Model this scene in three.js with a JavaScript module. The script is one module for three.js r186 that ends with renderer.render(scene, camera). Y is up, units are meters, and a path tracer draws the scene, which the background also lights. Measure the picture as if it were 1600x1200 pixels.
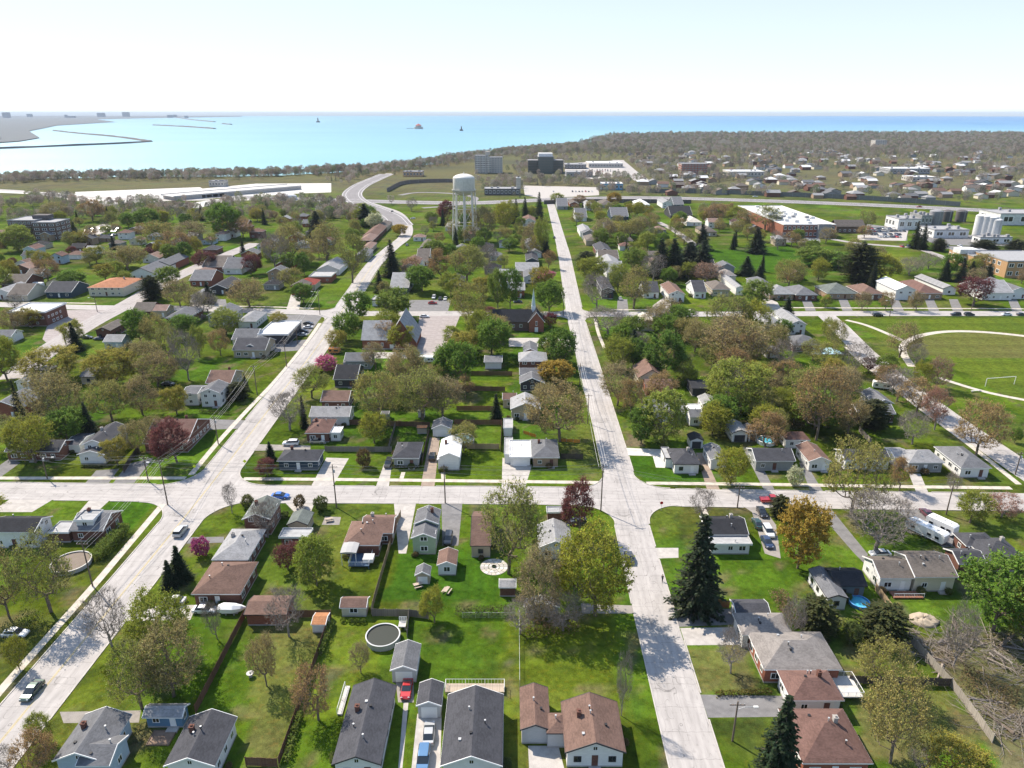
import * as THREE from 'three';
import { MarchingCubes } from 'three/addons/objects/MarchingCubes.js';
import { mergeGeometries } from 'three/addons/utils/BufferGeometryUtils.js';

// ------------------------------------------------------------------ camera, sky, sun, exposure
const scene = new THREE.Scene();
const camera = new THREE.PerspectiveCamera(56.79, 4 / 3, 1, 60000);
camera.position.set(0, 92, 0);
camera.rotation.set(-Math.atan(425 / 1110), 0, 0);
const renderer = new THREE.WebGLRenderer({ antialias: true });
renderer.toneMapping = THREE.LinearToneMapping;
renderer.toneMappingExposure = 2.0;
renderer.shadowMap.enabled = true;
const SUN = new THREE.Vector3(-0.70, 1.02, -0.64).normalize();
{
  const w = 1024, h = 512, a = new Float32Array(w * h * 4), d = new THREE.Vector3();
  for (let j = 0; j < h; j++) {
    const el = ((j + 0.5) / h - 0.5) * Math.PI;
    for (let i = 0; i < w; i++) {
      const az = ((i + 0.5) / w - 0.5) * 2 * Math.PI;
      d.set(Math.cos(el) * Math.cos(az), Math.sin(el), Math.cos(el) * Math.sin(az));
      const e = Math.max(0, el), air = Math.exp(-e / 0.27), ang = Math.acos(Math.min(1, d.dot(SUN)));
      const glow = 0.55 * Math.exp(-ang / 0.42), k = (j * w + i) * 4;
      let r = 0.10 + 0.42 * air + glow, g = 0.19 + 0.40 * air + glow * 0.97, b = 0.37 + 0.27 * air + glow * 0.9;
      if (el < 0) { r = 0.3; g = 0.32; b = 0.33; }
      a[k] = r; a[k + 1] = g; a[k + 2] = b; a[k + 3] = 1;
    }
  }
  const sky = new THREE.DataTexture(a, w, h, THREE.RGBAFormat, THREE.FloatType);
  sky.mapping = THREE.EquirectangularReflectionMapping; sky.magFilter = THREE.LinearFilter; sky.needsUpdate = true;
  scene.background = sky; scene.environment = sky;
}
const sun = new THREE.DirectionalLight(0xfff3e2, 4.2);
sun.position.copy(SUN).multiplyScalar(400).add(new THREE.Vector3(0, 0, -250)); sun.target.position.set(0, 0, -250);
sun.castShadow = true; sun.shadow.mapSize.set(4096, 4096);
Object.assign(sun.shadow.camera, { left: -420, right: 420, top: 420, bottom: -420, near: 1, far: 1200 });
scene.add(sun, sun.target);
scene.fog = new THREE.FogExp2(0xd3e3f6, 0.000036);

// ------------------------------------------------------------------ helpers
let seed = 12345;
const rnd = () => { seed = (seed * 1664525 + 1013904223) >>> 0; return seed / 4294967296; };
const rr = (a, b) => a + (b - a) * rnd();
const pick = (a) => a[Math.floor(rnd() * a.length)];
function hash(x, y) { let h = (x * 374761393 + y * 668265263) | 0; h = Math.imul(h ^ (h >>> 13), 1274126177); return ((h ^ (h >>> 16)) >>> 0) / 4294967296; }
function vnoise(x, y, per = 0) {
  const xi = Math.floor(x), yi = Math.floor(y), fx = x - xi, fy = y - yi, m = (v) => per ? ((v % per) + per) % per : v;
  const u = fx * fx * (3 - 2 * fx), v = fy * fy * (3 - 2 * fy);
  const a = hash(m(xi), m(yi)), b = hash(m(xi + 1), m(yi)), c = hash(m(xi), m(yi + 1)), d = hash(m(xi + 1), m(yi + 1));
  return a + (b - a) * u + (c - a) * v + (a - b - c + d) * u * v;
}
const fbm = (x, y, o = 4) => { let s = 0, a = 0.5, f = 1; for (let i = 0; i < o; i++) { s += a * vnoise(x * f + i * 17.3, y * f - i * 9.1); a *= 0.5; f *= 2; } return s / (1 - Math.pow(0.5, o)); };
function tex(w, h, fn, rep = null) {
  const a = new Uint8Array(w * h * 4);
  for (let j = 0; j < h; j++) for (let i = 0; i < w; i++) { const c = fn(i, j, i / w, j / h), k = (j * w + i) * 4; for (let q = 0; q < 3; q++) a[k + q] = Math.max(0, Math.min(255, (Array.isArray(c) ? c[q] : c) * 255)); a[k + 3] = 255; }
  const t = new THREE.DataTexture(a, w, h); t.wrapS = t.wrapT = THREE.RepeatWrapping; t.magFilter = THREE.LinearFilter; t.minFilter = THREE.LinearMipmapLinearFilter; t.generateMipmaps = true;
  if (rep) t.repeat.set(...rep); t.needsUpdate = true; return t;
}
const pn = (u, v, f, s = 0) => vnoise(u * f + s * f, v * f + s * f, f); // periodic noise on the unit square
const names = {};
function numbered(n) { const k = names[n] = (names[n] ?? -1) + 1; return k ? `${n}_${String(k).padStart(3, '0')}` : n; }
function tag(o, label, category, group) { o.userData.label = label; o.userData.category = category; if (group) o.userData.group = group; return o; }
function shade(o) { o.traverse((m) => { if (m.isMesh) { m.castShadow = true; m.receiveShadow = true; } }); return o; }
function top(name, x = 0, y = 0, z = 0, turn = 0) { const o = new THREE.Group(); o.name = numbered(name); o.position.set(x, y, z); o.rotation.y = turn; scene.add(o); return o; }
function mesh(name, geo, mat, parent = scene, x = 0, y = 0, z = 0) { const m = new THREE.Mesh(geo, mat); m.name = parent === scene ? numbered(name) : name; m.position.set(x, y, z); m.castShadow = m.receiveShadow = true; parent.add(m); return m; }
function structure(name, geo, mat) { const m = mesh(name, geo, mat); m.userData.kind = 'structure'; return m; }
class GB { // faces with texture coordinates in metres
  constructor() { this.p = []; this.n = []; this.t = []; this.c = []; this.col = null; }
  poly(pts, uvs) {
    const [a, b, c] = pts, ux = b[0] - a[0], uy = b[1] - a[1], uz = b[2] - a[2], vx = c[0] - a[0], vy = c[1] - a[1], vz = c[2] - a[2];
    let nx = uy * vz - uz * vy, ny = uz * vx - ux * vz, nz = ux * vy - uy * vx; const l = Math.hypot(nx, ny, nz) || 1; nx /= l; ny /= l; nz /= l;
    let tx = nz, tz = -nx; const q = Math.hypot(tx, tz); if (q < 0.02) { tx = 1; tz = 0; } else { tx /= q; tz /= q; }
    const bx = ny * tz, by = nz * tx - nx * tz, bz = -ny * tx;
    for (let i = 1; i + 1 < pts.length; i++) for (const k of [0, i, i + 1]) {
      const v = pts[k]; this.p.push(...v); this.n.push(nx, ny, nz);
      if (uvs) this.t.push(...uvs[k]); else this.t.push(v[0] * tx + v[2] * tz, v[0] * bx + v[1] * by + v[2] * bz);
      if (this.col) this.c.push(...this.col);
    }
    return this;
  }
  box(x0, x1, y0, y1, z0, z1) {
    this.poly([[x0, y0, z1], [x1, y0, z1], [x1, y1, z1], [x0, y1, z1]]); this.poly([[x1, y0, z0], [x0, y0, z0], [x0, y1, z0], [x1, y1, z0]]);
    this.poly([[x1, y0, z1], [x1, y0, z0], [x1, y1, z0], [x1, y1, z1]]); this.poly([[x0, y0, z0], [x0, y0, z1], [x0, y1, z1], [x0, y1, z0]]);
    this.poly([[x0, y1, z1], [x1, y1, z1], [x1, y1, z0], [x0, y1, z0]]); this.poly([[x0, y0, z0], [x1, y0, z0], [x1, y0, z1], [x0, y0, z1]]);
    return this;
  }
  beam(a, b, r, r2 = r, sides = 6) { // tapered round bar
    const A = new THREE.Vector3(...a), B = new THREE.Vector3(...b), d = B.clone().sub(A).normalize(), s = new THREE.Vector3(0, 1, 0); if (Math.abs(d.y) > 0.9) s.set(1, 0, 0);
    const u = s.clone().cross(d).normalize(), v = d.clone().cross(u), P = (c, k, rad) => { const t = k / sides * 2 * Math.PI; return [c.x + (u.x * Math.cos(t) + v.x * Math.sin(t)) * rad, c.y + (u.y * Math.cos(t) + v.y * Math.sin(t)) * rad, c.z + (u.z * Math.cos(t) + v.z * Math.sin(t)) * rad]; };
    for (let k = 0; k < sides; k++) this.poly([P(A, k, r), P(A, k + 1, r), P(B, k + 1, r2), P(B, k, r2)]);
    this.poly([...Array(sides).keys()].map((k) => P(B, k, r2))); return this;
  }
  get geo() { const g = new THREE.BufferGeometry(); g.setAttribute('position', new THREE.Float32BufferAttribute(this.p, 3)); g.setAttribute('normal', new THREE.Float32BufferAttribute(this.n, 3)); g.setAttribute('uv', new THREE.Float32BufferAttribute(this.t, 2)); if (this.c.length) g.setAttribute('color', new THREE.Float32BufferAttribute(this.c, 3)); return g; }
}
const C = (r, g, b) => new THREE.Color().setRGB(r, g, b);
const std = (o) => new THREE.MeshPhysicalMaterial({ roughness: 0.9, specularIntensity: 0.35, ...o });

// ------------------------------------------------------------------ survey of the place, in metres (x right, z towards the viewer)
const ROADS = [["right_street",8.1,[[27.7,110.4],[27.7,-73.6],[28.1,-122.7],[29.3,-179.1],[29.9,-245.3],[30.5,-325.1],[33.1,-404.8],[35.9,-484.5],[38.6,-625.6],[41.6,-785.1]]],
["avenue",10,[[-80.3,110.4],[-80.1,-73.6],[-79.7,-122.7],[-79.7,-171.7],[-81,-239.2],[-81.6,-279.7],[-84.6,-355.7],[-89.5,-458.8],[-87.1,-521.3],[-84.6,-565.5],[-93.4,-633.9],[-114.2,-710.6],[-140.7,-761.3],[-170.4,-819.5],[-191.5,-901.5],[-201.3,-983],[-198.9,-1090.6],[-197,-1184.5]]],
["cross_street",8.8,[[-520,-162.6],[-240,-162.6],[-133.1,-162.6],[-66,-160.9],[0,-160.3],[49,-159],[81.3,-158],[126.2,-157],[220.8,-153.9],[515.2,-149.7]]],
["second_cross_street",8.6,[[-515.2,-368],[-404.8,-368],[-294.4,-358.2],[-219.6,-348.7],[-160.4,-346.2],[-113.7,-340.1],[-75.1,-336.5],[-31.3,-336.5],[31.2,-335.3],[93.5,-335.3],[156.4,-336.5],[250.2,-336.5],[515.2,-333.7]]],
["park_road",8.6,[[152.3,-334.1],[149.7,-312.2],[144.2,-277],[141.5,-245.6],[140.4,-213.9],[140.7,-184.9],[140.9,-167.7]]],
["back_street",11,[[-184.3,-245.6],[-190.3,-270.5],[-195.9,-312.2],[-197.4,-359],[-200.7,-398.4],[-198.7,-467.3],[-192.2,-535.9]]],
["far_lane",6,[[134.3,-497],[135.5,-550.2],[134.1,-615.3],[130.6,-645.5]]],
["school_drive",6,[[291,-458.8],[293.3,-497],[291.4,-514.5],[259.5,-535.9],[245,-559.1]]],
["highway",30,[[-368,-858.7],[-111.8,-795.2],[-41.6,-789.4],[43.1,-819.5],[147,-838.6],[283.5,-807.2],[402.1,-761.3],[505.2,-715.4],[858.7,-662.4]]],
["highway_ramp",24,[[-199.1,-1171.9],[-201.7,-1079.9],[-202.1,-974.2],[-190.9,-872.5],[-165.1,-789.4],[-137.4,-735.1],[-113.6,-683.1],[-97.4,-626.3]]],
["plaza_ramp",14,[[-834.9,-957.1],[-646,-924.5],[-507.5,-851.8],[-395.5,-819.5],[-287.6,-819.5]]],
["far_parkway",22,[[186.9,-1059.1],[196,-1223.8],[209.2,-1410.3],[216.7,-1526]]],
["interchange_loop",8,[[-91.9,-745.4],[-67,-761.3],[-48.2,-783.6],[-44.4,-845.2],[-77.6,-886.7],[-117.3,-894.1],[-132.6,-865.5]]]];
const INT = [[28.88,-159.53,4.05,4.4,8.5],[-79.7,-161.25,5.0,4.4,9.5],[30.83,-335.31,4.05,4.3,6],[-83.87,-337.32,5.0,4.3,8]];
const KERB = [[[31.83,19.2],[31.83,8],[31.83,-3.2],[31.83,-14.4],[31.83,-25.6],[31.83,-36.8],[31.83,-48],[31.83,-59.2],[31.83,-70.4],[31.9,-81.6],[31.95,-88.1]],[[31.99,-93.7],[32.09,-105],[32.1,-106.6]],[[32.17,-115.4],[32.31,-126.6],[32.43,-132.3]],[[32.54,-137.1],[32.73,-146]],[[33.31,-173.4],[33.46,-182.3]],[[33.51,-187.9],[33.61,-199.2],[33.72,-210.5],[33.82,-221.9],[33.92,-233.2],[34.02,-244.5],[34.11,-255.7],[34.19,-267],[34.28,-278.3],[34.36,-289.6],[34.45,-300.9],[34.53,-312.2],[34.61,-321.8]],[[35.42,-349.1],[35.78,-360.4],[36.15,-371.7],[36.52,-382.9],[36.89,-394.2],[37.26,-405.5],[37.65,-416.7],[38.05,-428],[38.44,-439.3],[38.84,-450.5],[39.24,-461.8],[39.63,-473.1],[40.03,-484.4],[40.24,-495.6],[40.46,-506.9],[40.67,-518.1],[40.7,-519.7]],[[-75.12,19.2],[-75.11,8],[-75.1,-3.2],[-75.08,-14.4],[-75.07,-25.6],[-75.06,-36.8],[-75.05,-48],[-75.04,-59.2],[-75.02,-70.4],[-74.95,-81.6],[-74.86,-92.9],[-74.77,-104.1],[-74.71,-111.4]],[[-74.67,-117],[-74.62,-128.3],[-74.62,-139.6],[-74.62,-147.6]],[[-74.68,-175],[-74.88,-185.5]],[[-74.99,-191.1],[-75.21,-202.3],[-75.43,-213.6],[-75.64,-224.8],[-75.86,-236.1],[-76.04,-247.4],[-76.21,-258.7],[-76.38,-270.1],[-76.59,-281.5],[-77.03,-292.7],[-77.47,-303.9],[-77.91,-315.1],[-78.23,-323.1]],[[-79.3,-350.3],[-79.79,-361.5],[-80.32,-372.7],[-80.86,-383.9],[-81.39,-395.1],[-81.92,-406.3],[-82.45,-417.5],[-82.98,-428.7],[-83.51,-439.9],[-84.05,-451],[-84.3,-461.8],[-83.87,-473],[-83.44,-484.2],[-83.01,-495.5],[-82.85,-499.5]],[[-209.46,-158.1],[-198.2,-158.1],[-186.95,-158.1],[-175.7,-158.1],[-164.45,-158.1],[-153.19,-158.1],[-141.94,-158.1],[-130.79,-158.1],[-128.36,-158]],[[-116.24,-157.7],[-107.34,-157.5]],[[-101.68,-157.3],[-94.41,-157.1]],[[-65.24,-156.4],[-57.19,-156.3]],[[-49.14,-156.3],[-37.87,-156.2],[-29.82,-156.1]],[[-23.38,-156],[-17.75,-156]],[[-12.11,-155.9],[-0.85,-155.8],[10.32,-155.5],[15.14,-155.4]],[[42.45,-154.7],[53.71,-154.4],[57.74,-154.2]],[[62.59,-154.1],[73.89,-153.7],[74.7,-153.7]],[[79.55,-153.6],[90.82,-153.3],[94.03,-153.2]],[[102.05,-153.1],[113.27,-152.8],[124.5,-152.6],[135.67,-152.2],[146.9,-151.8],[158.12,-151.5],[169.34,-151.1],[180.57,-150.7],[191.79,-150.4],[203.02,-150],[214.24,-149.6]],[[146.51,-322.4],[145.12,-311.3],[143.37,-300.1],[141.62,-288.9],[139.85,-277.5],[138.87,-266.1],[137.9,-254.8],[137.04,-243.3],[136.64,-231.9],[136.25,-220.6],[136.07,-209],[136.19,-197.7],[136.3,-186.5],[136.43,-175],[136.49,-170.1]],[[-182.18,-342.7],[-170.98,-342.3],[-160.16,-341.8],[-148.89,-340.3],[-137.62,-338.8],[-126.34,-337.3],[-115.07,-335.9],[-103.65,-334.8],[-99.63,-334.4]],[[-69.42,-332.1],[-58.07,-332.1],[-46.71,-332.1],[-45.09,-332.1]],[[-24.97,-332],[-13.76,-331.8],[-2.54,-331.6],[8.68,-331.4],[17.49,-331.2]],[[44.15,-330.9],[55.47,-330.9],[66.8,-330.9],[78.13,-330.9],[89.45,-330.9],[100.84,-331.1],[112.13,-331.3],[123.42,-331.5],[134.71,-331.7],[137.94,-331.8]],[[166.02,-332.1],[177.24,-332.1],[188.47,-332.1],[199.69,-332.1],[210.92,-332.1],[222.14,-332.1],[233.36,-332.1],[244.59,-332.1],[255.76,-332.1],[266.97,-331.9],[278.17,-331.8],[289.38,-331.7]],[[23.57,19.2],[23.57,8],[23.57,-3.2],[23.57,-14.4],[23.57,-25.6],[23.57,-36.8],[23.57,-48],[23.57,-59.2],[23.57,-70.4],[23.64,-81.7],[23.73,-93],[23.82,-104.2],[23.9,-113.9]],[[23.92,-117.1],[24.09,-128.4],[24.33,-139.7],[24.47,-146.2]],[[25.05,-173.5],[25.22,-184.8],[25.32,-196.1],[25.43,-207.4],[25.53,-218.7],[25.63,-230],[25.73,-241.3],[25.82,-252.6],[25.91,-263.9],[25.99,-275.2],[26.08,-286.4],[26.16,-297.7],[26.25,-309],[26.33,-320.3],[26.35,-321.9]],[[27.16,-349.4],[27.53,-360.7],[27.9,-371.9],[28.26,-383.2],[28.63,-394.5],[29,-405.8],[29.4,-417],[29.79,-428.3],[30.19,-439.6],[30.58,-450.8],[30.98,-462.1],[31.38,-473.4],[31.77,-484.6],[31.99,-495.8],[32.2,-507],[32.42,-518.3],[32.45,-519.9]],[[-85.28,20],[-85.27,8.8],[-85.26,-2.4],[-85.25,-13.6],[-85.23,-24.8],[-85.22,-36],[-85.21,-47.2],[-85.2,-58.4],[-85.18,-69.6],[-85.12,-80.9],[-85.03,-92.2],[-84.94,-103.4],[-84.85,-114.7],[-84.78,-125.9],[-84.78,-137.2],[-84.78,-147.6]],[[-84.84,-174.8],[-85.06,-186.1],[-85.27,-197.3],[-85.34,-200.5]],[[-85.49,-208.6],[-85.71,-219.8],[-85.92,-231.1],[-86.13,-242.4],[-86.3,-253.7],[-86.46,-265],[-86.63,-276.4],[-86.99,-287.5],[-87.43,-298.7],[-87.88,-309.9],[-88.32,-321.1],[-88.44,-324.3]],[[-89.52,-351.5],[-90.02,-362.7],[-90.55,-373.8],[-91.08,-385],[-91.61,-396.2],[-92.14,-407.4],[-92.68,-418.6],[-93.21,-429.8],[-93.74,-441],[-94.27,-452.2],[-94.39,-463.8],[-93.96,-475],[-93.53,-486.2],[-93.1,-497.5],[-93.01,-499.9]],[[-209.46,-167.1],[-198.2,-167.1],[-186.95,-167.1],[-175.7,-167.1],[-164.45,-167.1],[-153.19,-167.1],[-141.94,-167.1],[-130.56,-167],[-119.24,-166.7],[-107.93,-166.4],[-96.61,-166.2],[-94.18,-166.1]],[[-65.15,-165.4],[-53.89,-165.3],[-53.08,-165.3]],[[-46.64,-165.2],[-36.18,-165.1]],[[-32.15,-165.1],[-24.11,-165]],[[-20.08,-165],[-8.81,-164.9],[-3.18,-164.8]],[[4.14,-164.7],[15.38,-164.4]],[[42.69,-163.6],[50.75,-163.4]],[[54.79,-163.3],[65.29,-163]],[[68.52,-162.9],[77.4,-162.6]],[[81.42,-162.5],[92.62,-162.2],[103.85,-162],[104.65,-162]],[[108.66,-161.9],[119.89,-161.6],[128.75,-161.4]],[[152.8,-160.6],[164.03,-160.2],[175.25,-159.9],[186.47,-159.5],[197.7,-159.1],[208.92,-158.8],[214.53,-158.6]],[[155.4,-323],[154.04,-311.6],[152.28,-300.3],[150.53,-289.1],[148.78,-277.9],[147.73,-267],[146.76,-255.7],[145.85,-244.6],[145.45,-233.3],[145.06,-221.9],[144.81,-210.7],[144.93,-199.4],[145.05,-188.2],[145.17,-176.8],[145.25,-170.2]],[[-182.62,-351.5],[-171.42,-351],[-164.22,-350.7]],[[-155,-349.9],[-151.78,-349.5]],[[-150.17,-349.3],[-138.9,-347.8],[-127.63,-346.3],[-116.35,-344.9],[-113.21,-344.5]],[[-107.66,-343.9],[-98.82,-343.1]],[[-69.42,-340.9],[-58.07,-340.9],[-46.71,-340.9],[-35.36,-340.9],[-24,-340.7],[-12.79,-340.5],[-1.57,-340.3],[9.65,-340.1],[17.66,-339.9]],[[44.15,-339.7],[51.43,-339.7]],[[57.9,-339.7],[69.23,-339.7]],[[78.94,-339.7],[90.26,-339.7],[101.48,-339.8],[112.77,-340],[124.06,-340.3],[135.35,-340.5],[140.19,-340.6]],[[164.42,-340.9],[175.64,-340.9],[186.86,-340.9],[198.09,-340.9],[209.31,-340.9],[220.54,-340.9],[231.76,-340.9],[242.98,-340.9],[254.25,-340.8],[265.46,-340.7],[276.67,-340.6],[287.87,-340.5],[289.48,-340.5]]];
const DRIVES = [["g",[[-74.3,-89.7],[-61.1,-90],[-60.2,-87.5],[-72.3,-87.4]]],
["c",[[-76.8,-116.3],[-63,-116.8],[-62.4,-112.3],[-75.2,-112]]],
["c",[[-18.1,-92],[-17.3,-92],[-16.3,-76.6],[-16.9,-76.6]]],
["c",[[-15.5,-89.3],[-11.5,-89],[-10.6,-76.6],[-15,-76.6]]],
["g",[[-20.3,-97.1],[-17.1,-97.1],[-16.4,-91.7],[-19,-91.7]]],
["c",[[2.5,-83],[7.2,-83],[8.2,-76.6],[2.6,-76.6]]],
["a",[[32.2,-115.6],[43.1,-115.6],[44,-111.1],[31.8,-110.3]]],
["c",[[32.1,-110],[44.1,-110.2],[43.2,-105.4],[32.1,-105.3]]],
["a",[[31.8,-93.4],[46.4,-93.1],[44.8,-88.7],[31.9,-88.5]]],
["g",[[13.8,-117.3],[24.3,-116.6],[24.2,-114.2],[13.8,-114.2]]],
["a",[[-142.9,-181.1],[-138.1,-178.6],[-137.9,-167.1],[-143,-167.1]]],
["a",[[-114.3,-173.9],[-108.5,-174.8],[-107.1,-166.8],[-113.3,-166.8]]],
["a",[[-107.5,-177.7],[-102.2,-181.6],[-100.3,-166.8],[-105.9,-166.5]]],
["c",[[-127.6,-159.3],[-116.5,-159.1],[-118.2,-152.1],[-128.5,-152.1]]],
["c",[[-107.4,-159],[-102.1,-159],[-102.2,-151.7],[-106.6,-151.7]]],
["a",[[-74.5,-141],[-66.8,-141.2],[-65.9,-138.8],[-74.3,-138.4]]],
["a",[[-97,-208.7],[-82.8,-207.7],[-81.7,-201.6],[-93.8,-200.7]]],
["c",[[-52.9,-181.6],[-46.4,-181.1],[-47.2,-165.1],[-52.9,-165.1]]],
["c",[[-35.8,-177.7],[-33.6,-177.7],[-32.4,-164.9],[-35.8,-164.9]]],
["t",[[-24.9,-194.9],[-21.8,-194.9],[-20.4,-164.8],[-24,-164.8]]],
["c",[[-2.7,-181.6],[5.6,-177.2],[3.4,-164.1],[-2.7,-164.1]]],
["c",[[-29.9,-157.1],[-24.2,-156.9],[-23.6,-134.5],[-25.3,-134.5]]],
["a",[[-17.8,-156.7],[-12.5,-156.6],[-12.2,-137.6],[-15.8,-137.6]]],
["g",[[-77.4,-190.5],[-59.5,-189.4],[-58.8,-186.5],[-77.2,-185.9]]],
["c",[[-58,-157.5],[-49.8,-157.1],[-49.5,-151.4],[-53,-151.4]]],
["w",[[32.4,-188],[45.3,-186.7],[44.7,-175.3],[39.9,-175.6],[40.3,-182.6],[32.8,-183.1]]],
["t",[[53.2,-184.7],[55.3,-184.7],[54.2,-162.4],[50.8,-162.6]]],
["a",[[67.7,-188.3],[70.5,-188.3],[68.4,-162],[65.6,-162.2]]],
["c",[[31.8,-136.7],[37.6,-136.7],[36.8,-132.9],[31.8,-132.6]]],
["g",[[57.4,-155.6],[62.5,-155.2],[63,-146.3],[59.3,-132.6],[56.4,-134.5],[59.1,-152.1]]],
["a",[[80.7,-178.6],[82.5,-178.6],[80.7,-161.6],[77.4,-161.7]]],
["a",[[75.3,-154.8],[79.2,-154.4],[79.3,-134.2],[76.9,-130.9],[76.4,-134.5]]],
["a",[[94.7,-153.6],[101.7,-153.6],[104,-137.6],[97.4,-136.8],[96.6,-146.3]]],
["c",[[108.1,-172],[111.2,-172],[107.6,-161.1],[104.5,-161.2]]],
["p",[[-45,-336.5],[-25,-336.5],[-27.7,-267.9],[-40.1,-277]]],
["c",[[-60.4,-277],[-28.1,-276],[-28.8,-268.9],[-58.2,-268.9]]],
["a",[[-119.9,-335],[-91.7,-334.1],[-90,-301.7],[-97.4,-304.2]]],
["a",[[-102.3,-288.9],[-88.1,-294.6],[-87.3,-279.1],[-97.2,-277]]],
["c",[[-1.4,-296.5],[24.4,-296.5],[24.9,-283.4],[-1.3,-284.3]]],
["a",[[-53.7,-363.4],[-31.9,-363.4],[-31.7,-341],[-51,-341]]],
["p",[[-228.4,-343.1],[-191.4,-344],[-191.1,-314.3],[-187.5,-286.7],[-191.7,-282.3],[-203.6,-294.6]]],
["c",[[71.6,-351.9],[82.2,-372],[84.4,-372],[78.8,-339.5],[69.4,-339.5]]],
["a",[[55.6,-365.1],[60.6,-365.1],[57.5,-339.5],[51.6,-339.5]]],
["c",[[134.5,-372],[137.4,-358.4],[133.7,-341],[121.9,-341]]],
["a",[[152.4,-365.1],[157,-365.1],[150.7,-341.9],[145.5,-341.9]]],
["a",[[171.8,-365.1],[176.4,-365.1],[168.9,-341.9],[163.8,-341.9]]],
["a",[[198.7,-365.1],[203.3,-365.1],[194.3,-341.9],[189.2,-341.9]]],
["a",[[217.2,-365.1],[221.9,-365.1],[211.8,-341.9],[206.6,-341.9]]],
["a",[[229.9,-365.1],[234.5,-365.1],[223.7,-341.9],[218.5,-341.9]]],
["a",[[261,-365.1],[265.6,-365.1],[253,-341.9],[247.9,-341.9]]],
["a",[[-169.2,-365.1],[-166.5,-368.5],[-153.6,-347.1],[-162.4,-347.1]]],
["a",[[-154.9,-365.1],[-150.7,-365.1],[-144,-349.3],[-151.2,-349.3]]],
["c",[[-119.3,-375.6],[-113.6,-375.6],[-106.1,-344],[-112.5,-344]]],
["c",[[276.3,-573],[334.7,-606.4],[301,-546.6],[266,-550.2]]],
["a",[[214.7,-565.2],[242.5,-565.2],[233.3,-539.5],[206.7,-539.5]]],
["a",[[312.4,-633.9],[333.3,-606.4],[302.3,-546.6],[277.9,-565.2]]],
["c",[[-332.5,-550.2],[-333.8,-615.3],[-360.3,-633.9],[-352,-589.3]]],
["c",[[15,-983],[113.2,-961.3],[103.2,-865.5],[34.7,-832.1],[15.2,-865.5]]],
["c",[[101.6,-1428.4],[229.9,-1526],[177.3,-1135.7],[112.6,-1079.9],[81.3,-1135.7]]],
["w",[[-677.3,-940.5],[-512.7,-874.2],[-425.6,-901.5],[-351.8,-1010.2],[-250.6,-1017.3],[-222.1,-897.8],[-277.1,-879.5],[-343,-832.1],[-414.8,-786.5],[-484.6,-808.7],[-566.2,-874.2],[-650.2,-901.5]]],
["w",[[-360.7,-758.6],[-250.2,-1017.3],[-222.6,-901.5],[-269.4,-879.5],[-310.1,-832.1],[-321.8,-745.4]]],
["w",[[-537.9,-901.5],[-408.7,-961.3],[-374.3,-901.5],[-427.4,-758.6],[-487.2,-816.3]]],
["a",[[324.1,-581],[374.9,-573],[370.6,-522.3],[314.5,-529.1]]],
["a",[[308.4,-522.3],[345.7,-525.7],[339.6,-515.8],[306.5,-512.6]]]];
const WALKS = [[1.6,[[-148.4,-169.8],[-137.8,-169.5],[-111.9,-169.5],[-87.8,-169.5]]],[1.6,[[-72.2,-169.1],[-41.2,-168.6],[-3.4,-167.7],[23,-167]]],[1.6,[[35.7,-166.7],[67.7,-166],[104.3,-164.8],[130.8,-164.1]]],[1.6,[[-86.8,-87.6],[-87.1,-94.2],[-87.1,-104.7],[-87,-122.6],[-87.3,-137.7],[-87.7,-155.8]]],[1.6,[[-87.2,-171.3],[-87.7,-191.3],[-87.5,-215.5],[-86.8,-243.6],[-87.7,-285.6],[-89.6,-319.6]]],[1.6,[[140.1,-283.8],[137.7,-265],[137,-245.6],[135.6,-216.6],[135.5,-194.8],[135.1,-183.2],[134.1,-166]]],[1.4,[[39.6,-327.3],[38.5,-304.2],[38.6,-281.2]]],[1.6,[[132.2,-348.1],[192.8,-346.8],[256.3,-345.6]]],[1.6,[[49.4,-343.7],[89.3,-343.7]]],[1.6,[[-258.7,-359],[-214.2,-356.4]]],[1.6,[[-163.1,-352.5],[-116.3,-348.7],[-99.5,-346.2]]],[2.4,[[158.2,-325.1],[163.2,-317.5],[167.5,-299.3],[168.3,-292.8]]],[3,[[154.7,-259],[160.5,-277],[168.3,-290],[180.7,-300.3],[195.3,-306.1],[209.4,-305.7],[225.2,-299.3],[233.9,-291.8]]],[2.2,[[158.1,-246.9],[164.2,-235.8],[169.4,-229.7],[181.1,-221]]],[1.2,[[47.6,-155.2],[47.5,-150.6]]],[1.1,[[-29.7,-169.1],[-29.7,-172.8]]],[1.1,[[-18.4,-168.8],[-18.9,-172.8]]]];
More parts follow.
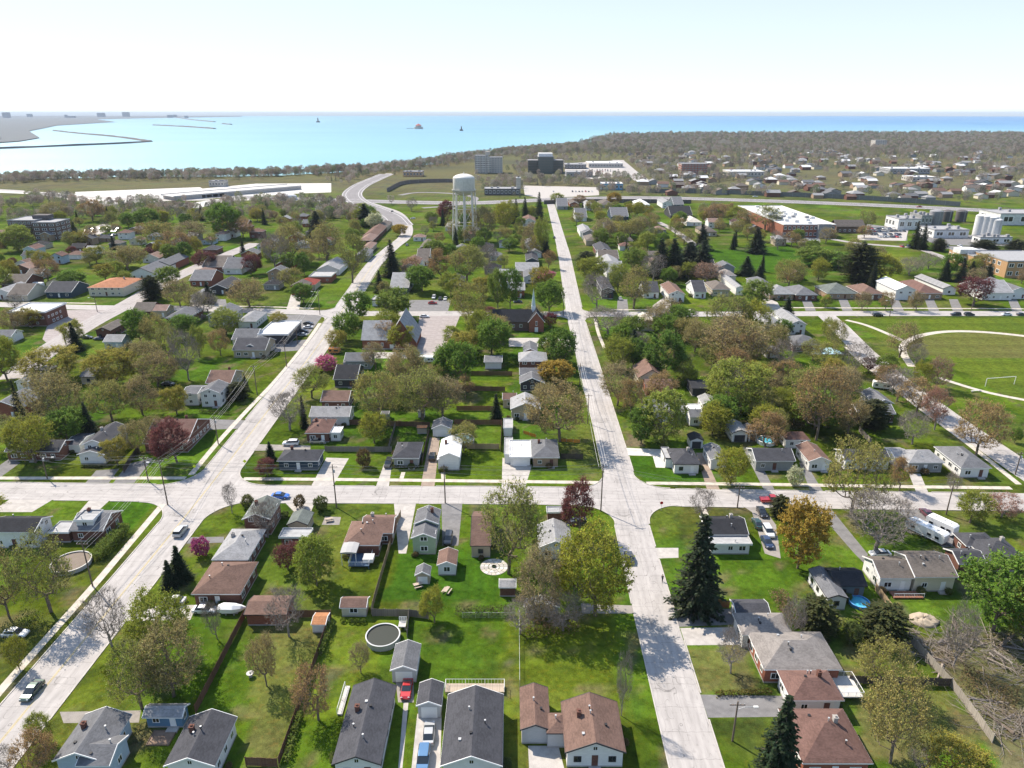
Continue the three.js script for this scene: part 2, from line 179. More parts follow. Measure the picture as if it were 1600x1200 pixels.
const HOUSES = [["pale blue cross-gabled house with grey shingles at the bottom left corner","house",-63.6,-81.6,2,[[0,0,7.4,8.7,3.2,1.62,"z",6,1,"cv"],[2.7,2.4,5,5.5,3.2,1.2,"x",6,1,"v"]]],
["blue shed with a mottled pale grey roof behind the pale blue house","shed",-55.4,-87.6,2,[[0,0,6.4,2.9,2.3,0.9,"x",7,2,""]]],
["white house with dark grey gable roof beside the long brown fence","house",-46.9,-81,2,[[0,0,7.5,9.1,3.1,1.65,"z",0,0,"cvv"]]],
["long grey-roofed white house with roof vents and a side deck, lower middle","house",-22.7,-84.4,2,[[0,0,7.2,15.3,3.1,1.59,"z",0,0,"cvvv"]]],
["grey gabled garage with a white door facing the red car","garage",-18.6,-99.2,2,[[0,0,4.6,6.5,2.6,1,"z",10,1,"g"]]],
["small grey garage with dark roof beside the large dark-roofed house","garage",-13.4,-90.7,2,[[0,0,4.1,5,2.6,0.91,"z",10,0,"g"]]],
["large dark-roofed white house with a railed back deck, lower middle","house",-5.9,-83.3,2,[[0,0,9.1,13.7,3.1,1.99,"z",0,0,"vvv"]]],
["beige shed with brown roof by the grey board fence","shed",-30.8,-114.7,2,[[0,0,5.3,3.5,2.2,0.9,"x",1,3,""]]],
["tiny white and rust-topped shed in the corner of the brown fence","shed",-36.4,-110.2,2,[[0,0,2.8,3.5,1.9,0.5,"x",0,12,"n"]]],
["brick garage with low brown roof behind the twin brown fences","garage",-46.9,-113.2,2,[[0,0,8.2,5.8,2.7,0.9,"x",2,3,"n"]]],
["brown-roofed white house with attached carport beside the right-hand street, bottom","house",12.4,-83.7,2,[[0,0,9.1,9.8,3.1,2.01,"z",0,3,"cvvv"],[-8.8,-3.8,4.7,8.7,2.9,1.03,"z",10,3,"vn"],[-5.5,-0.8,3.2,4,2.9,0.7,"h",10,3,"n"]]],
["pale grey garage half hidden among bare trees left of the right-hand street","garage",5.8,-113.9,2,[[0,0,7,2.4,2.5,1.1,"z",10,1,"n"]]],
["large beige hip-roofed house with two blocks, lower right","house",49.7,-100.4,2,[[0,0,13.4,9.5,3.1,2.18,"h",2,6,"vvv"],[-3.2,-6.9,9.4,6.1,3.1,1.39,"h",0,6,"vv"]]],
["small red-brown hip-roofed house with white deck right of it, lower right","house",49.4,-92.2,2,[[0,0,8.6,6.7,3.1,1.53,"h",0,4,"vvc"]]],
["brick bungalow with a broad red-brown hip roof at the bottom edge, right","house",47.5,-82,2,[[0,0,10.3,10.2,3.2,2.35,"h",2,4,"cvv"]]],
["low grey-roofed white garage at the end of the grey driveway right of the street","garage",46,-112.9,2,[[0,0,6.7,4.3,2.6,0.8,"x",0,0,"g"]]],
["long dark-roofed brick bungalow with end chimney left of the white gabled house","house",-134.8,-183.2,1,[[0,0,15.4,7.8,2.9,1.72,"x",3,0,"c"]]],
["dark-roofed side garage behind the long brick bungalow","garage",-126.4,-188.2,1,[[0,0,4.4,8,2.6,0.7,"x",0,0,"n"]]],
["tall white gabled house with black shutters and low porch gable, left","house",-117.4,-186.2,2,[[0,0,6.5,12.7,4.8,1.43,"z",0,0,"c"],[0.3,7.1,7.9,3.5,2.9,1.2,"z",0,0,"p"]]],
["red-brown roofed brick ranch house behind the purple tree beside the avenue","house",-99.8,-193.3,2,[[0,0,12.9,17.6,2.9,3.88,"x",3,4,"cv"]]],
["white house with black gable roof at the left edge below the cross street","house",-112,-139.6,2,[[0,0,10.9,6.8,4.3,1.51,"x",0,5,""]]],
["brick house with a boxy white dormer and red chimney beside the tall hedge","house",-96.9,-143.3,2,[[0,0,7.9,8.9,3.0,1.97,"x",3,1,"c"],[-0.7,1.2,4.4,4.5,4.9,0.3,"f",0,1,""],[-6.2,2.3,4.7,4.7,2.5,0.2,"f",3,2,"n"]]],
["brown hip-roofed brick house right of the avenue spruces","house",-58.5,-121.5,2,[[0,0,9.7,10.8,3.0,2.23,"h",3,3,"vv"]]],
["grey hip-roofed brick house behind the brown hip-roofed one by the avenue","house",-60,-133.6,2,[[0,0,7.8,12,3.0,1.8,"h",3,2,"cv"]]],
["grey-green roofed gabled brick house on the corner below the cross street","house",-59,-146,2,[[0,0,6.6,8.7,4.2,1.44,"z",3,7,"c"]]],
["grey-green roofed little garage beside the corner gabled house","garage",-49.8,-144.8,2,[[0,0,5,5.6,2.5,1.1,"z",11,7,"n"]]],
["flat grey-roofed brick annex left of the yellow-green willow","garage",-48.9,-138.1,2,[[0,0,6.8,3.7,2.8,0.25,"f",3,2,""]]],
["L-shaped brown-roofed brick house with a blue back deck","house",-33.2,-138,2,[[0,0,8.1,9.9,3.0,1.87,"h",3,3,"vvv"],[2.6,-3.7,7.4,7.9,3.0,1.74,"x",3,3,"c"]]],
["green gabled house with stepped grey roof and white windows","house",-19.5,-137.8,2,[[0,0,5.6,7.8,4.2,1.22,"z",8,1,""],[0.1,-3.9,5.6,6.2,4.9,1.23,"z",8,1,"c"]]],
["white garage with brown gable roof in front of the green house","garage",-13.8,-129,2,[[0,0,4.2,5.4,2.5,0.93,"z",0,3,""]]],
["tan garden shed with grey roof below the green house","shed",-18.6,-124.9,2,[[0,0,3.2,3.1,2.1,0.9,"z",11,1,"g"]]],
["weathered dark shed by the pale stone circle","shed",-0.9,-120.7,2,[[0,0,3.5,3,2.2,0.7,"x",3,2,"n"]]],
["navy blue bungalow with grey hip roof above the cross street","house",-58.6,-177.1,2,[[0,0,11.3,7.1,2.9,1.64,"h",5,0,"cv"]]],
["red-brown hip-roofed brick house with a white sunroom near the avenue","house",-57.8,-196.5,2,[[0,0,7.3,10.3,3.0,1.67,"h",3,4,"cv"],[5.1,2.1,3.3,4.4,2.6,0.2,"f",0,8,""]]],
["grey cottage with dark hip roof and tiny dormer above the cross street","house",-29.3,-180.2,2,[[0,0,7.5,10.2,3.0,1.74,"h",9,0,"v"]]],
["white house with a bright white gable roof above the cross street","house",-17.2,-179.2,2,[[0,0,6.1,11.4,4.0,1.35,"z",0,8,"c"],[-1.5,3.8,3.7,2.7,3.0,0.9,"z",0,8,""]]],
["white garage with mossy roof behind the white-roofed house","garage",-21.3,-198.1,2,[[0,0,6,5.9,2.7,1.33,"z",0,1,"g"]]],
["small orange-topped garden shed left of the mossy garage","shed",-27.5,-198.5,2,[[0,0,3.3,2.1,1.9,0.5,"x",11,12,"n"]]],
["little white shed under the olive trees above the orange-topped shed","shed",-29.2,-210.8,2,[[0,0,2.3,2.1,1.9,0.6,"z",0,2,"n"]]],
["low grey shed under the olive trees left of the little white shed","shed",-40.6,-209.7,2,[[0,0,2.6,2.6,1.8,0.5,"x",9,1,"n"]]],
["tan brick house with grey hip roof and white flat carport above the cross street","house",9.3,-181.3,2,[[0,0,7.6,11.8,3.0,1.75,"h",4,1,"c"],[-7,0,6.1,10.8,2.7,0.25,"f",0,8,"g"]]],
["white two-part annex left of the flat white carport","garage",-1.2,-199.2,2,[[0,0,2.9,7.2,2.6,0.2,"f",0,14,"g"],[0.2,15.8,2.4,10.9,2.6,0.2,"f",0,1,"g"]]],
["house with pale weathered gable roof beneath the trees on the corner","house",9.5,-136.6,2,[[0,0,7.5,9.3,3.1,1.66,"z",0,2,"v"]]],
["small dark flat outbuilding left of the purple tree by the corner","shed",10.3,-149.1,2,[[0,0,4,2.7,2.3,0.2,"f",3,1,"n"]]],
["brown-roofed cottage mostly hidden by the big olive tree","house",-6.9,-140,2,[[0,0,4.6,14.4,3.0,3.16,"x",11,3,""]]],
["black-roofed white house with wide grey rear porch roof right of the large spruce","house",48.7,-141,2,[[0,0,9.2,7.9,3.1,1.74,"x",0,5,"cvv"],[-0.2,5.2,9.2,3.9,2.6,0.25,"f",0,2,""]]],
["white bungalow with black hip roof on the corner beyond the intersection","house",47.4,-176.3,2,[[0,0,7.3,9.7,3.0,1.69,"h",0,0,"cv"],[-4,-2.5,2.2,7,2.7,0.2,"f",0,1,"g"]]],
["white gabled garage with black door behind the white corner bungalow","garage",53.9,-189.4,2,[[0,0,4.1,4.4,2.6,0.9,"z",0,5,"gd"]]],
["white bungalow with grey roof, next right of the corner bungalow","house",56.7,-178.4,2,[[0,0,4.8,9,3.0,1.06,"z",0,1,"v"]]],
["grey-roofed white double garage with black doors near the blue pool","garage",67.8,-195.6,2,[[0,0,5,8.1,2.9,1.1,"z",0,2,"gd"],[4,0.5,2.6,6.4,2.7,0.58,"z",0,1,"gd"]]],
["grey-roofed brick house with white eaves facing the cross street below the pool","house",71.9,-177.4,2,[[0,0,11,8.2,3.0,1.8,"x",9,0,"p"]]],
["brown-roofed white house with yellow porch posts by the cross street","house",84,-178.1,2,[[0,0,6.3,10.2,3.0,1.39,"z",0,3,""]]],
["small white back house with brown hip roof beside the blue pool","garage",83.2,-190,2,[[0,0,7.2,5.8,2.8,1.32,"h",0,4,""]]],
["white house with dark roof behind the large budding roadside tree","house",97.3,-177.3,2,[[0,0,12.7,7.1,3.0,1.56,"x",0,0,""]]],
["grey-roofed bungalow with a white side wing right of the budding tree","house",112.7,-176.4,2,[[0,0,9.8,8,3.0,1.84,"h",9,2,"v"],[-4.9,-2.7,4.2,6.2,2.8,0.9,"x",0,2,""]]],
["long grey-roofed white house on the far right corner by the park road","house",124.2,-175.9,2,[[0,0,8.3,13.2,3.0,1.92,"h",0,1,"vv"]]],
["taupe-roofed white house with a back porch, left half of the twin-roofed pair","house",78.5,-124.8,2,[[0,0,7.2,7.8,3.2,1.72,"x",0,9,"v"]]],
["cream house with dark taupe roof and basement windows beside the taupe-roofed one","house",86.3,-125.4,2,[[0,0,8.9,9.4,3.6,2.07,"x",1,9,"vvv"]]],
["rambling dark grey multi-hip roofed house behind the bright green trees, right","house",97.1,-129,2,[[0,0,6.1,5.8,3.0,1.27,"x",3,0,"vv"],[8.1,-2.7,8.9,8.5,3.0,1.96,"h",3,0,"c"],[6.2,-6.4,7.4,5.3,3.0,1.21,"h",3,0,""]]],
["slate-sided house with stepped dark roofs beside the blue kiddie pool","house",68.2,-121.7,2,[[0,0,6.4,6.3,3.0,1.39,"x",12,5,""],[-4.3,1.9,4.2,9.6,2.8,0.8,"z",0,1,""]]],
["grey-roofed white ranch behind the red-brown brick house by the avenue","house",-57.1,-207.6,2,[[0,0,12.7,8.5,3.0,1.87,"x",0,2,"v"]]],
["maroon brick ranch with brown roof right of the bare avenue tree","house",-58.4,-220.8,1,[[0,0,9.4,9.5,3.0,2.08,"x",3,3,""]]],
["black-roofed dark house with dormer beside the magenta tree","house",-59.4,-243.7,1,[[0,0,8.6,14.4,3.0,3.18,"x",13,5,"c"],[0.5,-16.7,10.5,9.2,3.2,2.02,"x",9,1,""]]],
["grey-roofed workshop behind the bright green trees","garage",-7.2,-260,1,[[0,0,7,8.5,2.8,0.8,"x",0,1,"n"]]],
["white flat-roofed shop with dark glass front beside the avenue","shop",-100.7,-297.1,1,[[0,0,12.9,21,4.2,0.6,"f",14,8,"n"]]],
["grey house with dark spruces at the avenue corner below the shop","house",-105,-276.3,1,[[0,0,13.4,13.8,3.2,3.04,"x",11,0,""]]],
["small white house with grey roof left of the white shop","house",-120.3,-318.8,1,[[0,0,8.7,16.5,3.2,2,"h",0,2,""]]],
["two-storey grey house with grey gable roof facing the back lawns","house",-133.4,-320.4,1,[[0,0,11.7,14.1,5.2,2.57,"z",9,1,""]]],
["white ell-shaped house with grey roof below the white shop","house",-112.2,-290.5,1,[[0,0,10.4,13.2,3.0,2.91,"x",0,1,""],[7,12.6,7.4,12.9,3.2,1.63,"z",0,1,""]]],
["brown-roofed tan house behind the white two-storey avenue house","house",-103.2,-239.1,1,[[0,0,9,12.4,3.0,2.73,"x",11,3,"c"]]],
["white two-storey house with grey gable roof left of the avenue","house",-100.2,-222.8,1,[[0,0,7.1,8.9,5.0,1.55,"z",0,1,""],[-7.2,-0.9,5.4,8.1,4.2,0.9,"x",0,1,""]]],
["two-storey brick building with white flat roof at the left edge","building",-221.7,-322.6,1,[[0,0,17.5,16.8,6.4,0.5,"f",3,8,"v"]]],
["navy cottage with grey gables across from the brick flat-roofed building","house",-239.9,-376.6,0,[[0,0,14.2,17.7,3.0,3.89,"x",5,0,"v"]]],
["large cream house with terracotta pyramid roof by the far left junction","house",-216.5,-382.7,0,[[0,0,19.3,23.3,4.6,2.6,"h",1,10,"c"]]],
["red-roofed brick house left of the avenue beyond the junction","house",-110.4,-410.3,0,[[0,0,13.1,13.6,3.4,0.4,"f",2,11,""],[-3.5,19.1,11.2,12.4,3.0,2.58,"h",1,11,""]]],
["grey gabled house behind the red-roofed brick house","house",-110.8,-436.6,0,[[0,0,14,25.7,3.2,3.09,"z",0,2,""]]],
["white farmhouse with brown gable roof right of the tall avenue spruce","house",-61.2,-433.5,0,[[0,0,10,28.2,5.6,2.2,"z",0,3,""]]],
["blue-grey cottage with pale roof below the white farmhouse","house",-60.9,-389.9,1,[[0,0,10.4,25.8,3.2,5.68,"x",5,2,""]]],
["white low house with black windows on the avenue corner","house",-68.2,-354.4,1,[[0,0,5.7,9.3,3.2,0.3,"f",0,2,""]]],
["dark brick two-storey house with grey hip roof left of the street","house",7.9,-256.9,1,[[0,0,10.9,10.6,4.6,2.44,"h",3,2,""],[-0.7,-11.6,5.6,10.7,4.6,1.24,"z",3,1,""]]],
["grey twin-gabled house just below the dark brick house left of the street","house",7.4,-243.7,1,[[0,0,9.5,6.8,3.4,1.5,"x",9,1,""],[-0.3,7.5,9,6.9,3.0,1.98,"z",13,1,""]]],
["tan house with grey roof beside the large bronze street tree","house",4.3,-212.8,2,[[0,0,9.7,9.6,3.6,2.13,"z",11,2,""]]],
["dark cottage with low gable behind the tan house","house",-0.8,-220.5,2,[[0,0,4.8,5.7,3.0,1.26,"x",11,3,""]]],
["steep brown-roofed cream house right of the street in the trees","house",49.6,-242.7,1,[[0,0,9.9,13,3.6,3.2,"z",1,3,""],[1.2,10.6,9.6,8.8,3.0,1.93,"x",2,3,""]]],
["white house with pale roof facing the second cross street right of the corner","house",60.7,-313.2,1,[[0,0,8.2,13.3,3.4,1.81,"z",0,14,""]]],
["black little garage among yards right of the street","garage",65.1,-232.6,1,[[0,0,6,8.8,2.8,0.8,"x",13,5,"gd"]]],
["white back house with grey roof beside the yards right of the street","house",64.6,-217,1,[[0,0,5.2,7,3.0,1.15,"z",0,2,""],[-6.3,5.3,5.4,4.7,2.8,0.2,"f",1,8,""]]],
["grey back cottage half hidden by the light green trees","house",57.5,-206.3,2,[[0,0,4.2,6.4,3.0,1.4,"x",0,1,""]]],
["white house seen through the light green tree right of the street","house",48.4,-211.5,2,[[0,0,12.1,11.3,3.2,2.49,"x",0,2,""]]],
["grey gabled house with white gable end beside the park road","house",119.9,-216.6,1,[[0,0,6.4,10.5,4.2,1.42,"z",10,1,""],[-4.9,7,12.1,7.9,3.0,1.73,"x",3,1,""]]],
["white tall house with pale roof at the park road corner","house",125.6,-311.1,1,[[0,0,7.9,21.3,4.8,1.75,"z",0,2,""]]],
["grey hip-roofed house left of the white barn-roofed one","house",116.7,-311.3,1,[[0,0,9.2,15.8,3.2,2.12,"h",0,2,""]]],
["dark hip-roofed house beside the pale blue pool cover","house",120.6,-282.6,1,[[0,0,11.4,11.6,3.0,2.61,"h",3,1,""]]],
["white low shed under the bronze trees left of the dark hip house","shed",104.3,-273.3,1,[[0,0,5.7,8.3,2.6,0.7,"x",0,1,"n"]]],
["grey hip bungalow with red porch in the row facing the park","house",141.2,-371.5,1,[[0,0,13.2,16.3,3.0,3.04,"h",4,2,"v"]]],
["dark hip bungalow in the row facing the park","house",153.6,-370.7,0,[[0,0,11.7,18.1,3.0,2.68,"h",3,1,"v"]]],
["green-grey hip bungalow in the row facing the park","house",173.4,-373.7,0,[[0,0,16,17.2,3.0,3.67,"h",4,7,"v"]]],
["brown hip bungalow in the row facing the park","house",188.9,-372.9,0,[[0,0,12.5,19,3.0,2.88,"h",3,3,"v"]]],
["tall white gabled house in the row facing the park","house",205.5,-374.3,0,[[0,0,10.8,22.5,5.2,2.38,"z",0,8,"v"]]],
["red-brown hip bungalow in the row facing the park","house",219.3,-377.4,0,[[0,0,13.8,26.2,3.2,3.18,"h",4,4,"v"]]],
["white side-gabled house in the row facing the park","house",235.2,-389.1,0,[[0,0,7.7,29.7,3.4,1.7,"z",0,2,"v"]]],
["pale grey porch house in the row facing the park","house",253.8,-373.4,0,[[0,0,16.3,21,3.8,4.63,"x",0,2,"v"]]],
["grey end house in the row facing the park","house",266.5,-378,0,[[0,0,10.9,25.3,3.8,2.4,"z",0,1,"v"]]],
["dark gabled house on the far side of the second cross street","house",50.4,-380,1,[[0,0,6.7,28.8,4.6,1.48,"z",13,0,""]]],
["black-roofed cottage on the far side of the second cross street","house",73.5,-375.1,1,[[0,0,8.6,17.2,3.4,3.79,"x",0,0,""]]],
["white porch house with brown roof on the far side of the second cross street","house",84.9,-369.2,1,[[0,0,8.9,22.1,4.2,1.96,"z",0,3,""]]],
["dark-roofed white cottage on the far side of the second cross street","house",99.2,-376.1,1,[[0,0,6.9,19.2,3.4,4.22,"x",0,0,""]]],
["tan hip house on the far side of the second cross street","house",111.6,-380,1,[[0,0,10,17.5,3.6,2.31,"h",11,9,""]]],
["cream house by the field on the far side of the second cross street","house",124.7,-408.8,0,[[0,0,7.8,14.5,4.4,1.79,"h",1,6,""]]],
["narrow white house on the far side of the second cross street","house",122.1,-388.5,0,[[0,0,4.3,29.8,4.0,0.94,"z",0,2,""]]],
["grey hip house by the round tree on the far side of the second cross street","house",138,-389.8,0,[[0,0,9.6,19.9,3.4,2.2,"h",9,1,""]]],
["grey-roofed row house in the left-hand blocks","house",-175.8,-404.1,0,[[0,0,12.6,19.1,3.2,4.2,"x",2,1,""]]],
["dark gabled row house in the left-hand blocks","house",-158.3,-385.8,0,[[0,0,10.3,21.4,3.2,2.27,"z",13,0,""]]],
["grey-white row garage in the left-hand blocks","house",-164,-366.9,0,[[0,0,5.8,12.4,2.8,1.28,"z",0,2,""]]],
["brown-roofed yard house in the left-hand blocks","house",-176.7,-335.2,1,[[0,0,9.5,13.5,3.0,2.98,"x",3,9,""]]],
["grey rear house in the left-hand blocks","house",-152.7,-321.3,1,[[0,0,10.9,16.9,4.2,2.51,"h",3,1,""]]],
["pink-roofed house in the left-hand blocks","house",-168.6,-333.6,1,[[0,0,7.3,9,3.2,1.97,"x",11,13,""]]],
["dark brick yard house in the left-hand blocks","house",-176.9,-301.5,1,[[0,0,6.9,13.7,3.6,1.52,"z",3,9,""]]],
["long beige house in the left-hand blocks","house",-257,-370.2,0,[[0,0,10.8,18.9,3.0,4.16,"x",1,9,""]]],
["white-walled left edge house in the left-hand blocks","house",-267.7,-372.9,0,[[0,0,12.1,17.4,3.0,2.65,"z",0,2,""]]],
["dark low roof house in the left-hand blocks","house",-275.8,-394.6,0,[[0,0,13.2,18.2,3.0,4.01,"x",3,9,""]]],
["grey left edge bungalow in the left-hand blocks","house",-216.7,-292.5,1,[[0,0,8.8,8.2,3.0,1.81,"x",0,1,""]]],
["white hidden house in the left-hand blocks","house",-169.7,-238.1,1,[[0,0,5,16.6,4.6,1.1,"z",0,2,""]]],
["hidden grey garage in the left-hand blocks","house",-153,-244.7,1,[[0,0,5.9,9.8,2.8,2.17,"x",11,1,""]]],
["white tree-side cottage in the left-hand blocks","house",-165.5,-285.1,1,[[0,0,7.9,9,3.0,1.98,"x",6,2,""]]],
["dark gable cottage in the left-hand blocks","house",-217.4,-426.7,0,[[0,0,15,30,3.6,3.3,"z",0,1,""]]],
["grey farm cottage in the left-hand blocks","house",-215.9,-447.2,0,[[0,0,11.8,28.4,4.0,2.59,"z",2,1,""]]],
["brown ranch by the purple tree in the left-hand blocks","house",-182.7,-444.4,0,[[0,0,15.7,22.7,3.0,5,"x",3,9,""]]],
["white ranch by the purple tree in the left-hand blocks","house",-169.4,-437.4,0,[[0,0,11.6,22.2,3.4,4.87,"x",0,1,""]]],
["grey slab-roofed house left of the street near the pink tree","house",9.1,-428.6,0,[[0,0,14.3,16.6,3.2,3.64,"x",11,2,""]]],
["small grey gabled house left of the street near the pink tree","house",10.1,-410.6,0,[[0,0,7.3,17.5,3.4,1.61,"z",0,1,""]]],
["pale house left of the pink tree left of the street near the pink tree","house",-2,-400.2,0,[[0,0,10.2,23,3.6,5.06,"x",0,2,""]]],
["brick street house left of the street near the pink tree","house",3,-373.8,1,[[0,0,7.8,13,4.2,2.86,"x",2,2,""]]],
["brown-gabled far house beyond the second cross street","house",14.5,-629.8,0,[[0,0,12.1,24.7,4.4,2.65,"z",0,3,""]]],
["blue-green far house beyond the second cross street","house",12.7,-460.3,0,[[0,0,8.1,24.5,4.0,1.78,"z",5,0,""]]],
["grey far row house beyond the second cross street","house",14.1,-521.4,0,[[0,0,9.8,17.1,3.4,2.15,"z",0,1,""]]],
["second grey far row house beyond the second cross street","house",15.3,-504.8,0,[[0,0,9.5,16.1,3.4,2.09,"z",0,0,""]]],
["white far house beyond the second cross street","house",77.2,-742.1,0,[[0,0,8.8,30,4.6,1.94,"z",0,2,""]]],
["tan far house beyond the second cross street","house",97.3,-758.8,0,[[0,0,14.7,30,3.4,3.39,"h",11,9,""]]],
["white hip far house beyond the second cross street","house",133.6,-753.7,0,[[0,0,13.8,30,4.0,3.18,"h",0,8,""]]],
["white tall far house beyond the second cross street","house",158.9,-758.7,0,[[0,0,10.6,30,5.0,2.34,"z",0,2,""]]],
["dark far cottage beyond the second cross street","house",171.3,-762.1,0,[[0,0,10.7,30,3.0,6.6,"x",12,1,""]]],
["black ranch beyond the lane beyond the second cross street","house",156.6,-683.4,0,[[0,0,20.7,30,3.0,6.6,"x",13,5,""]]],
["white low far house beyond the second cross street","house",157.5,-634.9,0,[[0,0,13.8,24.7,3.0,3.18,"h",0,14,""]]],
["brown far house by the spruces beyond the second cross street","house",156.5,-580,0,[[0,0,12,25.1,3.4,2.76,"h",11,9,""]]],
["tan hip street house beyond the second cross street","house",59.4,-536,0,[[0,0,10.6,21.6,3.6,2.43,"h",11,9,""]]],
["tan porch street house beyond the second cross street","house",84.7,-536,0,[[0,0,9.4,21.6,3.6,2.16,"h",11,9,""]]],
["dark gable street house beyond the second cross street","house",62.6,-493.3,0,[[0,0,10.8,27.8,3.8,2.37,"z",3,0,""]]],
["brown ridge street house beyond the second cross street","house",62.4,-466,0,[[0,0,13.4,19.4,3.4,4.27,"x",0,9,""]]],
["white street house beyond the second cross street","house",61.3,-445.3,0,[[0,0,12.8,25.5,3.6,2.81,"z",0,2,""]]],
["second white street house beyond the second cross street","house",60.5,-423.3,0,[[0,0,10.3,23.2,3.6,5.11,"x",0,2,""]]],
["pale blue-roofed far house beyond the second cross street","house",58.2,-579.9,0,[[0,0,9.4,30,3.8,2.08,"z",0,2,""]]],
["grey far shed house beyond the second cross street","house",62.2,-664.5,0,[[0,0,10.8,30,3.4,6.6,"x",0,1,""]]],
["long grey-roofed far house beyond the second cross street","house",98.2,-672.7,0,[[0,0,16,30,3.0,6.6,"x",5,1,""]]],
["maroon far cottage beyond the second cross street","house",64.6,-768.9,0,[[0,0,9.9,30,3.0,2.19,"z",2,9,""]]],
["grey far end house beyond the second cross street","house",50.8,-747.2,0,[[0,0,11.3,30,3.2,6.6,"x",9,1,""]]],
["first brown terrace house near the upper bend of the avenue","house",-108.1,-540.3,0,[[0,0,10.6,25.5,3.2,2.45,"h",3,13,""]]],
["second brown terrace house near the upper bend of the avenue","house",-108.9,-563.9,0,[[0,0,11.7,29.2,3.2,2.68,"h",3,3,""]]],
["third brown terrace house near the upper bend of the avenue","house",-109.1,-586.9,0,[[0,0,11.5,28.1,3.2,2.64,"h",3,3,""]]],
["fourth brown terrace house near the upper bend of the avenue","house",-108.3,-608.5,0,[[0,0,10.6,29.2,3.2,2.43,"h",11,9,""]]],
["near tan terrace house near the upper bend of the avenue","house",-101.5,-506.7,0,[[0,0,7.2,23.9,3.2,1.66,"h",11,13,""]]],
["grey near terrace house near the upper bend of the avenue","house",-99.3,-476.7,0,[[0,0,8.9,21.7,3.4,1.96,"z",9,1,""]]],
["brown house by the tower near the upper bend of the avenue","house",-61.2,-510.4,0,[[0,0,6.7,29.6,3.6,1.47,"z",3,9,""]]],
["grey porch house by the tower near the upper bend of the avenue","house",-50.2,-608.9,0,[[0,0,10.6,30,3.2,2.43,"h",0,2,""]]],
["white van-side house by the tower near the upper bend of the avenue","house",-57.2,-464.9,0,[[0,0,8.5,26.1,3.0,5.74,"x",0,9,""]]],
["grey-roofed left house near the upper bend of the avenue","house",-178.2,-522.4,0,[[0,0,8,30,3.2,1.75,"z",0,1,""]]],
["tan brick hip-roofed house with dark grey roof right of the dark brick apartment block","house",-309.5,-545.1,0,[[0,0,10.8,8.3,2.9,1.91,"h",4,0,"v"]]],
["pale blue front-gabled house with red-brown roof left of the white water tower","house",-137,-531.8,0,[[0,0,8.8,9.7,2.9,2.02,"z",6,4,"v"]]],
["grey hip-roofed house with dark grey roof in front of the dark brick apartment block","house",-387.4,-458.6,0,[[0,0,11.8,10.5,2.9,2.42,"h",9,0,"v"]]],
["white front-gabled house with pale grey roof left of the white water tower","house",-152.1,-516.1,0,[[0,0,9,8.5,3.1,2.07,"z",0,2,"v"]]],
["pale blue front-gabled house with red-brown roof behind the terracotta-roofed house","house",-295.2,-462.3,0,[[0,0,8.7,8.2,4.8,2.01,"z",6,4,"v"]]],
["brick front-gabled house with grey roof behind the terracotta-roofed house","house",-176,-479.4,0,[[0,0,11.7,9.4,3.1,2.7,"z",2,1,"v"]]],
["white front-gabled house with pinkish brown roof behind the terracotta-roofed house","house",-235.7,-467,0,[[0,0,11.6,10.9,2.9,2.66,"z",0,13,"v"]]],
["pale blue side-gabled house with taupe roof left of the terracotta-roofed house","house",-281.7,-418.6,0,[[0,0,9,10,2.9,2.29,"x",6,9,"v"]]],
["dark brick side-gabled house with black roof right of the dark brick apartment block","house",-304.7,-503.5,0,[[0,0,10.2,11.2,2.9,2.57,"x",3,5,"v"]]],
["dark brick hip-roofed house with red-brown roof left of the avenue bend","house",-199.6,-563,0,[[0,0,11.1,9.2,4.8,2.12,"h",3,4,"v"]]],
["tan hip-roofed house with dark grey roof left of the white water tower","house",-143.7,-504.2,0,[[0,0,11.8,9.4,2.9,2.17,"h",11,0,"v"]]],
["cream hip-roofed house with black roof in front of the dark brick apartment block","house",-340.6,-516.6,0,[[0,0,11.1,9.6,2.9,2.21,"h",1,5,"v"]]],
["grey hip-roofed house with taupe roof right of the dark brick apartment block","house",-286.6,-518.6,0,[[0,0,9,9.7,3.4,2.07,"h",9,9,"v"]]],
["dark brick front-gabled house with dark grey roof in front of the dark brick apartment block","house",-360.3,-439.2,0,[[0,0,8.5,11.3,3.4,1.96,"z",3,0,"v"]]],
["tan front-gabled house with pinkish brown roof in front of the dark brick apartment block","house",-361.9,-465.1,0,[[0,0,10.6,9.3,2.9,2.45,"z",11,13,"v"]]],
["white side-gabled house with pale grey roof right of the dark brick apartment block","house",-289.3,-493.3,0,[[0,0,8.9,10.5,3.1,2.42,"x",0,2,"v"]]],
["pale blue hip-roofed house with grey roof right of the dark brick apartment block","house",-275.1,-553.6,0,[[0,0,10.6,8.4,3.1,1.93,"h",6,1,"v"]]],
["tan front-gabled house with grey roof in front of the dark brick apartment block","house",-384.1,-533.2,0,[[0,0,9.8,10.5,3.4,2.26,"z",11,1,"v"]]],
["brick hip-roofed house with pinkish brown roof right of the terracotta-roofed house","house",-184.1,-422.1,0,[[0,0,10.2,10.8,2.9,2.34,"h",2,13,"v"]]],
["dark brick front-gabled house with pinkish brown roof left of the terracotta-roofed house","house",-298.3,-432.6,0,[[0,0,11.7,11,2.9,2.69,"z",3,13,"v"]]],
["brick front-gabled house with pale grey roof left of the terracotta-roofed house","house",-339.1,-407.3,0,[[0,0,11.9,11.4,4.8,2.75,"z",2,2,"v"]]],
["dark brick front-gabled house with pale grey roof behind the terracotta-roofed house","house",-252.4,-502.4,0,[[0,0,8.6,8.1,4.8,1.98,"z",3,2,"v"]]],
["brick front-gabled house with taupe roof behind the white flat-roofed shop","house",-113.9,-377.4,0,[[0,0,9.8,8.9,4.8,2.25,"z",2,9,"v"]]],
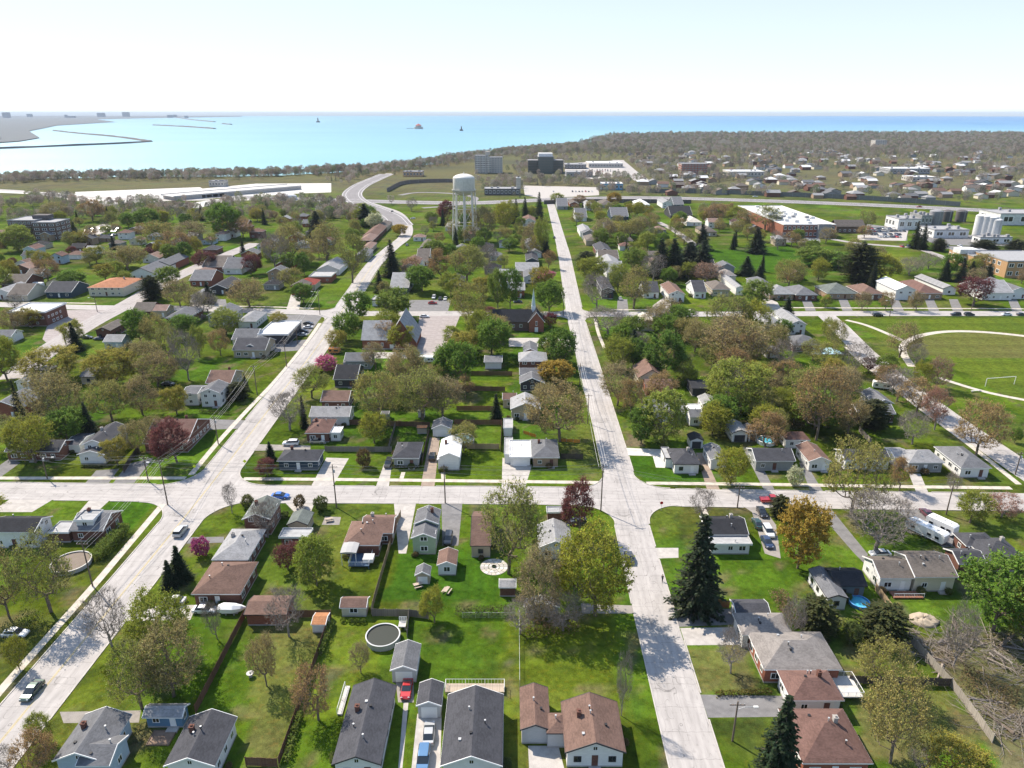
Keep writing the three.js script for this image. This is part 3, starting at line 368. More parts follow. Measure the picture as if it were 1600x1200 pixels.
["white hip-roofed house with grey roof in front of the dark brick apartment block","house",-344.6,-446.4,0,[[0,0,11.7,11.4,3.4,2.61,"h",0,1,"v"]]],
["tan brick front-gabled house with grey roof right of the terracotta-roofed house","house",-137,-413.4,0,[[0,0,11.1,9.9,4.8,2.56,"z",4,1,"v"]]],
["tan brick front-gabled house with grey roof right of the dark brick apartment block","house",-354.8,-550,0,[[0,0,9,11.6,4.8,2.08,"z",4,1,"v"]]],
["grey side-gabled house with pale grey roof right of the dark brick apartment block","house",-243.3,-549.2,0,[[0,0,8.5,11.9,3.1,2.73,"x",9,2,"v"]]],
["pale blue front-gabled house with red-brown roof in front of the dark brick apartment block","house",-328.4,-489.2,0,[[0,0,9,11.6,4.8,2.06,"z",6,4,"v"]]],
["cream front-gabled house with black roof left of the terracotta-roofed house","house",-254.5,-394.5,0,[[0,0,11.2,10.4,3.1,2.58,"z",1,5,"v"]]],
["white hip-roofed house with pinkish brown roof right of the dark brick apartment block","house",-222.5,-551.4,0,[[0,0,8.7,10.7,4.8,2,"h",0,13,"v"]]],
["tan brick side-gabled house with pinkish brown roof left of the dark brick apartment block","house",-392.4,-556.2,0,[[0,0,10.1,8.1,4.8,1.87,"x",4,13,"v"]]],
["pale blue hip-roofed house with brown roof right of the dark brick apartment block","house",-226.4,-535,0,[[0,0,9.5,10,3.1,2.18,"h",6,3,"v"]]],
["grey hip-roofed house with black roof right of the terracotta-roofed house","house",-133.1,-390.4,0,[[0,0,9.2,9.8,2.9,2.12,"h",9,5,"v"]]],
["cream front-gabled house with brown roof right of the dark brick apartment block","house",-278.7,-532.2,0,[[0,0,9.6,8.5,3.4,2.2,"z",1,3,"v"]]],
["grey front-gabled house with pinkish brown roof left of the brick flat-roofed building","house",-340.2,-377.9,0,[[0,0,9.9,9.9,3.1,2.28,"z",9,13,"v"]]],
["white hip-roofed house with red-brown roof right of the dark brick apartment block","house",-299.8,-557.3,0,[[0,0,9.8,9.4,4.8,2.15,"h",0,4,"v"]]],
["white front-gabled house with brown roof left of the terracotta-roofed house, second nearest","house",-307.2,-446.4,0,[[0,0,10.3,8.3,2.9,2.37,"z",0,3,"v"]]],
["grey hip-roofed house with grey roof left of the terracotta-roofed house","house",-324.7,-387.6,0,[[0,0,9.1,11,3.4,2.1,"h",9,1,"v"]]],
["white front-gabled house with brown roof left of the terracotta-roofed house, nearest","house",-322.6,-409.8,0,[[0,0,9.1,11.6,2.9,2.1,"z",0,3,"v"]]],
["tan brick hip-roofed house with pinkish brown roof left of the terracotta-roofed house","house",-380.1,-398,0,[[0,0,8.7,11.5,2.9,2.01,"h",4,13,"v"]]],
["white front-gabled house with grey roof left of the avenue bend","house",-221.8,-567.5,0,[[0,0,11,11.8,3.4,2.53,"z",0,1,"v"]]],
["white side-gabled house with dark grey roof in front of the dark brick apartment block","house",-319.4,-472.2,0,[[0,0,9.1,9.4,3.4,2.16,"x",0,0,"v"]]],
["white front-gabled house with red-brown roof in front of the dark brick apartment block","house",-399.4,-471.1,0,[[0,0,11.9,10.1,4.8,2.74,"z",0,4,"v"]]],
["tan brick front-gabled house with dark grey roof right of the dark brick apartment block","house",-314.2,-531.7,0,[[0,0,9.3,8.8,4.8,2.14,"z",4,0,"v"]]],
["white hip-roofed house with grey roof left of the avenue bend","house",-158.4,-573.6,0,[[0,0,10.7,11.5,3.1,2.46,"h",0,1,"v"]]],
["dark brick hip-roofed house with dark grey roof behind the terracotta-roofed house","house",-209,-497.1,0,[[0,0,10.3,11.9,3.1,2.36,"h",3,0,"v"]]],
["white front-gabled house with taupe roof right of the dark brick apartment block","house",-243.7,-525.6,0,[[0,0,11.9,9.2,3.1,2.73,"z",0,9,"v"]]],
["white hip-roofed house with brown roof in front of the dark brick apartment block","house",-292.4,-477.6,0,[[0,0,10.3,8.8,2.9,2.02,"h",0,3,"v"]]],
["brick front-gabled house with grey roof in front of the avenue bend","house",-164.3,-546.5,0,[[0,0,10.6,9.6,3.4,2.43,"z",2,1,"v"]]],
["brick front-gabled house with grey roof right of the terracotta-roofed house","house",-142.2,-445.7,0,[[0,0,11.1,11.2,2.9,2.55,"z",2,1,"v"]]],
["white hip-roofed house with pinkish brown roof left of the white water tower","house",-70.7,-548.8,0,[[0,0,9.8,8.4,2.9,1.94,"h",0,13,"v"]]],
["pale blue hip-roofed house with grey roof in front of the white water tower","house",-11,-474.5,0,[[0,0,8.5,11.2,2.9,1.96,"h",6,1,"v"]]],
["brick front-gabled house with grey roof behind the dark-roofed church","house",-31.2,-400.2,0,[[0,0,8.8,11.6,2.9,2.02,"z",2,1,"v"]]],
["white hip-roofed house with black roof in front of the white water tower","house",-18.4,-507.3,0,[[0,0,10.8,10.8,3.1,2.48,"h",0,5,"v"]]],
["tan hip-roofed house with black roof behind the dark-roofed church","house",-11.8,-432.2,0,[[0,0,10.9,9.2,3.4,2.11,"h",11,5,"v"]]],
["white side-gabled house with brown roof right of the white water tower","house",-30.7,-551.8,0,[[0,0,11.6,8.8,4.8,2.02,"x",0,3,"v"]]],
["white front-gabled house with grey roof in front of the white water tower","house",15.5,-482.8,0,[[0,0,9.4,8.8,2.9,2.17,"z",0,1,"v"]]],
["white hip-roofed house with taupe roof right of the white water tower","house",-4.8,-521.9,0,[[0,0,9.8,10.4,3.4,2.24,"h",0,9,"v"]]],
["dark brick hip-roofed house with grey roof behind the white water tower","house",-28.9,-571.4,0,[[0,0,8.5,10,4.8,1.96,"h",3,1,"v"]]],
["grey front-gabled house with grey roof in front of the white water tower","house",-35.3,-498.1,0,[[0,0,8.9,9.3,3.4,2.05,"z",9,1,"v"]]],
["white front-gabled house with red-brown roof behind the brick school","house",193.6,-624.5,0,[[0,0,8.5,11,3.4,1.96,"z",0,4,"v"]]],
["brick front-gabled house with brown roof left of the tan school","house",166.4,-414.5,0,[[0,0,9.5,8.2,3.1,2.18,"z",2,3,"v"]]],
["grey hip-roofed house with pinkish brown roof left of the brick school","house",119.4,-586.3,0,[[0,0,11.2,11.1,2.9,2.56,"h",9,13,"v"]]],
["cream side-gabled house with black roof behind the dark-roofed church","house",121.6,-446.9,0,[[0,0,10.8,9.1,3.1,2.1,"x",1,5,"v"]]],
["tan front-gabled house with pinkish brown roof behind the dark-roofed church","house",92.8,-451.3,0,[[0,0,10.8,9.6,3.4,2.48,"z",11,13,"v"]]],
["grey front-gabled house with grey roof right of the dark-roofed church","house",128.9,-428,0,[[0,0,10.4,9.8,4.8,2.4,"z",9,1,"v"]]],
["white hip-roofed house with red-brown roof right of the white water tower","house",80.9,-509.6,0,[[0,0,9.6,9.5,3.1,2.18,"h",0,4,"v"]]],
["cream hip-roofed house with pinkish brown roof right of the white water tower","house",86.1,-600.7,0,[[0,0,11.1,10,3.4,2.3,"h",1,13,"v"]]],
["dark brick hip-roofed house with dark grey roof behind the brick school","house",180.1,-657.4,0,[[0,0,11.6,9.5,4.8,2.19,"h",3,0,"v"]]],
["tan hip-roofed house with pale grey roof in front of the brick school","house",197.7,-530.7,0,[[0,0,8.8,11.7,4.8,2.01,"h",11,2,"v"]]],
["white side-gabled house with pinkish brown roof left of the brick school","house",170.5,-615.6,0,[[0,0,9,11.9,4.8,2.73,"x",0,13,"v"]]],
["pale blue hip-roofed house with pale grey roof right of the white water tower","house",96.2,-586,0,[[0,0,11.4,9,3.1,2.06,"h",6,2,"v"]]],
["grey front-gabled house with grey roof right of the white water tower","house",59.5,-555.6,0,[[0,0,10.8,8.2,4.8,2.48,"z",9,1,"v"]]],
["grey side-gabled house with taupe roof right of the white water tower","house",93.1,-474.1,0,[[0,0,11.7,8.9,3.4,2.05,"x",9,9,"v"]]],
["dark brick front-gabled house with grey roof left of the brick school","house",198,-587.5,0,[[0,0,11.4,8.9,3.4,2.62,"z",3,1,"v"]]],
["grey hip-roofed house with dark grey roof right of the white water tower","house",82.8,-615.7,0,[[0,0,10,10.7,3.1,2.29,"h",9,0,"v"]]],
["grey side-gabled house with black roof in front of the brick flat-roofed building","house",-347.3,-200.4,0,[[0,0,9,8.2,3.1,1.89,"x",9,5,"v"]]],
["brick front-gabled house with grey roof in front of the white flat-roofed shop","house",-162.4,-214.8,0,[[0,0,11.1,12,3.4,2.54,"z",2,1,"v"]]],
["tan brick hip-roofed house with black roof in front of the brick flat-roofed building","house",-228.7,-272,0,[[0,0,10.1,9.2,3.4,2.13,"h",4,5,"v"]]],
["tan brick front-gabled house with brown roof left of the brick flat-roofed building","house",-329.3,-299.7,0,[[0,0,11.8,8.5,4.8,2.72,"z",4,3,"v"]]],
["tan brick front-gabled house with black roof left of the brick flat-roofed building","house",-391.5,-280.2,0,[[0,0,9.8,11.7,3.4,2.26,"z",4,5,"v"]]],
["white front-gabled house with taupe roof left of the brick flat-roofed building","house",-393.8,-350.2,0,[[0,0,8.7,11.7,3.1,2.01,"z",0,9,"v"]]],
["dark brick front-gabled house with dark grey roof left of the brick flat-roofed building","house",-306.8,-302.3,0,[[0,0,11.8,8.2,3.4,2.72,"z",3,0,"v"]]],
["brick side-gabled house with grey roof left of the avenue bend","house",-173.9,-621.2,0,[[0,0,11.3,11.8,2.9,2.71,"x",2,1,"v"]]],
["tan hip-roofed house with grey roof left of the avenue bend","house",-131.1,-644.3,0,[[0,0,9.4,9.7,3.1,2.16,"h",11,1,"v"]]],
["tan brick front-gabled house with taupe roof right of the dark brick apartment block","house",-305.1,-584.1,0,[[0,0,9.6,10.8,3.1,2.2,"z",4,9,"v"]]],
["brick hip-roofed house with red-brown roof left of the avenue bend","house",-221.9,-600.4,0,[[0,0,10.6,10,3.1,2.31,"h",2,4,"v"]]],
["white hip-roofed house with brown roof behind the dark brick apartment block","house",-294.8,-683.2,0,[[0,0,10.4,9.3,2.9,2.14,"h",0,3,"v"]]],
["brick hip-roofed house with grey roof left of the avenue bend","house",-191.7,-663.9,0,[[0,0,10,12,3.1,2.29,"h",2,1,"v"]]],
["dark brick side-gabled house with brown roof left of the avenue bend","house",-230,-618.5,0,[[0,0,10.9,11,3.4,2.53,"x",3,3,"v"]]],
["brick front-gabled house with pale grey roof left of the avenue bend","house",-202.4,-645.8,0,[[0,0,11.1,8.8,3.1,2.55,"z",2,2,"v"]]],
["brick hip-roofed house with pinkish brown roof in front of the tan school","house",295.1,-376.8,0,[[0,0,10.5,9.3,3.4,2.14,"h",2,13,"v"]]],
["white side-gabled house with black roof right of the tan school","house",446.1,-407,0,[[0,0,8.9,9.9,2.9,2.27,"x",0,5,"v"]]],
["white front-gabled house with dark grey roof right of the tan school","house",590.4,-460.9,0,[[0,0,10.1,9.5,3.1,2.32,"z",0,0,"v"]]],
["tan front-gabled house with brown roof in front of the tan school","house",309.8,-365.3,0,[[0,0,10.5,11.7,3.1,2.42,"z",11,3,"v"]]],
["brick hip-roofed house with dark grey roof right of the tan school","house",546.8,-405,0,[[0,0,8.5,10.5,3.4,1.96,"h",2,0,"v"]]],
["white hip-roofed house with taupe roof right of the tan school","house",382.3,-472.5,0,[[0,0,9.2,9,3.1,2.07,"h",0,9,"v"]]]];
const TREE_NAMES = {"o":["budding_tree","olive-green budding tree"],"y":["leafing_tree","yellow-green leafing tree"],"b":["bronze_tree","bronze-leaved budding tree"],"g":["bare_tree","bare grey tree"],"G":["maple_tree","full green tree"],"s":["spruce_tree","dark spruce"],"c":["cedar_tree","dense dark evergreen"],"p":["plum_tree","purple-leaved tree"],"k":["blossom_tree","pink blossoming tree"],"m":["redbud_shrub","magenta blossoming shrub"],"a":["amber_tree","amber-leaved tree"],"w":["pear_tree","white blossoming tree"],"w2":["willow_tree","light green willow-like tree"],"h":["garden_shrub","rounded green shrub"],"r":["rosy_tree","rosy budding tree"]};
const RANKS = ["nearest","second nearest","third nearest","fourth nearest","fifth nearest","sixth nearest","seventh nearest","eighth nearest","ninth nearest","tenth nearest","eleventh nearest","twelfth nearest","thirteenth nearest","fourteenth nearest","fifteenth nearest","sixteenth nearest","seventeenth nearest","eighteenth nearest","nineteenth nearest","twentieth nearest","twenty-first nearest"];
const ANCHORS = ["the blue-sided corner house","the blue shed","the white house by the brown fence","the long grey-roofed house","the white-door garage","the small grey garage","the large dark-roofed house","the beige shed","the tiny white shed","the brown-roofed brick garage","the brown-roofed house with carport","the pale garage among bare trees","the beige hip-roofed house","the red-brown hip-roofed house","the red-brown bungalow at the bottom edge","the grey garage by the grey driveway","the long brick bungalow","the garage behind the brick bungalow","the white gabled house","the red-brown ranch","the white barn-like house","the brick dormer house","the brown hip-roofed corner house","the grey hip-roofed house","the grey-green gabled house","the grey-green garage","the flat-roofed brick annex","the L-shaped brown house","the green gabled house","the white garage with brown roof","the tan shed","the weathered shed","the navy bungalow","the red-brown brick house with sunroom","the dark hip-roofed cottage","the white-roofed house","the white rear garage","the orange-topped shed","the little white shed","the shed in the back hedge","the tan brick house with white carport","the white annex by the carport","the pale-roofed house","the small dark outbuilding","the brown-eaved cottage","the black-roofed house with porch","the white corner bungalow","the white gabled garage","the second white bungalow","the double garage with black doors","the grey long-fronted house","the brown-roofed white house","the brown-roofed back house","the white house behind the budding tree","the grey-and-white bungalow","the long white end house","the taupe-roofed house","the dark taupe house","the rambling dark-roofed house","the slate house with blue tarp","the grey long-roofed house","the maroon-brick ranch","the black house by the magenta tree","the grey workshop","the white flat-roofed shop","the house beside the shop","the small white house by the shop","the grey gambrel house","the white ell house","the brown-roofed avenue house","the white two-storey avenue house","the brick flat-roofed building","the navy cottage","the terracotta-roofed house","the red-roofed brick house","the grey gabled avenue house","the white farmhouse","the blue cottage","the white kiosk house","the grey brick house by the street","the grey twin-gabled house","the tan house by the street tree","the dark gabled cottage","the tudor brown-roofed house","the white pale-roofed house","the black little garage","the white back house","the grey back cottage","the white house by the trees","the grey house by the park road","the white barn-roofed house","the grey hip house by the white barn","the dark hip house by the blue cover","the white low shed","the grey hip bungalow with red porch","the dark hip bungalow","the green-grey hip bungalow","the brown hip bungalow","the tall white gabled house","the red-brown hip bungalow","the white side-gabled house","the pale grey porch house","the grey end house","the dark gabled house","the black-roofed cottage","the white porch house with brown roof","the dark-roofed white cottage","the tan hip house","the cream house by the field","the narrow white house","the grey hip house by the round tree","the grey-roofed row house","the dark gabled row house","the grey-white row garage","the brown-roofed yard house","the grey rear house","the pink-roofed house","the dark brick yard house","the long beige house","the white-walled left edge house","the dark low roof house","the grey left edge bungalow","the white hidden house","the hidden grey garage","the white tree-side cottage","the dark gable cottage","the grey farm cottage","the brown ranch by the purple tree","the white ranch by the purple tree","the grey slab-roofed house","the small grey gabled house","the pale house left of the pink tree","the brick street house","the brown-gabled far house","the blue-green far house","the grey far row house","the second grey far row house","the white far house","the tan far house","the white hip far house","the white tall far house","the dark far cottage","the black ranch beyond the lane","the white low far house","the brown far house by the spruces","the tan hip street house","the tan porch street house","the dark gable street house","the brown ridge street house","the white street house","the second white street house","the pale blue-roofed far house","the grey far shed house","the long grey-roofed far house","the maroon far cottage","the grey far end house","the first brown terrace house","the second brown terrace house","the third brown terrace house","the fourth brown terrace house","the near tan terrace house","the grey near terrace house","the brown house by the tower","the grey porch house by the tower","the white van-side house by the tower","the grey-roofed left house","the white water tower","the brick school","the tan school"];
const TREES = [["g",-73.7,-105,13.5,8.4,0,3,22,-1],
["y",-62,-101.7,15.3,10.6,1,2,1,-1],
["o",-61.1,-90.4,13.7,8.5,0,0,1,-1],
["o",-57,-93,15,10.6,0,2,1,-1],
["y",-87.2,-99.4,7,3.8,0,0,0,1],
["y",-72.8,-83,6.2,3.9,0,0,0,0],
["b",-69.9,-77.4,8.7,6.1,0,0,0,-1],
["g",-74.9,-78.1,5.5,3.2,0,0,0,-1],
["g",-55.1,-107,9.1,3.7,0,0,9,-1],
["b",-42.1,-95.3,10.9,5.5,0,2,2,-1],
["b",-31.3,-88,11.1,6.7,0,0,3,-1],
["b",-26.5,-98.3,6.6,3.6,0,0,4,-1],
["y",-14.9,-111.5,7.9,5.4,0,2,4,-1],
["g",-41.8,-107.6,11.5,7.7,0,0,8,-1],
["o",-0.7,-127,21.2,14,1,2,31,-1],
["b",5.3,-111.9,16.9,9.8,1,3,11,-1],
["y",16.3,-113.6,20.3,14.8,1,1,11,-1],
["p",15.8,-142.2,14.3,8.5,0,1,42,-1],
["g",17.8,-88.9,14.3,3,0,1,10,-1],
["g",9.7,-109.3,8.8,8.8,0,3,11,0],
["g",1.5,-108.4,8.8,6.5,0,3,11,1],
["c",57.3,-109,7.6,6.9,0,2,12,-1],
["h",63,-105.5,4.8,3.8,0,1,12,-1],
["c",69.1,-107.4,7.4,8.1,0,3,59,-1],
["o",62.2,-94.4,11.2,8.1,0,1,13,-1],
["o",57.2,-79.9,17.2,9.8,1,1,14,-1],
["s",37.6,-74.7,18.1,7,1,0,14,-1],
["g",78.3,-99.8,14.3,6.2,0,3,59,-1],
["G",91.3,-109.3,16.8,14.6,1,3,57,-1],
["y",94.4,-105,15.5,8.3,1,3,57,-1],
["y",64.4,-77.4,7.5,8.6,0,1,14,-1],
["g",60.8,-78.5,5.1,4.8,0,1,14,-1],
["g",38.4,-98.3,9.3,5.4,0,0,12,-1],
["g",52,-106.7,10.1,4.8,0,2,12,-1],
["s",-69.5,-124.5,8.7,4.4,0,0,22,0],
["s",-70.7,-122.4,6.6,3.7,0,0,22,1],
["m",-68.5,-133.7,5,4.2,0,0,23,-1],
["p",-94,-178.4,13.3,11.8,0,3,19,-1],
["y",-109.8,-176.9,8.5,7.5,0,3,18,-1],
["o",-107.6,-184.5,10.1,8.9,0,1,18,-1],
["g",-68.7,-151.5,8.9,3.7,0,0,24,-1],
["h",-65.8,-154.5,3.3,3.4,0,2,24,-1],
["o",-90.8,-114.7,17.9,10.8,1,3,21,-1],
["o",-97.9,-113,16.8,7.6,1,3,20,-1],
["w2",-40.6,-123,12.6,8.1,0,2,9,-1],
["p",-48.2,-128.5,6.8,6.2,0,3,26,-1],
["g",-56.5,-140.9,10.2,7.4,0,3,24,-1],
["h",-52.8,-154.2,3.5,3,0,2,25,1],
["h",-47.1,-153.3,4,3.7,0,2,25,0],
["p",-66.1,-170.6,5.4,5.5,0,0,32,-1],
["s",-68.1,-179.6,6,3.4,0,0,32,-1],
["h",-41,-175.7,5.9,4.3,0,0,34,1],
["g",-68.8,-200.4,13.6,12.9,0,0,33,-1],
["s",-64.9,-202.3,10.8,3.1,0,0,33,-1],
["o",-68.8,-226.7,12.1,12.8,0,0,61,-1],
["k",-70.7,-254.6,6.4,8.7,0,0,62,-1],
["o",-41.6,-203.7,19.6,15.8,1,3,39,-1],
["b",-37.2,-232.7,17,14.4,1,2,39,-1],
["o",-28.7,-208.7,16.8,17.5,1,3,38,-1],
["b",-22.3,-210.2,13.7,13.9,0,1,38,-1],
["G",-19.5,-237.7,17.1,15.2,1,0,82,-1],
["G",-8.3,-272.1,16,15.3,1,2,63,-1],
["y",-18.4,-268.9,11.2,14.1,0,0,63,-1],
["s",-5.1,-207.7,9.2,4.4,0,2,41,-1],
["G",-72.7,-321.8,15,12.9,1,3,78,-1],
["G",-71.3,-291.8,13,11.7,0,1,64,-1],
["y",-73,-280.4,8.8,9,0,1,65,-1],
["G",-55.5,-327.3,14.9,17.1,0,3,78,-1],
["o",-20.2,-318.5,20.5,17.9,1,1,78,-1],
["p",-10.8,-331.8,4.8,7.4,2,3,132,-1],
["G",19.3,-259,15.2,12.5,1,1,79,-1],
["a",16.1,-239,9.3,12.5,0,1,80,-1],
["h",15.1,-235.8,5.6,8.3,0,3,80,-1],
["b",14.3,-192.1,19.2,18.8,1,2,40,-1],
["p",17.5,-312.2,7.2,7.2,0,0,84,-1],
["s",-72.1,-420.4,22.1,12.6,1,3,76,-1],
["s",-72.3,-380,12.3,6.9,0,0,77,-1],
["G",-49.1,-381.5,14.8,16.1,0,1,77,-1],
["o",-26.1,-403.3,21.3,23.4,1,0,131,-1],
["G",-7.1,-346.2,20.1,9.7,1,3,132,1],
["G",-1,-346.2,20.7,10.4,1,3,132,0],
["G",18.3,-340.1,16.3,14.3,1,3,132,2],
["k",18.7,-408.3,6.8,12.4,0,1,130,-1],
["g",42.6,-302.2,12.8,18.8,0,0,84,-1],
["g",49.4,-294.6,12,13,0,3,84,0],
["o",61,-346.2,21.3,16.6,1,3,104,-1],
["g",42.4,-346.2,18.8,16,1,3,103,-1],
["y",58.1,-383,15.9,13.1,1,1,103,-1],
["s",47.9,-267.3,12.7,7,0,2,83,-1],
["y",40.4,-256,13.6,12.3,0,2,83,-1],
["G",55.3,-245.6,18,15.2,1,1,83,-1],
["b",35.4,-219.9,15.9,12.8,1,0,88,-1],
["b",38.4,-211.3,13.3,9.5,0,0,88,-1],
["w2",45.2,-191.3,18,13.7,1,0,47,-1],
["G",38.3,-190.4,11.1,8.6,0,0,47,-1],
["y",74.5,-213.4,19.4,20,1,1,86,-1],
["G",65.1,-202.3,10.8,10.6,0,2,49,-1],
["y",64.1,-237.8,6.5,6.2,0,2,85,-1],
["o",94,-302.2,18.5,19.4,1,0,91,-1],
["G",124.3,-352.5,12.9,16.3,0,3,94,-1],
["y",107.3,-300.3,16.2,13.9,1,3,91,-1],
["b",85.6,-255.3,21.2,24,1,0,93,-1],
["o",76.2,-256,10,11.3,0,2,85,1],
["o",102.4,-268.4,14.6,13.5,0,3,93,0],
["y",57.7,-166,10.9,8.7,0,3,48,-1],
["s",36.3,-115.5,21.8,9.8,1,0,15,-1],
["g",45.6,-148.6,8.8,6.6,0,2,45,-1],
["w",74.5,-165.6,5.7,4.5,0,3,50,-1],
["o",83,-150.9,20.1,15.6,1,2,57,-1],
["g",81.2,-135.2,15.3,16.8,1,2,56,-1],
["b",100.7,-162.6,9.1,6.5,0,3,53,-1],
["a",61.6,-129,16.6,10.8,1,2,59,-1],
["c",65.1,-150.3,5.7,4.7,0,1,45,-1],
["y",109.7,-147.2,8.5,8,0,2,58,-1],
["r",119.1,-149.8,6.4,8.2,0,3,55,-1],
["g",113.2,-160.9,6.3,4.4,0,3,54,-1],
["b",133,-182.8,17,13.9,1,1,55,-1],
["G",149.6,-191.3,5.2,3.3,0,1,55,-1],
["r",130.8,-200.4,13.6,8.8,0,3,89,-1],
["g",118.6,-190.4,11.1,9.9,0,2,54,-1],
["b",91.2,-193,25.4,15.3,1,1,52,-1],
["b",102.8,-197.6,12.7,9.9,0,2,53,-1],
["c",111.9,-202.3,9.5,9.3,0,3,89,-1],
["G",137.2,-244.9,9.9,7.9,0,2,89,-1],
["y",144.9,-235.2,10.8,6.4,0,1,89,-1],
["b",155.2,-269.7,14.9,13,0,1,92,-1],
["g",156.3,-259.7,10.1,8.4,0,1,92,-1],
["r",151,-235.8,11.8,9,0,1,89,-1],
["o",133.2,-279.5,12.9,9,0,1,92,-1],
["y",136.8,-294.6,9.5,7.7,0,3,90,-1],
["s",130.5,-327.3,10.6,7.3,0,2,90,-1],
["c",200.7,-406.6,22.9,20.4,1,2,98,-1],
["o",153.6,-387.5,17.1,16.3,1,1,110,-1],
["p",134.8,-252.5,6.1,5.6,0,3,92,-1],
["o",95.4,-213.9,16,15.8,1,0,89,-1],
["b",110.4,-221,13.3,14.2,0,0,89,-1],
["b",97.8,-240.3,9.8,12.1,0,2,89,1],
["y",89.4,-206.2,10.9,10.4,0,2,52,-1],
["o",78.4,-192.1,10.4,7.7,0,0,52,-1],
["b",173,-341.3,10,8.3,0,3,96,-1],
["b",184.7,-341.3,10,7.6,0,3,97,0],
["b",199.9,-341.3,10,8.3,0,3,97,1],
["p",234.4,-351.2,14.8,16.9,0,3,101,-1],
["y",158.3,-348.7,6.6,6.3,0,3,95,-1],
["s",252.8,-410,12.4,8.3,0,2,100,-1],
["s",260.2,-406.6,13.8,9,0,2,102,1],
["s",272.3,-416.9,9.9,7.6,0,0,168,-1],
["s",273.4,-403.3,11.1,8.1,0,2,102,0],
["s",-179.4,-277.9,12.3,6.7,0,0,124,-1],
["y",-185.3,-244.2,17.2,13.2,1,0,122,-1],
["y",-166.4,-244.2,13.8,20.1,0,2,122,-1],
["o",-142.3,-202.3,18.1,19,1,2,16,-1],
["s",-152.7,-202.3,15.8,4.5,1,2,16,-1],
["s",-127.5,-194.8,11.7,5.3,0,2,17,-1],
["y",-141.9,-237.7,14.7,17.6,0,1,123,-1],
["o",-135,-244.2,15,15.7,1,1,123,-1],
["o",-127.3,-207.2,13.9,14.1,0,2,17,-1],
["b",-120.2,-212.3,13.5,11.1,0,0,70,-1],
["y",-108.9,-212.3,10,9,0,3,70,-1],
["g",-118.7,-244.2,21,11.7,1,0,69,-1],
["G",-157.6,-288.2,15.1,11,1,1,124,-1],
["o",-148.4,-283.8,14.7,12.5,0,1,124,-1],
["o",-136.2,-267.3,13.7,10.7,0,2,123,-1],
["y",-125.5,-270.5,13.3,7.1,0,0,65,-1],
["b",-117.6,-272.1,11.3,8.8,0,0,65,-1],
["b",-132.4,-348.7,15,18.9,1,2,67,-1],
["c",-188.3,-363,13.2,11.4,0,0,113,-1],
["b",-167.9,-349.9,14.1,14.1,0,2,116,-1],
["s",-156.7,-357.7,11.4,6.5,0,3,113,-1],
["G",-241.9,-386.3,11.3,14.6,0,2,72,-1],
["b",-266.1,-401.7,14.4,13.7,0,1,120,-1],
["p",-191.4,-442.7,12,16.1,0,0,127,-1],
["p",-158.2,-425.8,12.4,13.7,0,3,128,-1],
["b",-221.3,-304.2,11.2,11.6,0,2,121,-1],
["c",-94.3,-226.1,6.1,7.1,0,1,70,-1],
["s",-94.4,-234.6,6.3,2.4,0,1,69,-1],
["y",-133.8,-178.5,13.8,12.6,0,3,16,-1],
["G",-132.9,-192.1,10.4,11.6,0,0,17,-1],
["o",-146.4,-187.8,10.2,10.4,0,0,16,0],
["o",-107,-192.1,8.3,7.7,0,0,19,-1],
["G",-224,-559.1,27,24,1,0,165,0],
["o",-119.1,-454.7,27,24,1,2,75,-1],
["o",-91.9,-403.3,27,19.4,1,1,74,-1],
["w2",-349.6,-504.4,18.8,21.3,1,2,120,-1],
["s",-323.6,-530.4,16.9,9.6,1,0,126,-1],
["o",-253.5,-514.5,20.5,24,1,0,165,0],
["b",-227.4,-480.6,18,19.3,1,2,126,-1],
["o",-239.3,-438.8,15.5,24,1,0,126,-1],
["y",-269.4,-458.8,11.6,13.9,0,0,126,1],
["o",-142.5,-463,24.8,23.2,1,1,128,-1],
["g",-148.8,-442.7,23.9,20,1,1,128,-1],
["s",-154.1,-565.2,19.8,19.9,1,0,157,-1],
["s",-128,-626.3,18.5,20.2,1,0,159,-1],
["w",-115.7,-604.6,13.7,14.6,0,0,159,-1],
["G",-125.2,-424,13.5,9.4,0,0,75,0],
["b",-240.3,-535.9,16.6,24,1,0,165,0],
["b",-210,-559.1,15.7,20.3,1,2,165,-1],
["G",-312,-615.3,16.1,21.1,1,0,165,1],
["b",-379.6,-653.5,18.6,24,1,0,165,1],
["o",-411.4,-653.5,16.9,23.7,1,0,165,1],
["a",-89.3,-571.5,9.1,12.7,0,1,157,-1],
["g",-99.8,-720.2,13.6,13.1,0,2,159,1],
["p",-56.9,-641.6,20,16.8,1,2,163,-1],
["o",-20.4,-541.6,27,17.3,1,1,166,-1],
["y",-5.3,-597.7,24.9,20.4,1,3,133,-1],
["g",-15.5,-424,19.2,17,1,0,129,-1],
["b",-40.9,-406.6,18.6,16.3,1,1,77,-1],
["G",-51.4,-473.9,12.8,14.3,0,2,164,0],
["s",11.6,-653.5,20.9,9.2,1,2,133,0],
["s",24.3,-653.5,25.3,10.5,1,2,133,1],
["s",3.4,-633.9,21.9,8.9,1,0,133,-1],
["y",21,-485.2,27,11.6,1,3,136,-1],
["s",22.8,-485.2,13,8.8,0,3,136,-1],
["b",11.1,-473.9,19.1,10.5,1,2,134,-1],
["b",22.9,-442.7,11.2,9.8,0,2,129,-1],
["s",108.4,-433.1,18.4,23.9,1,2,108,1],
["s",95.8,-420.4,22.8,16.8,1,0,108,-1],
["s",114,-424,21.1,17,1,2,108,0],
["s",88.2,-420.4,22.8,15.2,1,1,150,-1],
["G",74.9,-433.1,14.5,17.4,0,1,150,-1],
["g",81.8,-406.6,16.7,16.3,1,1,150,-1],
["r",113.4,-406.6,11.2,19.7,0,0,108,-1],
["s",141,-424,11.6,11.1,0,1,108,0],
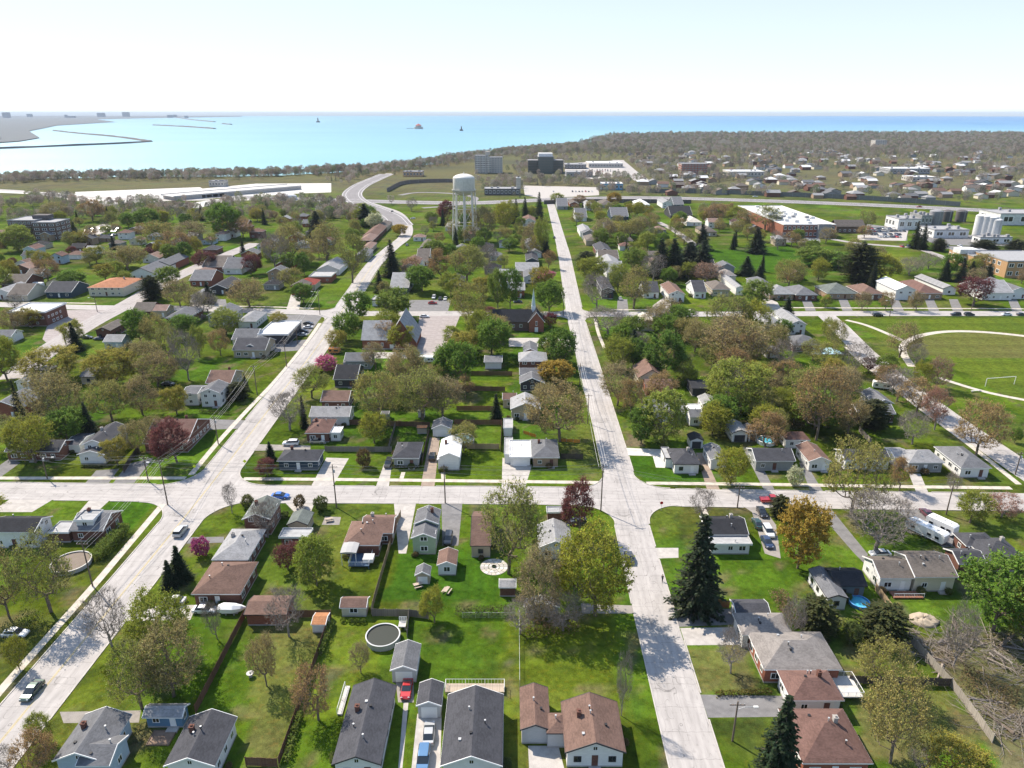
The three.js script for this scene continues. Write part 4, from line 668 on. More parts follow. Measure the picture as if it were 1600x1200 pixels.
["s",143.1,-406.6,9.4,8.2,0,2,110,-1],
["s",135.2,-509.4,18.1,14.3,1,1,146,-1],
["s",170.2,-497,17.7,15,1,3,144,-1],
["b",180.1,-633.9,17.6,21.7,1,1,143,-1],
["b",69.7,-535.9,18.9,19.4,1,1,145,-1],
["c",46.2,-442.7,11.2,13.9,0,0,149,-1],
["y",46.5,-406.6,14.9,18.4,0,3,150,1],
["y",85.9,-565.2,12.4,19.4,0,2,146,-1],
["b",103.7,-581,13.7,18.7,0,1,151,1],
["o",91.1,-550.2,16.9,22.1,1,2,146,-1],
["y",202.8,-653.5,13,18.4,0,1,143,1],
["o",210.3,-597.7,20.8,24,1,0,167,-1],
["o",191.7,-597.7,16.7,14.4,1,1,144,-1],
["g",190.2,-509.4,13.6,12.3,0,3,144,-1],
["s",290.5,-514.5,19.6,9.3,1,2,168,1],
["s",293.2,-509.4,18.1,8.2,1,2,168,0],
["c",301.9,-504.4,9,10.6,0,2,168,0],
["c",329.1,-497,9.3,16.7,0,2,168,1],
["c",346.8,-489.8,10.5,16.5,0,2,168,2],
["o",292.9,-597.7,16.7,15.6,1,1,167,-1],
["b",235.5,-535.9,11.9,14,0,3,167,0],
["b",275,-559.1,9.9,12.4,0,1,167,0],
["y",48.2,-783.6,12,15.8,0,0,154,-1],
["b",71.3,-772.3,9.9,15.6,0,1,154,-1],
["a",107.2,-761.3,14.3,15.3,0,1,138,-1],
["y",213.8,-406.6,16.7,24,1,0,100,-1],
["g",239.5,-424,11.6,17.1,0,2,100,-1],
["g",261.4,-442.7,10.1,15.2,0,0,168,-1],
["G",192.9,-452.7,12.3,24,0,2,100,2],
["G",205.1,-442.7,10.1,22.3,0,2,100,1],
["o",239.6,-497,10.2,13,0,3,167,1],
["G",-282,-568,9.4,8.5,0,0,165,0],
["s",-286,-511,11.8,4.5,0,0,126,-1],
["s",-323,-372,11.2,4.3,0,0,120,0],
["b",-235,-573,7.6,8.2,0,0,165,0],
["b",-164,-481,11.9,10.8,0,2,127,-1],
["b",-403,-399,8.2,7.2,0,0,120,3],
["o",-172,-645,10.8,11.3,0,0,159,0],
["G",-131,-659,13.1,14,0,2,159,0],
["o",-353,-576,10.6,12,0,0,165,2],
["p",-372,-530,7.4,7.4,0,2,120,1],
["o",-314,-420,13.4,13.3,0,0,120,0],
["b",-389,-392,8,8.5,0,0,120,2],
["y",-218,-491,12.5,11.3,0,2,126,0],
["g",-339,-559,8.4,8.1,0,0,165,1],
["y",-360,-377,7.7,7.9,0,0,120,2],
["b",-177,-675,8.2,8.5,0,0,159,2],
["y",-239,-487,11.4,10.7,0,2,126,1],
["b",-330,-563,10.2,10,0,0,165,3],
["y",-398,-490,10.3,10.1,0,0,120,7],
["b",-284,-666,10.1,8.8,0,2,165,-1],
["o",-272,-524,7.7,6.9,0,0,165,1],
["G",-128,-587,10.6,9.2,0,0,158,-1],
["p",-253,-566,5,5,2,0,165,-1],
["o",-105,-453,8.7,9.9,0,2,75,-1],
["p",-385,-575,5.4,5.4,0,2,120,2],
["y",-220,-398,8.4,8.4,0,2,73,-1],
["o",-309,-675,9.9,10.3,0,2,165,4],
["b",-321,-582,8.5,9.2,0,0,165,2],
["s",-370,-518,12.2,4.6,0,2,120,-1],
["o",-248,-467,9,9.1,0,0,126,0],
["b",-293,-567,11,10.5,0,0,165,1],
["o",-175,-546,11.2,12.7,0,2,165,0],
["y",-316,-522,11.3,13,0,0,126,2],
["o",-311,-686,8.8,8.3,0,2,165,5],
["y",-295,-672,8.9,9.3,0,2,165,3],
["b",-398,-686,9.3,9.4,0,0,165,8],
["b",-314,-644,11.2,11.2,0,0,165,4],
["y",-364,-388,11.7,11.6,0,0,120,4],
["s",-386,-641,10.8,4.1,0,0,165,1],
["g",-401,-481,12.9,13.2,0,0,120,1],
["g",-231,-495,11.9,11,0,2,126,-1],
["g",-133,-673,7.7,6.9,0,2,159,0],
["o",-357,-396,7.6,7.7,0,0,120,1],
["y",-122,-642,10.6,11.1,0,2,159,0],
["o",-221,-525,9.3,8,0,0,165,0],
["G",-138,-437,10.7,10.3,0,0,75,1],
["o",-381,-478,8.9,7.8,0,0,120,3],
["b",-335,-675,12.8,14.5,0,0,165,6],
["s",-389,-484,12.7,4.8,0,0,120,1],
["y",-140,-682,12.9,14.3,0,2,159,2],
["b",-344,-636,8.7,8.4,0,0,165,5],
["o",-245,-685,10.1,10.8,0,0,159,3],
["y",-233,-589,9.8,10.1,0,2,165,1],
["o",-235,-632,7.7,6.8,0,2,165,1],
["o",-126,-577,11.7,10.1,0,0,158,-1],
["o",-363,-482,11.7,12.5,0,2,120,0],
["b",-385,-499,8.7,9.9,0,0,120,4],
["p",-244,-475,7.8,7.8,0,0,126,0],
["o",-373,-621,7.7,8.7,0,0,165,7],
["o",-131,-447,12.5,12.9,0,0,75,-1],
["o",-318,-655,12.3,12.8,0,0,165,4],
["y",-326,-575,7.8,8.4,0,0,165,0],
["p",-318,-449,6,6,0,2,120,0],
["G",-172,-576,7.8,7.9,0,2,165,0],
["o",-376,-465,13.3,13.7,0,0,120,2],
["G",-117,-523,13.2,12.3,0,3,156,-1],
["y",-340,-464,8.5,9.6,0,2,120,2],
["o",-373,-583,9.9,9.6,0,0,165,6],
["y",-291,-405,13.2,11.7,0,0,120,0],
["G",-226,-467,11.4,10.9,0,2,126,1],
["y",-307,-637,11.5,12.3,0,0,165,1],
["o",-172,-502,9.5,9.9,0,3,165,0],
["G",-324,-446,8.4,7.6,0,2,120,0],
["g",-330,-583,9.6,8.8,0,0,165,0],
["y",-355,-477,9.8,11.2,0,2,120,3],
["b",-166,-453,9.1,8.1,0,2,128,-1],
["b",-131,-597,10.3,8.8,0,0,158,-1],
["y",-148,-548,10.5,10.9,0,1,165,-1],
["G",-266,-642,11.9,10.2,0,2,165,1],
["G",-332,-415,10.9,11.8,0,0,120,0],
["G",-278,-614,11.4,12.7,0,0,165,1],
["o",-336,-629,10.2,9.6,0,0,165,3],
["b",-216,-656,9,8.7,0,0,159,3],
["b",-191,-637,10.4,8.9,0,0,159,1],
["s",-147,-522,13.6,5.2,0,1,165,-1],
["y",-171,-563,12.9,11.4,0,2,165,0],
["G",-329,-617,12.2,13.8,0,0,165,2],
["G",-249,-655,10.2,9.3,0,0,159,3],
["p",-262,-682,7.5,7.5,0,0,159,-1],
["y",-281,-385,13.4,12.2,0,3,120,-1],
["s",-186,-491,11.8,4.5,0,3,165,-1],
["b",-401,-553,11.3,11.9,0,2,120,1],
["y",-230,-652,11.9,13.5,0,0,159,-1],
["p",-246,-617,8,8,0,2,165,0],
["y",-384,-432,10.3,10.5,0,0,120,5],
["p",-299,-483,7.4,7.4,0,0,126,1],
["o",-316,-512,12.2,12.1,0,0,126,2],
["G",-169,-613,9.8,9,0,0,159,1],
["o",-277,-628,12.3,13.4,0,2,165,3],
["y",-135,-638,12.6,10.9,0,2,159,1],
["o",-155,-485,11.4,10.4,0,3,165,1],
["G",-383,-593,8.1,7.2,0,0,165,3],
["b",-335,-439,12.2,11.1,0,0,120,1],
["s",-134,-512,13.8,5.3,0,0,160,-1],
["y",-245,-450,11.5,10.2,0,0,126,0],
["o",-369,-553,10.3,10.5,0,2,120,1],
["o",-194,-608,10.7,11.9,0,0,159,1],
["y",-403,-419,11.7,11.7,0,0,120,6],
["b",-316,-538,10,11.4,0,0,126,-1],
["G",-214,-678,7.8,8.3,0,0,159,2],
["s",-367,-657,12.7,4.8,0,0,165,0],
["y",-238,-423,9.6,9.6,0,0,125,0],
["g",-305,-373,9.6,8.7,0,0,120,0],
["y",-257,-649,9.4,8.8,0,2,165,2],
["G",-169,-674,10.8,10.5,0,2,159,1],
["y",-372,-672,11.2,11.7,0,0,165,2],
["G",-216,-465,12.8,11.2,0,2,126,0],
["s",-217,-631,14.4,5.5,0,0,159,0],
["b",-130,-478,12.7,11.4,0,0,161,-1],
["y",-312,-460,8.6,7.4,0,2,120,1],
["G",-399,-506,13.1,11.4,0,0,120,3],
["o",-234,-674,12.1,11.9,0,0,159,2],
["G",-385,-470,11.1,12.5,0,0,120,2],
["s",-281,-654,13.4,5.1,0,2,165,-1],
["s",-276,-684,9.6,3.7,0,0,159,1],
["o",-143,-646,9.2,9.3,0,2,159,-1],
["o",-269,-450,9.7,10.4,0,0,126,1],
["g",-177,-593,11.8,11.6,0,0,158,-1],
["o",-146,-532,9.4,10.7,0,1,165,-1],
["y",-356,-431,9.8,10.7,0,0,120,3],
["G",-387,-376,12.3,12.7,0,0,120,1],
["y",-400,-639,11,12.6,0,0,165,3],
["y",-292,-441,12.3,11.5,0,2,120,0],
["b",-404,-603,8.4,9.5,0,0,165,7],
["o",-137,-370,9.1,10.1,0,1,112,-1],
["y",-162,-469,9.6,8.4,0,2,127,-1],
["G",-125,-612,7.8,7.6,0,0,159,0],
["G",-192,-392,12,13.1,0,0,111,-1],
["p",-267,-659,5.8,5.8,0,2,165,1],
["b",-327,-421,10.4,10.6,0,0,120,0],
["o",-348,-626,12.3,11.6,0,0,165,5],
["y",-331,-393,9.7,8.6,0,0,120,1],
["b",-358,-496,9.2,9.5,0,2,120,0],
["G",-376,-544,12.4,14.1,0,2,120,1],
["y",-237,-409,10.4,11.5,0,0,125,1],
["o",-253,-629,9.7,9,0,2,165,2],
["o",-122,-387,12.9,14.5,0,3,74,-1],
["p",-153,-672,6.3,6.3,0,2,159,-1],
["G",-403,-623,9.3,9.5,0,0,165,4],
["b",-177,-653,9.7,9.4,0,0,159,0],
["G",-39,-566,8.9,8,0,2,166,-1],
["y",-10,-683,12.3,11,0,2,133,3],
["s",4,-662,10,3.8,0,2,133,-1],
["g",-32,-656,12.6,13,0,2,163,1],
["y",-31,-579,10.4,10.8,0,2,166,-1],
["o",-22,-641,9.1,8.9,0,0,133,1],
["o",5,-580,9.1,8,0,3,133,-1],
["o",-31,-533,13.4,11.6,0,3,166,-1],
["b",-54,-535,8.2,8.8,0,0,166,1],
["b",17,-549,13.5,15.2,0,2,135,-1],
["o",-65,-595,7.8,8.4,0,0,163,-1],
["o",-42,-642,12.2,13.9,0,2,163,1],
["o",-47,-572,13,11.9,0,2,166,-1],
["o",-7,-624,12.5,13.9,0,0,133,0],
["o",-5,-444,8.7,9,0,2,129,-1],
["o",-19,-622,11.7,11.7,0,1,163,-1],
["G",-47,-483,8,7.8,0,2,164,1],
["b",-2,-644,9,9.2,0,0,133,-1],
["y",18,-675,10.9,12.1,0,2,133,2],
["y",17,-664,11.8,12.9,0,2,133,1],
["o",-7,-565,9.2,8.2,0,1,166,-1],
["o",-5,-545,10.7,10.8,0,2,135,0],
["o",-53,-629,9.4,9.5,0,2,163,0],
["s",-49,-420,12.1,4.6,0,3,76,-1],
["o",-41,-657,7.8,6.9,0,2,163,4],
["g",-48,-648,12.8,13,0,2,163,0],
["g",-11,-540,8.5,9.3,0,1,166,-1],
["g",14,-563,11.1,11.4,0,2,135,-1],
["g",-69,-571,8.9,8.5,0,0,166,-1],
["y",-33,-374,12.4,13.7,0,1,77,-1],
["y",16,-389,12.7,13.3,0,2,132,-1],
["o",-73,-652,7.9,7.8,0,2,163,3],
["o",-27,-680,10,9.7,0,2,133,-1],
["o",-69,-374,7.7,8,0,3,77,-1],
["o",-47,-590,8.2,8.5,0,3,163,-1],
["b",-46,-557,9.1,9.8,0,0,166,0],
["y",-31,-465,11.4,10.4,0,1,164,-1],
["G",-23,-491,12.4,10.7,0,0,136,1],
["G",-42,-627,9.8,10.1,0,2,163,0],
["G",7,-611,9.5,8.8,0,3,133,-1],
["G",-41,-477,9.8,9.7,0,1,164,-1],
["y",-5,-652,13.4,14.2,0,2,133,0],
["y",-11,-642,11.2,12.4,0,0,133,-1],
["G",3,-522,9.1,9.5,0,0,135,-1],
["g",-15,-463,12.7,10.8,0,0,134,-1],
["G",-2,-500,9.9,11.3,0,0,136,0],
["b",-60,-416,12.7,13.1,0,3,76,-1],
["G",-38,-543,9.2,8.8,0,3,166,0],
["s",-41,-519,14.5,5.5,0,1,162,-1],
["b",-32,-628,12.3,12.1,0,2,163,0],
["y",17,-493,13.3,12.1,0,3,136,-1],
["G",-21,-528,12.1,12.3,0,3,166,1],
["s",-37,-573,9.1,3.4,0,2,166,-1],
["g",-67,-614,9.7,9.5,0,0,163,-1],
["y",-15,-369,11.6,12.5,0,0,132,-1],
["b",-39,-663,10.6,9.3,0,2,163,1],
["o",9,-553,10.6,11.7,0,2,135,1],
["s",-21,-653,9.3,3.5,0,0,133,-1],
["b",-35,-436,11.8,12,0,1,76,-1],
["G",-71,-631,10.9,12.1,0,2,163,1],
["s",-60,-624,14.3,5.4,0,2,163,-1],
["o",-64,-655,13.2,13.1,0,2,163,2],
["o",130,-571,11.4,12,0,0,144,0],
["o",93,-626,9.1,8,0,3,153,1],
["G",111,-564,7.6,7,0,2,146,-1],
["b",62,-704,9,7.8,0,2,152,-1],
["g",204,-420,7.5,8.4,0,0,100,-1],
["o",95,-408,9,8.7,0,0,108,-1],
["y",170,-645,9.9,10.5,0,1,143,0],
["y",116,-721,9.9,9.5,0,3,139,0],
["o",109,-492,10,11.3,0,1,147,-1],
["o",125,-624,9.5,8.6,0,0,143,-1],
["b",76,-566,8.5,8.1,0,1,151,0],
["o",170,-590,8.7,9.9,0,1,144,0],
["y",127,-677,11.1,10.9,0,1,153,1],
["G",213,-534,11.1,10.2,0,3,167,0],
["G",194,-680,8,8.9,0,1,142,-1],
["o",78,-718,11.7,12.6,0,3,137,-1],
["g",197,-700,12.3,13.3,0,1,142,2],
["o",86,-468,8.9,7.9,0,1,148,-1],
["y",179,-410,13.1,11.8,0,2,96,-1],
["o",165,-405,11.5,12.1,0,1,110,-1],
["y",111,-500,9.2,8.6,0,3,146,1],
["o",176,-668,10.8,11.2,0,1,142,0],
["b",205,-523,10.9,11.6,0,3,167,1],
["o",96,-569,9.6,8.2,0,2,146,-1],
["o",101,-708,11.1,9.6,0,2,153,1],
["g",181,-649,12,10.5,0,1,143,-1],
["G",100,-692,10.2,9.7,0,2,153,-1],
["y",88,-484,10.4,9.5,0,1,147,1],
["G",207,-430,9.1,9.2,0,2,100,0],
["G",210,-497,9.1,10.3,0,3,167,1],
["s",77,-480,10.7,4.1,0,1,147,-1],
["y",103,-409,11,10.2,0,0,108,-1],
["y",120,-650,7.6,7.5,0,3,153,-1],
["y",62,-405,8.7,9.2,0,3,150,0],
["g",107,-557,9.2,9.4,0,1,146,0],
["o",174,-606,9.1,9.5,0,2,144,-1],
["y",112,-691,11.3,12.7,0,2,153,0],
["y",85,-497,8.1,8.6,0,1,147,0],
["G",105,-504,8.6,9.4,0,3,146,2],
["G",106,-593,13,14.3,0,1,151,-1],
["o",96,-703,10.9,11.3,0,2,153,0],
["s",200,-388,16,6.1,1,2,98,-1],
["y",78,-643,10.2,11.6,0,3,152,-1],
["s",69,-710,11.6,4.4,0,3,137,-1],
["y",188,-542,9.2,9.6,0,3,144,-1],
["y",199,-665,7.5,8.2,0,1,142,-1],
["s",163,-522,12.2,4.6,0,3,144,0],
["g",185,-702,11.2,10.5,0,1,142,1],
["o",103,-602,12.6,11.5,0,1,151,-1],
["G",79,-518,11,10.7,0,3,146,0],
["y",118,-683,13.3,12.1,0,1,153,0],
["o",128,-531,11.9,13.4,0,1,146,2],
["G",129,-480,8.5,9.7,0,1,147,1],
["o",77,-448,9.9,8.6,0,1,149,-1],
["b",200,-693,10.9,12.2,0,1,142,0],
["g",187,-680,10.6,10.7,0,1,142,0],
["o",112,-550,9.6,9.2,0,1,146,1],
["s",94,-598,12.1,4.6,0,1,151,-1],
["o",181,-550,12.3,11.1,0,3,144,-1],
["G",144,-621,12.5,12.8,0,3,143,-1],
["y",126,-715,10.4,10.4,0,3,139,1],
["s",158,-510,12.1,4.6,0,3,144,1],
["y",139,-613,11,9.5,0,3,143,-1],
["o",117,-598,9.5,9.5,0,0,144,1],
["o",91,-635,7.8,6.9,0,3,153,0],
["G",97,-521,11,9.8,0,3,146,1],
["y",93,-440,11.6,10.9,0,1,149,-1],
["G",111,-528,9.5,10.1,0,1,146,-1],
["b",214,-670,7.5,8.4,0,1,142,2],
["y",82,-700,11.8,10.9,0,2,153,1],
["b",209,-698,11,9.6,0,1,142,1],
["o",179,-571,12.5,11.9,0,1,144,1],
["o",100,-545,8.7,9.3,0,1,146,0],
["o",209,-510,7.9,8.7,0,3,167,0],
["o",56,-627,11.3,12.8,0,3,152,-1],
["g",120,-482,8.5,9.5,0,1,147,-1],
["o",182,-693,9.5,9.5,0,1,142,1],
["o",80,-673,9.6,9.2,0,0,153,-1],
["G",110,-482,8.4,9.6,0,1,147,0],
["s",154,-434,11.2,4.2,0,1,108,1],
["g",131,-491,8.4,8.7,0,1,146,1],
["y",97,-508,12.9,14.4,0,3,146,0],
["b",139,-599,10.1,11.2,0,2,144,-1],
["G",89,-399,10.3,9.7,0,2,106,-1],
["o",199,-685,7.9,8.2,0,1,142,2],
["G",65,-523,12.9,12.5,0,3,145,-1],
["o",160,-418,9,8.4,0,2,110,-1],
["b",124,-641,9.5,9.2,0,0,143,-1],
["G",-319,-205,8.8,9,0,0,121,2],
["y",-357,-208,13.2,11.8,0,0,121,4],
["o",-313,-341,10.4,11.6,0,0,119,0],
["G",-355,-238,8.8,7.6,0,0,121,3],
["y",-271,-332,11.6,12.7,0,3,118,-1],
["b",-358,-199,13,11.6,0,0,121,0],
["g",-377,-297,12.8,14.6,0,0,119,0],
["o",-395,-315,7.7,7.7,0,0,119,3],
["o",-334,-282,11.9,10.3,0,3,119,-1],
["b",-371,-191,10.7,9.1,0,0,121,1],
["o",-336,-263,10.7,11.8,0,0,121,3],
["o",-383,-235,9.1,7.9,0,0,121,5],
["g",-392,-268,12.2,13.9,0,0,119,1],
["g",-318,-299,13.4,14.9,0,3,119,-1],
["y",-185,-287,10.7,10.4,0,3,117,-1],
["g",-358,-225,12.3,13.8,0,0,121,1],
["g",-251,-186,13.4,14.8,0,0,122,2],
["G",-234,-238,10.8,10.2,0,3,121,-1],
["G",-107,-356,10.6,10.9,0,0,78,-1],
["g",-212,-228,9.6,8.4,0,0,122,1],
["y",-106,-310,7.9,8.6,0,2,64,-1],
["y",-201,-197,9.1,10,0,3,122,-1],
["G",-142,-296,10.9,12.6,0,1,124,-1],
["y",-385,-226,10.6,10.7,0,0,121,5],
["G",-352,-215,8.6,9.7,0,0,121,4],
["y",-126,-300,12.5,13.7,0,0,68,-1],
["y",-367,-329,9.8,9.4,0,0,119,-1],
["y",-201,-266,10.2,9,0,3,121,0],
["o",-283,-185,10.2,10.1,0,0,122,0],
["b",-160,-225,7.5,6.7,0,3,122,-1],
["y",-255,-242,10.6,11.6,0,3,121,1],
["o",-327,-260,10.9,9.5,0,0,121,2],
["y",-350,-232,13,12,0,0,121,3],
["G",-323,-281,12.7,11.5,0,0,121,1],
["y",-275,-220,13,13.9,0,3,121,3],
["y",-290,-349,13.3,13,0,3,119,1],
["y",-219,-312,9.8,10,0,3,71,-1],
["y",-291,-241,12.7,11.1,0,0,121,1],
["g",-268,-288,10.5,11.7,0,0,121,0],
["g",-263,-212,13.5,12.2,0,3,121,-1],
["b",-385,-287,10.6,11.6,0,0,119,-1],
["g",-199,-229,10.7,12.1,0,0,122,0],
["o",-286,-277,8.8,7.7,0,0,121,0],
["o",-154,-338,12.6,11.5,0,1,116,-1],
["o",-344,-298,10.8,11.6,0,0,119,1],
["g",-146,-332,12.4,13.8,0,2,115,-1],
["o",-360,-298,8.6,8.7,0,0,119,2],
["g",-245,-341,9,10,0,0,71,-1],
["y",-276,-347,9,8.7,0,3,119,0],
["y",-271,-263,8.7,7.5,0,0,121,0],
["G",-240,-292,11.4,12.2,0,0,121,0],
["o",-300,-277,11.9,10.1,0,0,121,1],
["y",-384,-192,7.7,7.1,0,0,121,6],
["y",-270,-321,12.3,12.7,0,0,71,-1],
["G",-265,-195,8.7,7.9,0,0,122,-1],
["o",-350,-208,7.8,8.6,0,0,121,4],
["b",-383,-253,7.6,8.1,0,3,119,-1],
["y",-337,-232,12.3,12.4,0,0,121,2],
["o",-262,-321,13.2,12.9,0,0,71,-1],
["b",-127,-238,12.7,14.3,0,0,69,-1],
["y",-268,-226,11.7,12.5,0,3,121,2],
["y",-310,-311,8.4,9.2,0,3,119,2],
["o",17,-266,9.5,8.5,0,1,79,-1],
["b",-6,-292,11.9,11.6,0,2,63,-1],
["y",-7,-304,8.2,9.3,0,2,63,3],
["y",-19,-280,7.6,8.2,0,2,63,0],
["y",-45,-281,11.1,11.2,0,2,62,-1],
["y",-54,-300,12.1,13.1,0,1,64,-1],
["o",-37,-241,13.3,12.7,0,1,62,-1],
["y",-25,-286,8.6,9.3,0,2,63,1],
["o",-17,-306,12.2,12.6,0,2,63,-1],
["G",14,-274,9.3,8.7,0,2,79,-1],
["b",-53,-287,10.5,10.6,0,2,62,1],
["b",-52,-256,10.9,9.4,0,2,62,0],
["y",-41,-191,9.9,9,0,0,37,-1],
["o",10,-317,10.4,11.3,0,0,84,-1],
["b",-16,-226,8,7.2,0,0,82,-1],
["o",-28,-235,9.3,10.3,0,2,38,-1],
["o",-14,-186,8.8,9.5,0,2,35,-1],
["y",-14,-294,13.1,12.8,0,2,63,2],
["b",-42,-220,8.4,8,0,2,39,-1],
["o",11,-218,8.7,9,0,1,81,-1],
["b",50,-223,11,12,0,2,88,-1],
["y",88,-215,8.3,9.1,0,1,86,-1],
["y",116,-240,9.8,10.2,0,2,89,-1],
["g",129,-251,13.3,13.4,0,3,92,-1],
["b",132,-213,12,13.3,0,1,89,-1],
["G",94,-201,12.9,13.7,0,2,52,-1],
["o",119,-266,8.9,9.3,0,1,93,-1],
["o",116,-230,10.1,9.5,0,2,89,-1],
["b",86,-265,10.2,9.7,0,0,93,2],
["o",62,-273,10.3,8.9,0,2,83,1],
["b",73,-185,11.7,11.5,0,2,50,-1],
["o",103,-210,8.8,9.1,0,0,89,-1],
["y",77,-198,9.1,10.4,0,1,49,-1],
["o",75,-291,11.2,12.5,0,3,84,-1],
["G",119,-299,7.6,8.4,0,3,91,-1],
["G",51,-288,12.4,11.4,0,3,84,1],
["G",75,-308,11.9,12.8,0,1,84,-1],
["y",112,-287,8,8.3,0,0,92,-1],
["g",75,-231,11.6,13.1,0,1,85,-1],
["g",103,-254,13.4,11.6,0,3,93,-1],
["o",94,-260,10.6,9.5,0,3,93,1],
["G",67,-296,10.5,12.1,0,3,84,0],
["b",133,-235,9.2,9.4,0,2,89,0],
["g",131,-224,12.9,12.2,0,1,89,-1],
["o",119,-253,12.3,11.7,0,3,93,2],
["b",71,-314,13.3,14.4,0,1,84,-1],
["y",86,-236,9.9,10.5,0,1,85,-1],
["o",75,-277,13.3,12.4,0,0,93,-1],
["y",61,-197,10.5,10.2,0,0,49,-1],
["G",46,-283,10.3,10.5,0,3,84,2],
["b",95,-273,9.1,8.4,0,0,93,0],
["g",52,-279,8.6,9.1,0,3,84,1],
["o",79,-206,12,11.4,0,1,49,-1],
["b",90,-229,8.3,7.9,0,1,85,1],
["b",79,-243,12.2,12.9,0,1,85,0],
["b",64,-304,12.9,13.8,0,3,84,-1],
["o",99,-284,12.1,12.5,0,2,93,-1],
["o",62,-258,8.3,7.8,0,2,83,0],
["G",47,-260,11.1,9.5,0,2,83,-1],
["b",87,-281,13.3,13.4,0,0,93,1],
["o",63,-245,8.8,9.6,0,2,85,0],
["g",81,-313,9.1,8,0,1,84,-1],
["o",619,-551,12.3,14,0,1,168,18],
["o",358,-360,11.4,11.6,0,1,102,1],
["s",401,-366,9.8,3.7,0,1,168,1],
["o",290,-435,11.9,12,0,0,168,-1],
["y",514,-622,8.7,9.4,0,1,167,-1],
["o",570,-589,13,13.9,0,1,168,14],
["b",521,-666,10,11,0,1,167,2],
["y",488,-439,10.8,11.3,0,1,168,1],
["g",457,-582,9.3,8.1,0,1,168,1],
["s",596,-420,15,5.7,1,1,168,-1],
["s",373,-394,14.6,5.5,0,1,168,0],
["b",419,-415,12.6,12.7,0,1,168,3],
["b",368,-470,11.8,13.3,0,1,168,0],
["G",630,-542,8.5,9.5,0,1,168,2],
["o",560,-365,10.3,8.9,0,1,168,10],
["o",592,-510,12.7,12,0,1,168,13],
["b",454,-534,7.5,6.9,0,1,168,5],
["b",262,-396,10.1,10.4,0,2,102,-1],
["s",605,-460,14,5.3,0,1,168,2],
["b",580,-631,11.8,11.7,0,1,168,10],
["o",588,-486,13,13.3,0,1,168,12],
["G",632,-611,10.9,11.7,0,1,168,3],
["b",491,-607,12.3,10.6,0,1,167,1],
["o",609,-614,13.1,13.6,0,1,168,19],
["b",604,-600,10.3,10.2,0,1,168,11],
["o",620,-435,8.6,9.4,0,1,168,16],
["G",265,-426,13,11.1,0,0,168,-1],
["o",576,-503,10.5,10.9,0,1,168,11],
["o",469,-422,11.7,12.3,0,1,168,2],
["o",477,-536,10.9,9.9,0,1,168,5],
["b",570,-618,11.5,13.2,0,1,168,9],
["o",438,-462,11.9,13.1,0,1,168,1],
["g",575,-653,9.1,8.6,0,1,167,-1],
["b",239,-461,10.6,10.5,0,0,168,-1],
["b",391,-485,13,13.9,0,1,168,2],
["o",553,-385,11.8,10.1,0,1,168,8],
["G",505,-405,12.3,10.7,0,1,168,0],
["y",479,-590,11.7,10.9,0,1,168,3],
["g",494,-378,9.1,8.5,0,1,168,0],
["g",317,-393,7.5,8.1,0,3,168,-1],
["o",323,-383,11.4,10.4,0,1,102,0],
["y",536,-394,10.1,8.9,0,1,168,4],
["b",616,-485,11.6,12.5,0,1,168,8],
["y",535,-605,13.3,11.6,0,1,168,5],
["b",582,-475,11.4,11.8,0,1,168,7],
["o",511,-586,11.9,12,0,1,168,9],
["y",453,-448,13,12.8,0,1,168,0],
["b",385,-456,10.2,10.9,0,1,168,1],
["o",364,-411,9.8,10.7,0,1,168,0],
["o",481,-407,12.9,11.6,0,1,168,3],
["y",496,-493,8.6,7.7,0,1,168,2],
["o",458,-613,9.3,8.6,0,1,167,0],
["g",609,-377,9.7,10.3,0,1,168,2],
["y",279,-426,9.7,8.7,0,0,168,-1],
["b",497,-398,9.2,8.9,0,1,168,6],
["o",488,-531,7.8,8.2,0,1,168,6],
["o",518,-656,10.4,11.7,0,1,167,1],
["o",600,-546,8.2,7.1,0,1,168,17],
["o",611,-503,10.6,10.5,0,1,168,15],
["G",638,-379,8.2,9.2,0,1,168,1],
["b",292,-401,8.1,8.1,0,3,168,-1],
["b",416,-374,7.9,7.8,0,1,168,4],
["o",497,-567,11.7,11.6,0,1,168,7],
["o",483,-418,11.4,12,0,1,168,4],
["y",-395,-133,11.5,10.2,0,0,121,7],
["y",-297,-141,11.9,13.2,0,0,122,-1],
["o",-297,-126,11.7,10,0,0,122,2],
["y",-270,-131,8.8,7.6,0,0,16,-1],
["o",-276,-149,9.3,8.8,0,0,122,1],
["o",-346,-151,11.6,9.9,0,3,121,-1],
["y",-126,-146,9.7,10.8,0,0,20,-1],
["o",-186,-133,11.2,10.3,0,0,16,1],
["y",196,-132,9.1,10.4,0,1,55,-1],
["g",191,-145,9.6,10,0,1,55,1],
["g",137,-120,8.9,9.8,0,1,58,0],
["y",146,-87,10.4,10.5,0,1,58,-1],
["o",163,-128,9.1,8.9,0,3,55,-1],
["g",202,-74,11,12.3,0,1,58,2],
["g",139,-130,8,8.7,0,1,58,1],
["g",177,-131,13.2,12.3,0,1,55,0],
["h",-67.9,-84.4,1.3,1.7,0,0,0,-1],
["h",-42.5,-79.1,1,1,2,1,2,-1],
["h",-26.9,-80.1,1.7,2.1,0,3,3,-1],
["h",-6.4,-75.9,1.3,1.6,0,3,6,-1],
["h",-0.8,-78.9,1.9,2,0,1,6,-1],
["h",17.6,-83.2,1,1.3,2,1,10,-1],
["h",48.6,-95.1,1.9,2,0,2,13,-1],
["h",52.1,-95.1,0.9,1.1,2,2,13,-1],
["h",54.3,-90.6,0.8,1,2,1,13,-1],
["h",47.2,-76.4,1.2,1.6,0,3,14,-1],
["h",41.8,-85.4,1.9,2.3,0,0,14,-1],
["h",-129.3,-178.8,1.1,1.4,2,1,16,-1],
["h",-126.5,-184,1.3,1.5,0,3,17,-1],
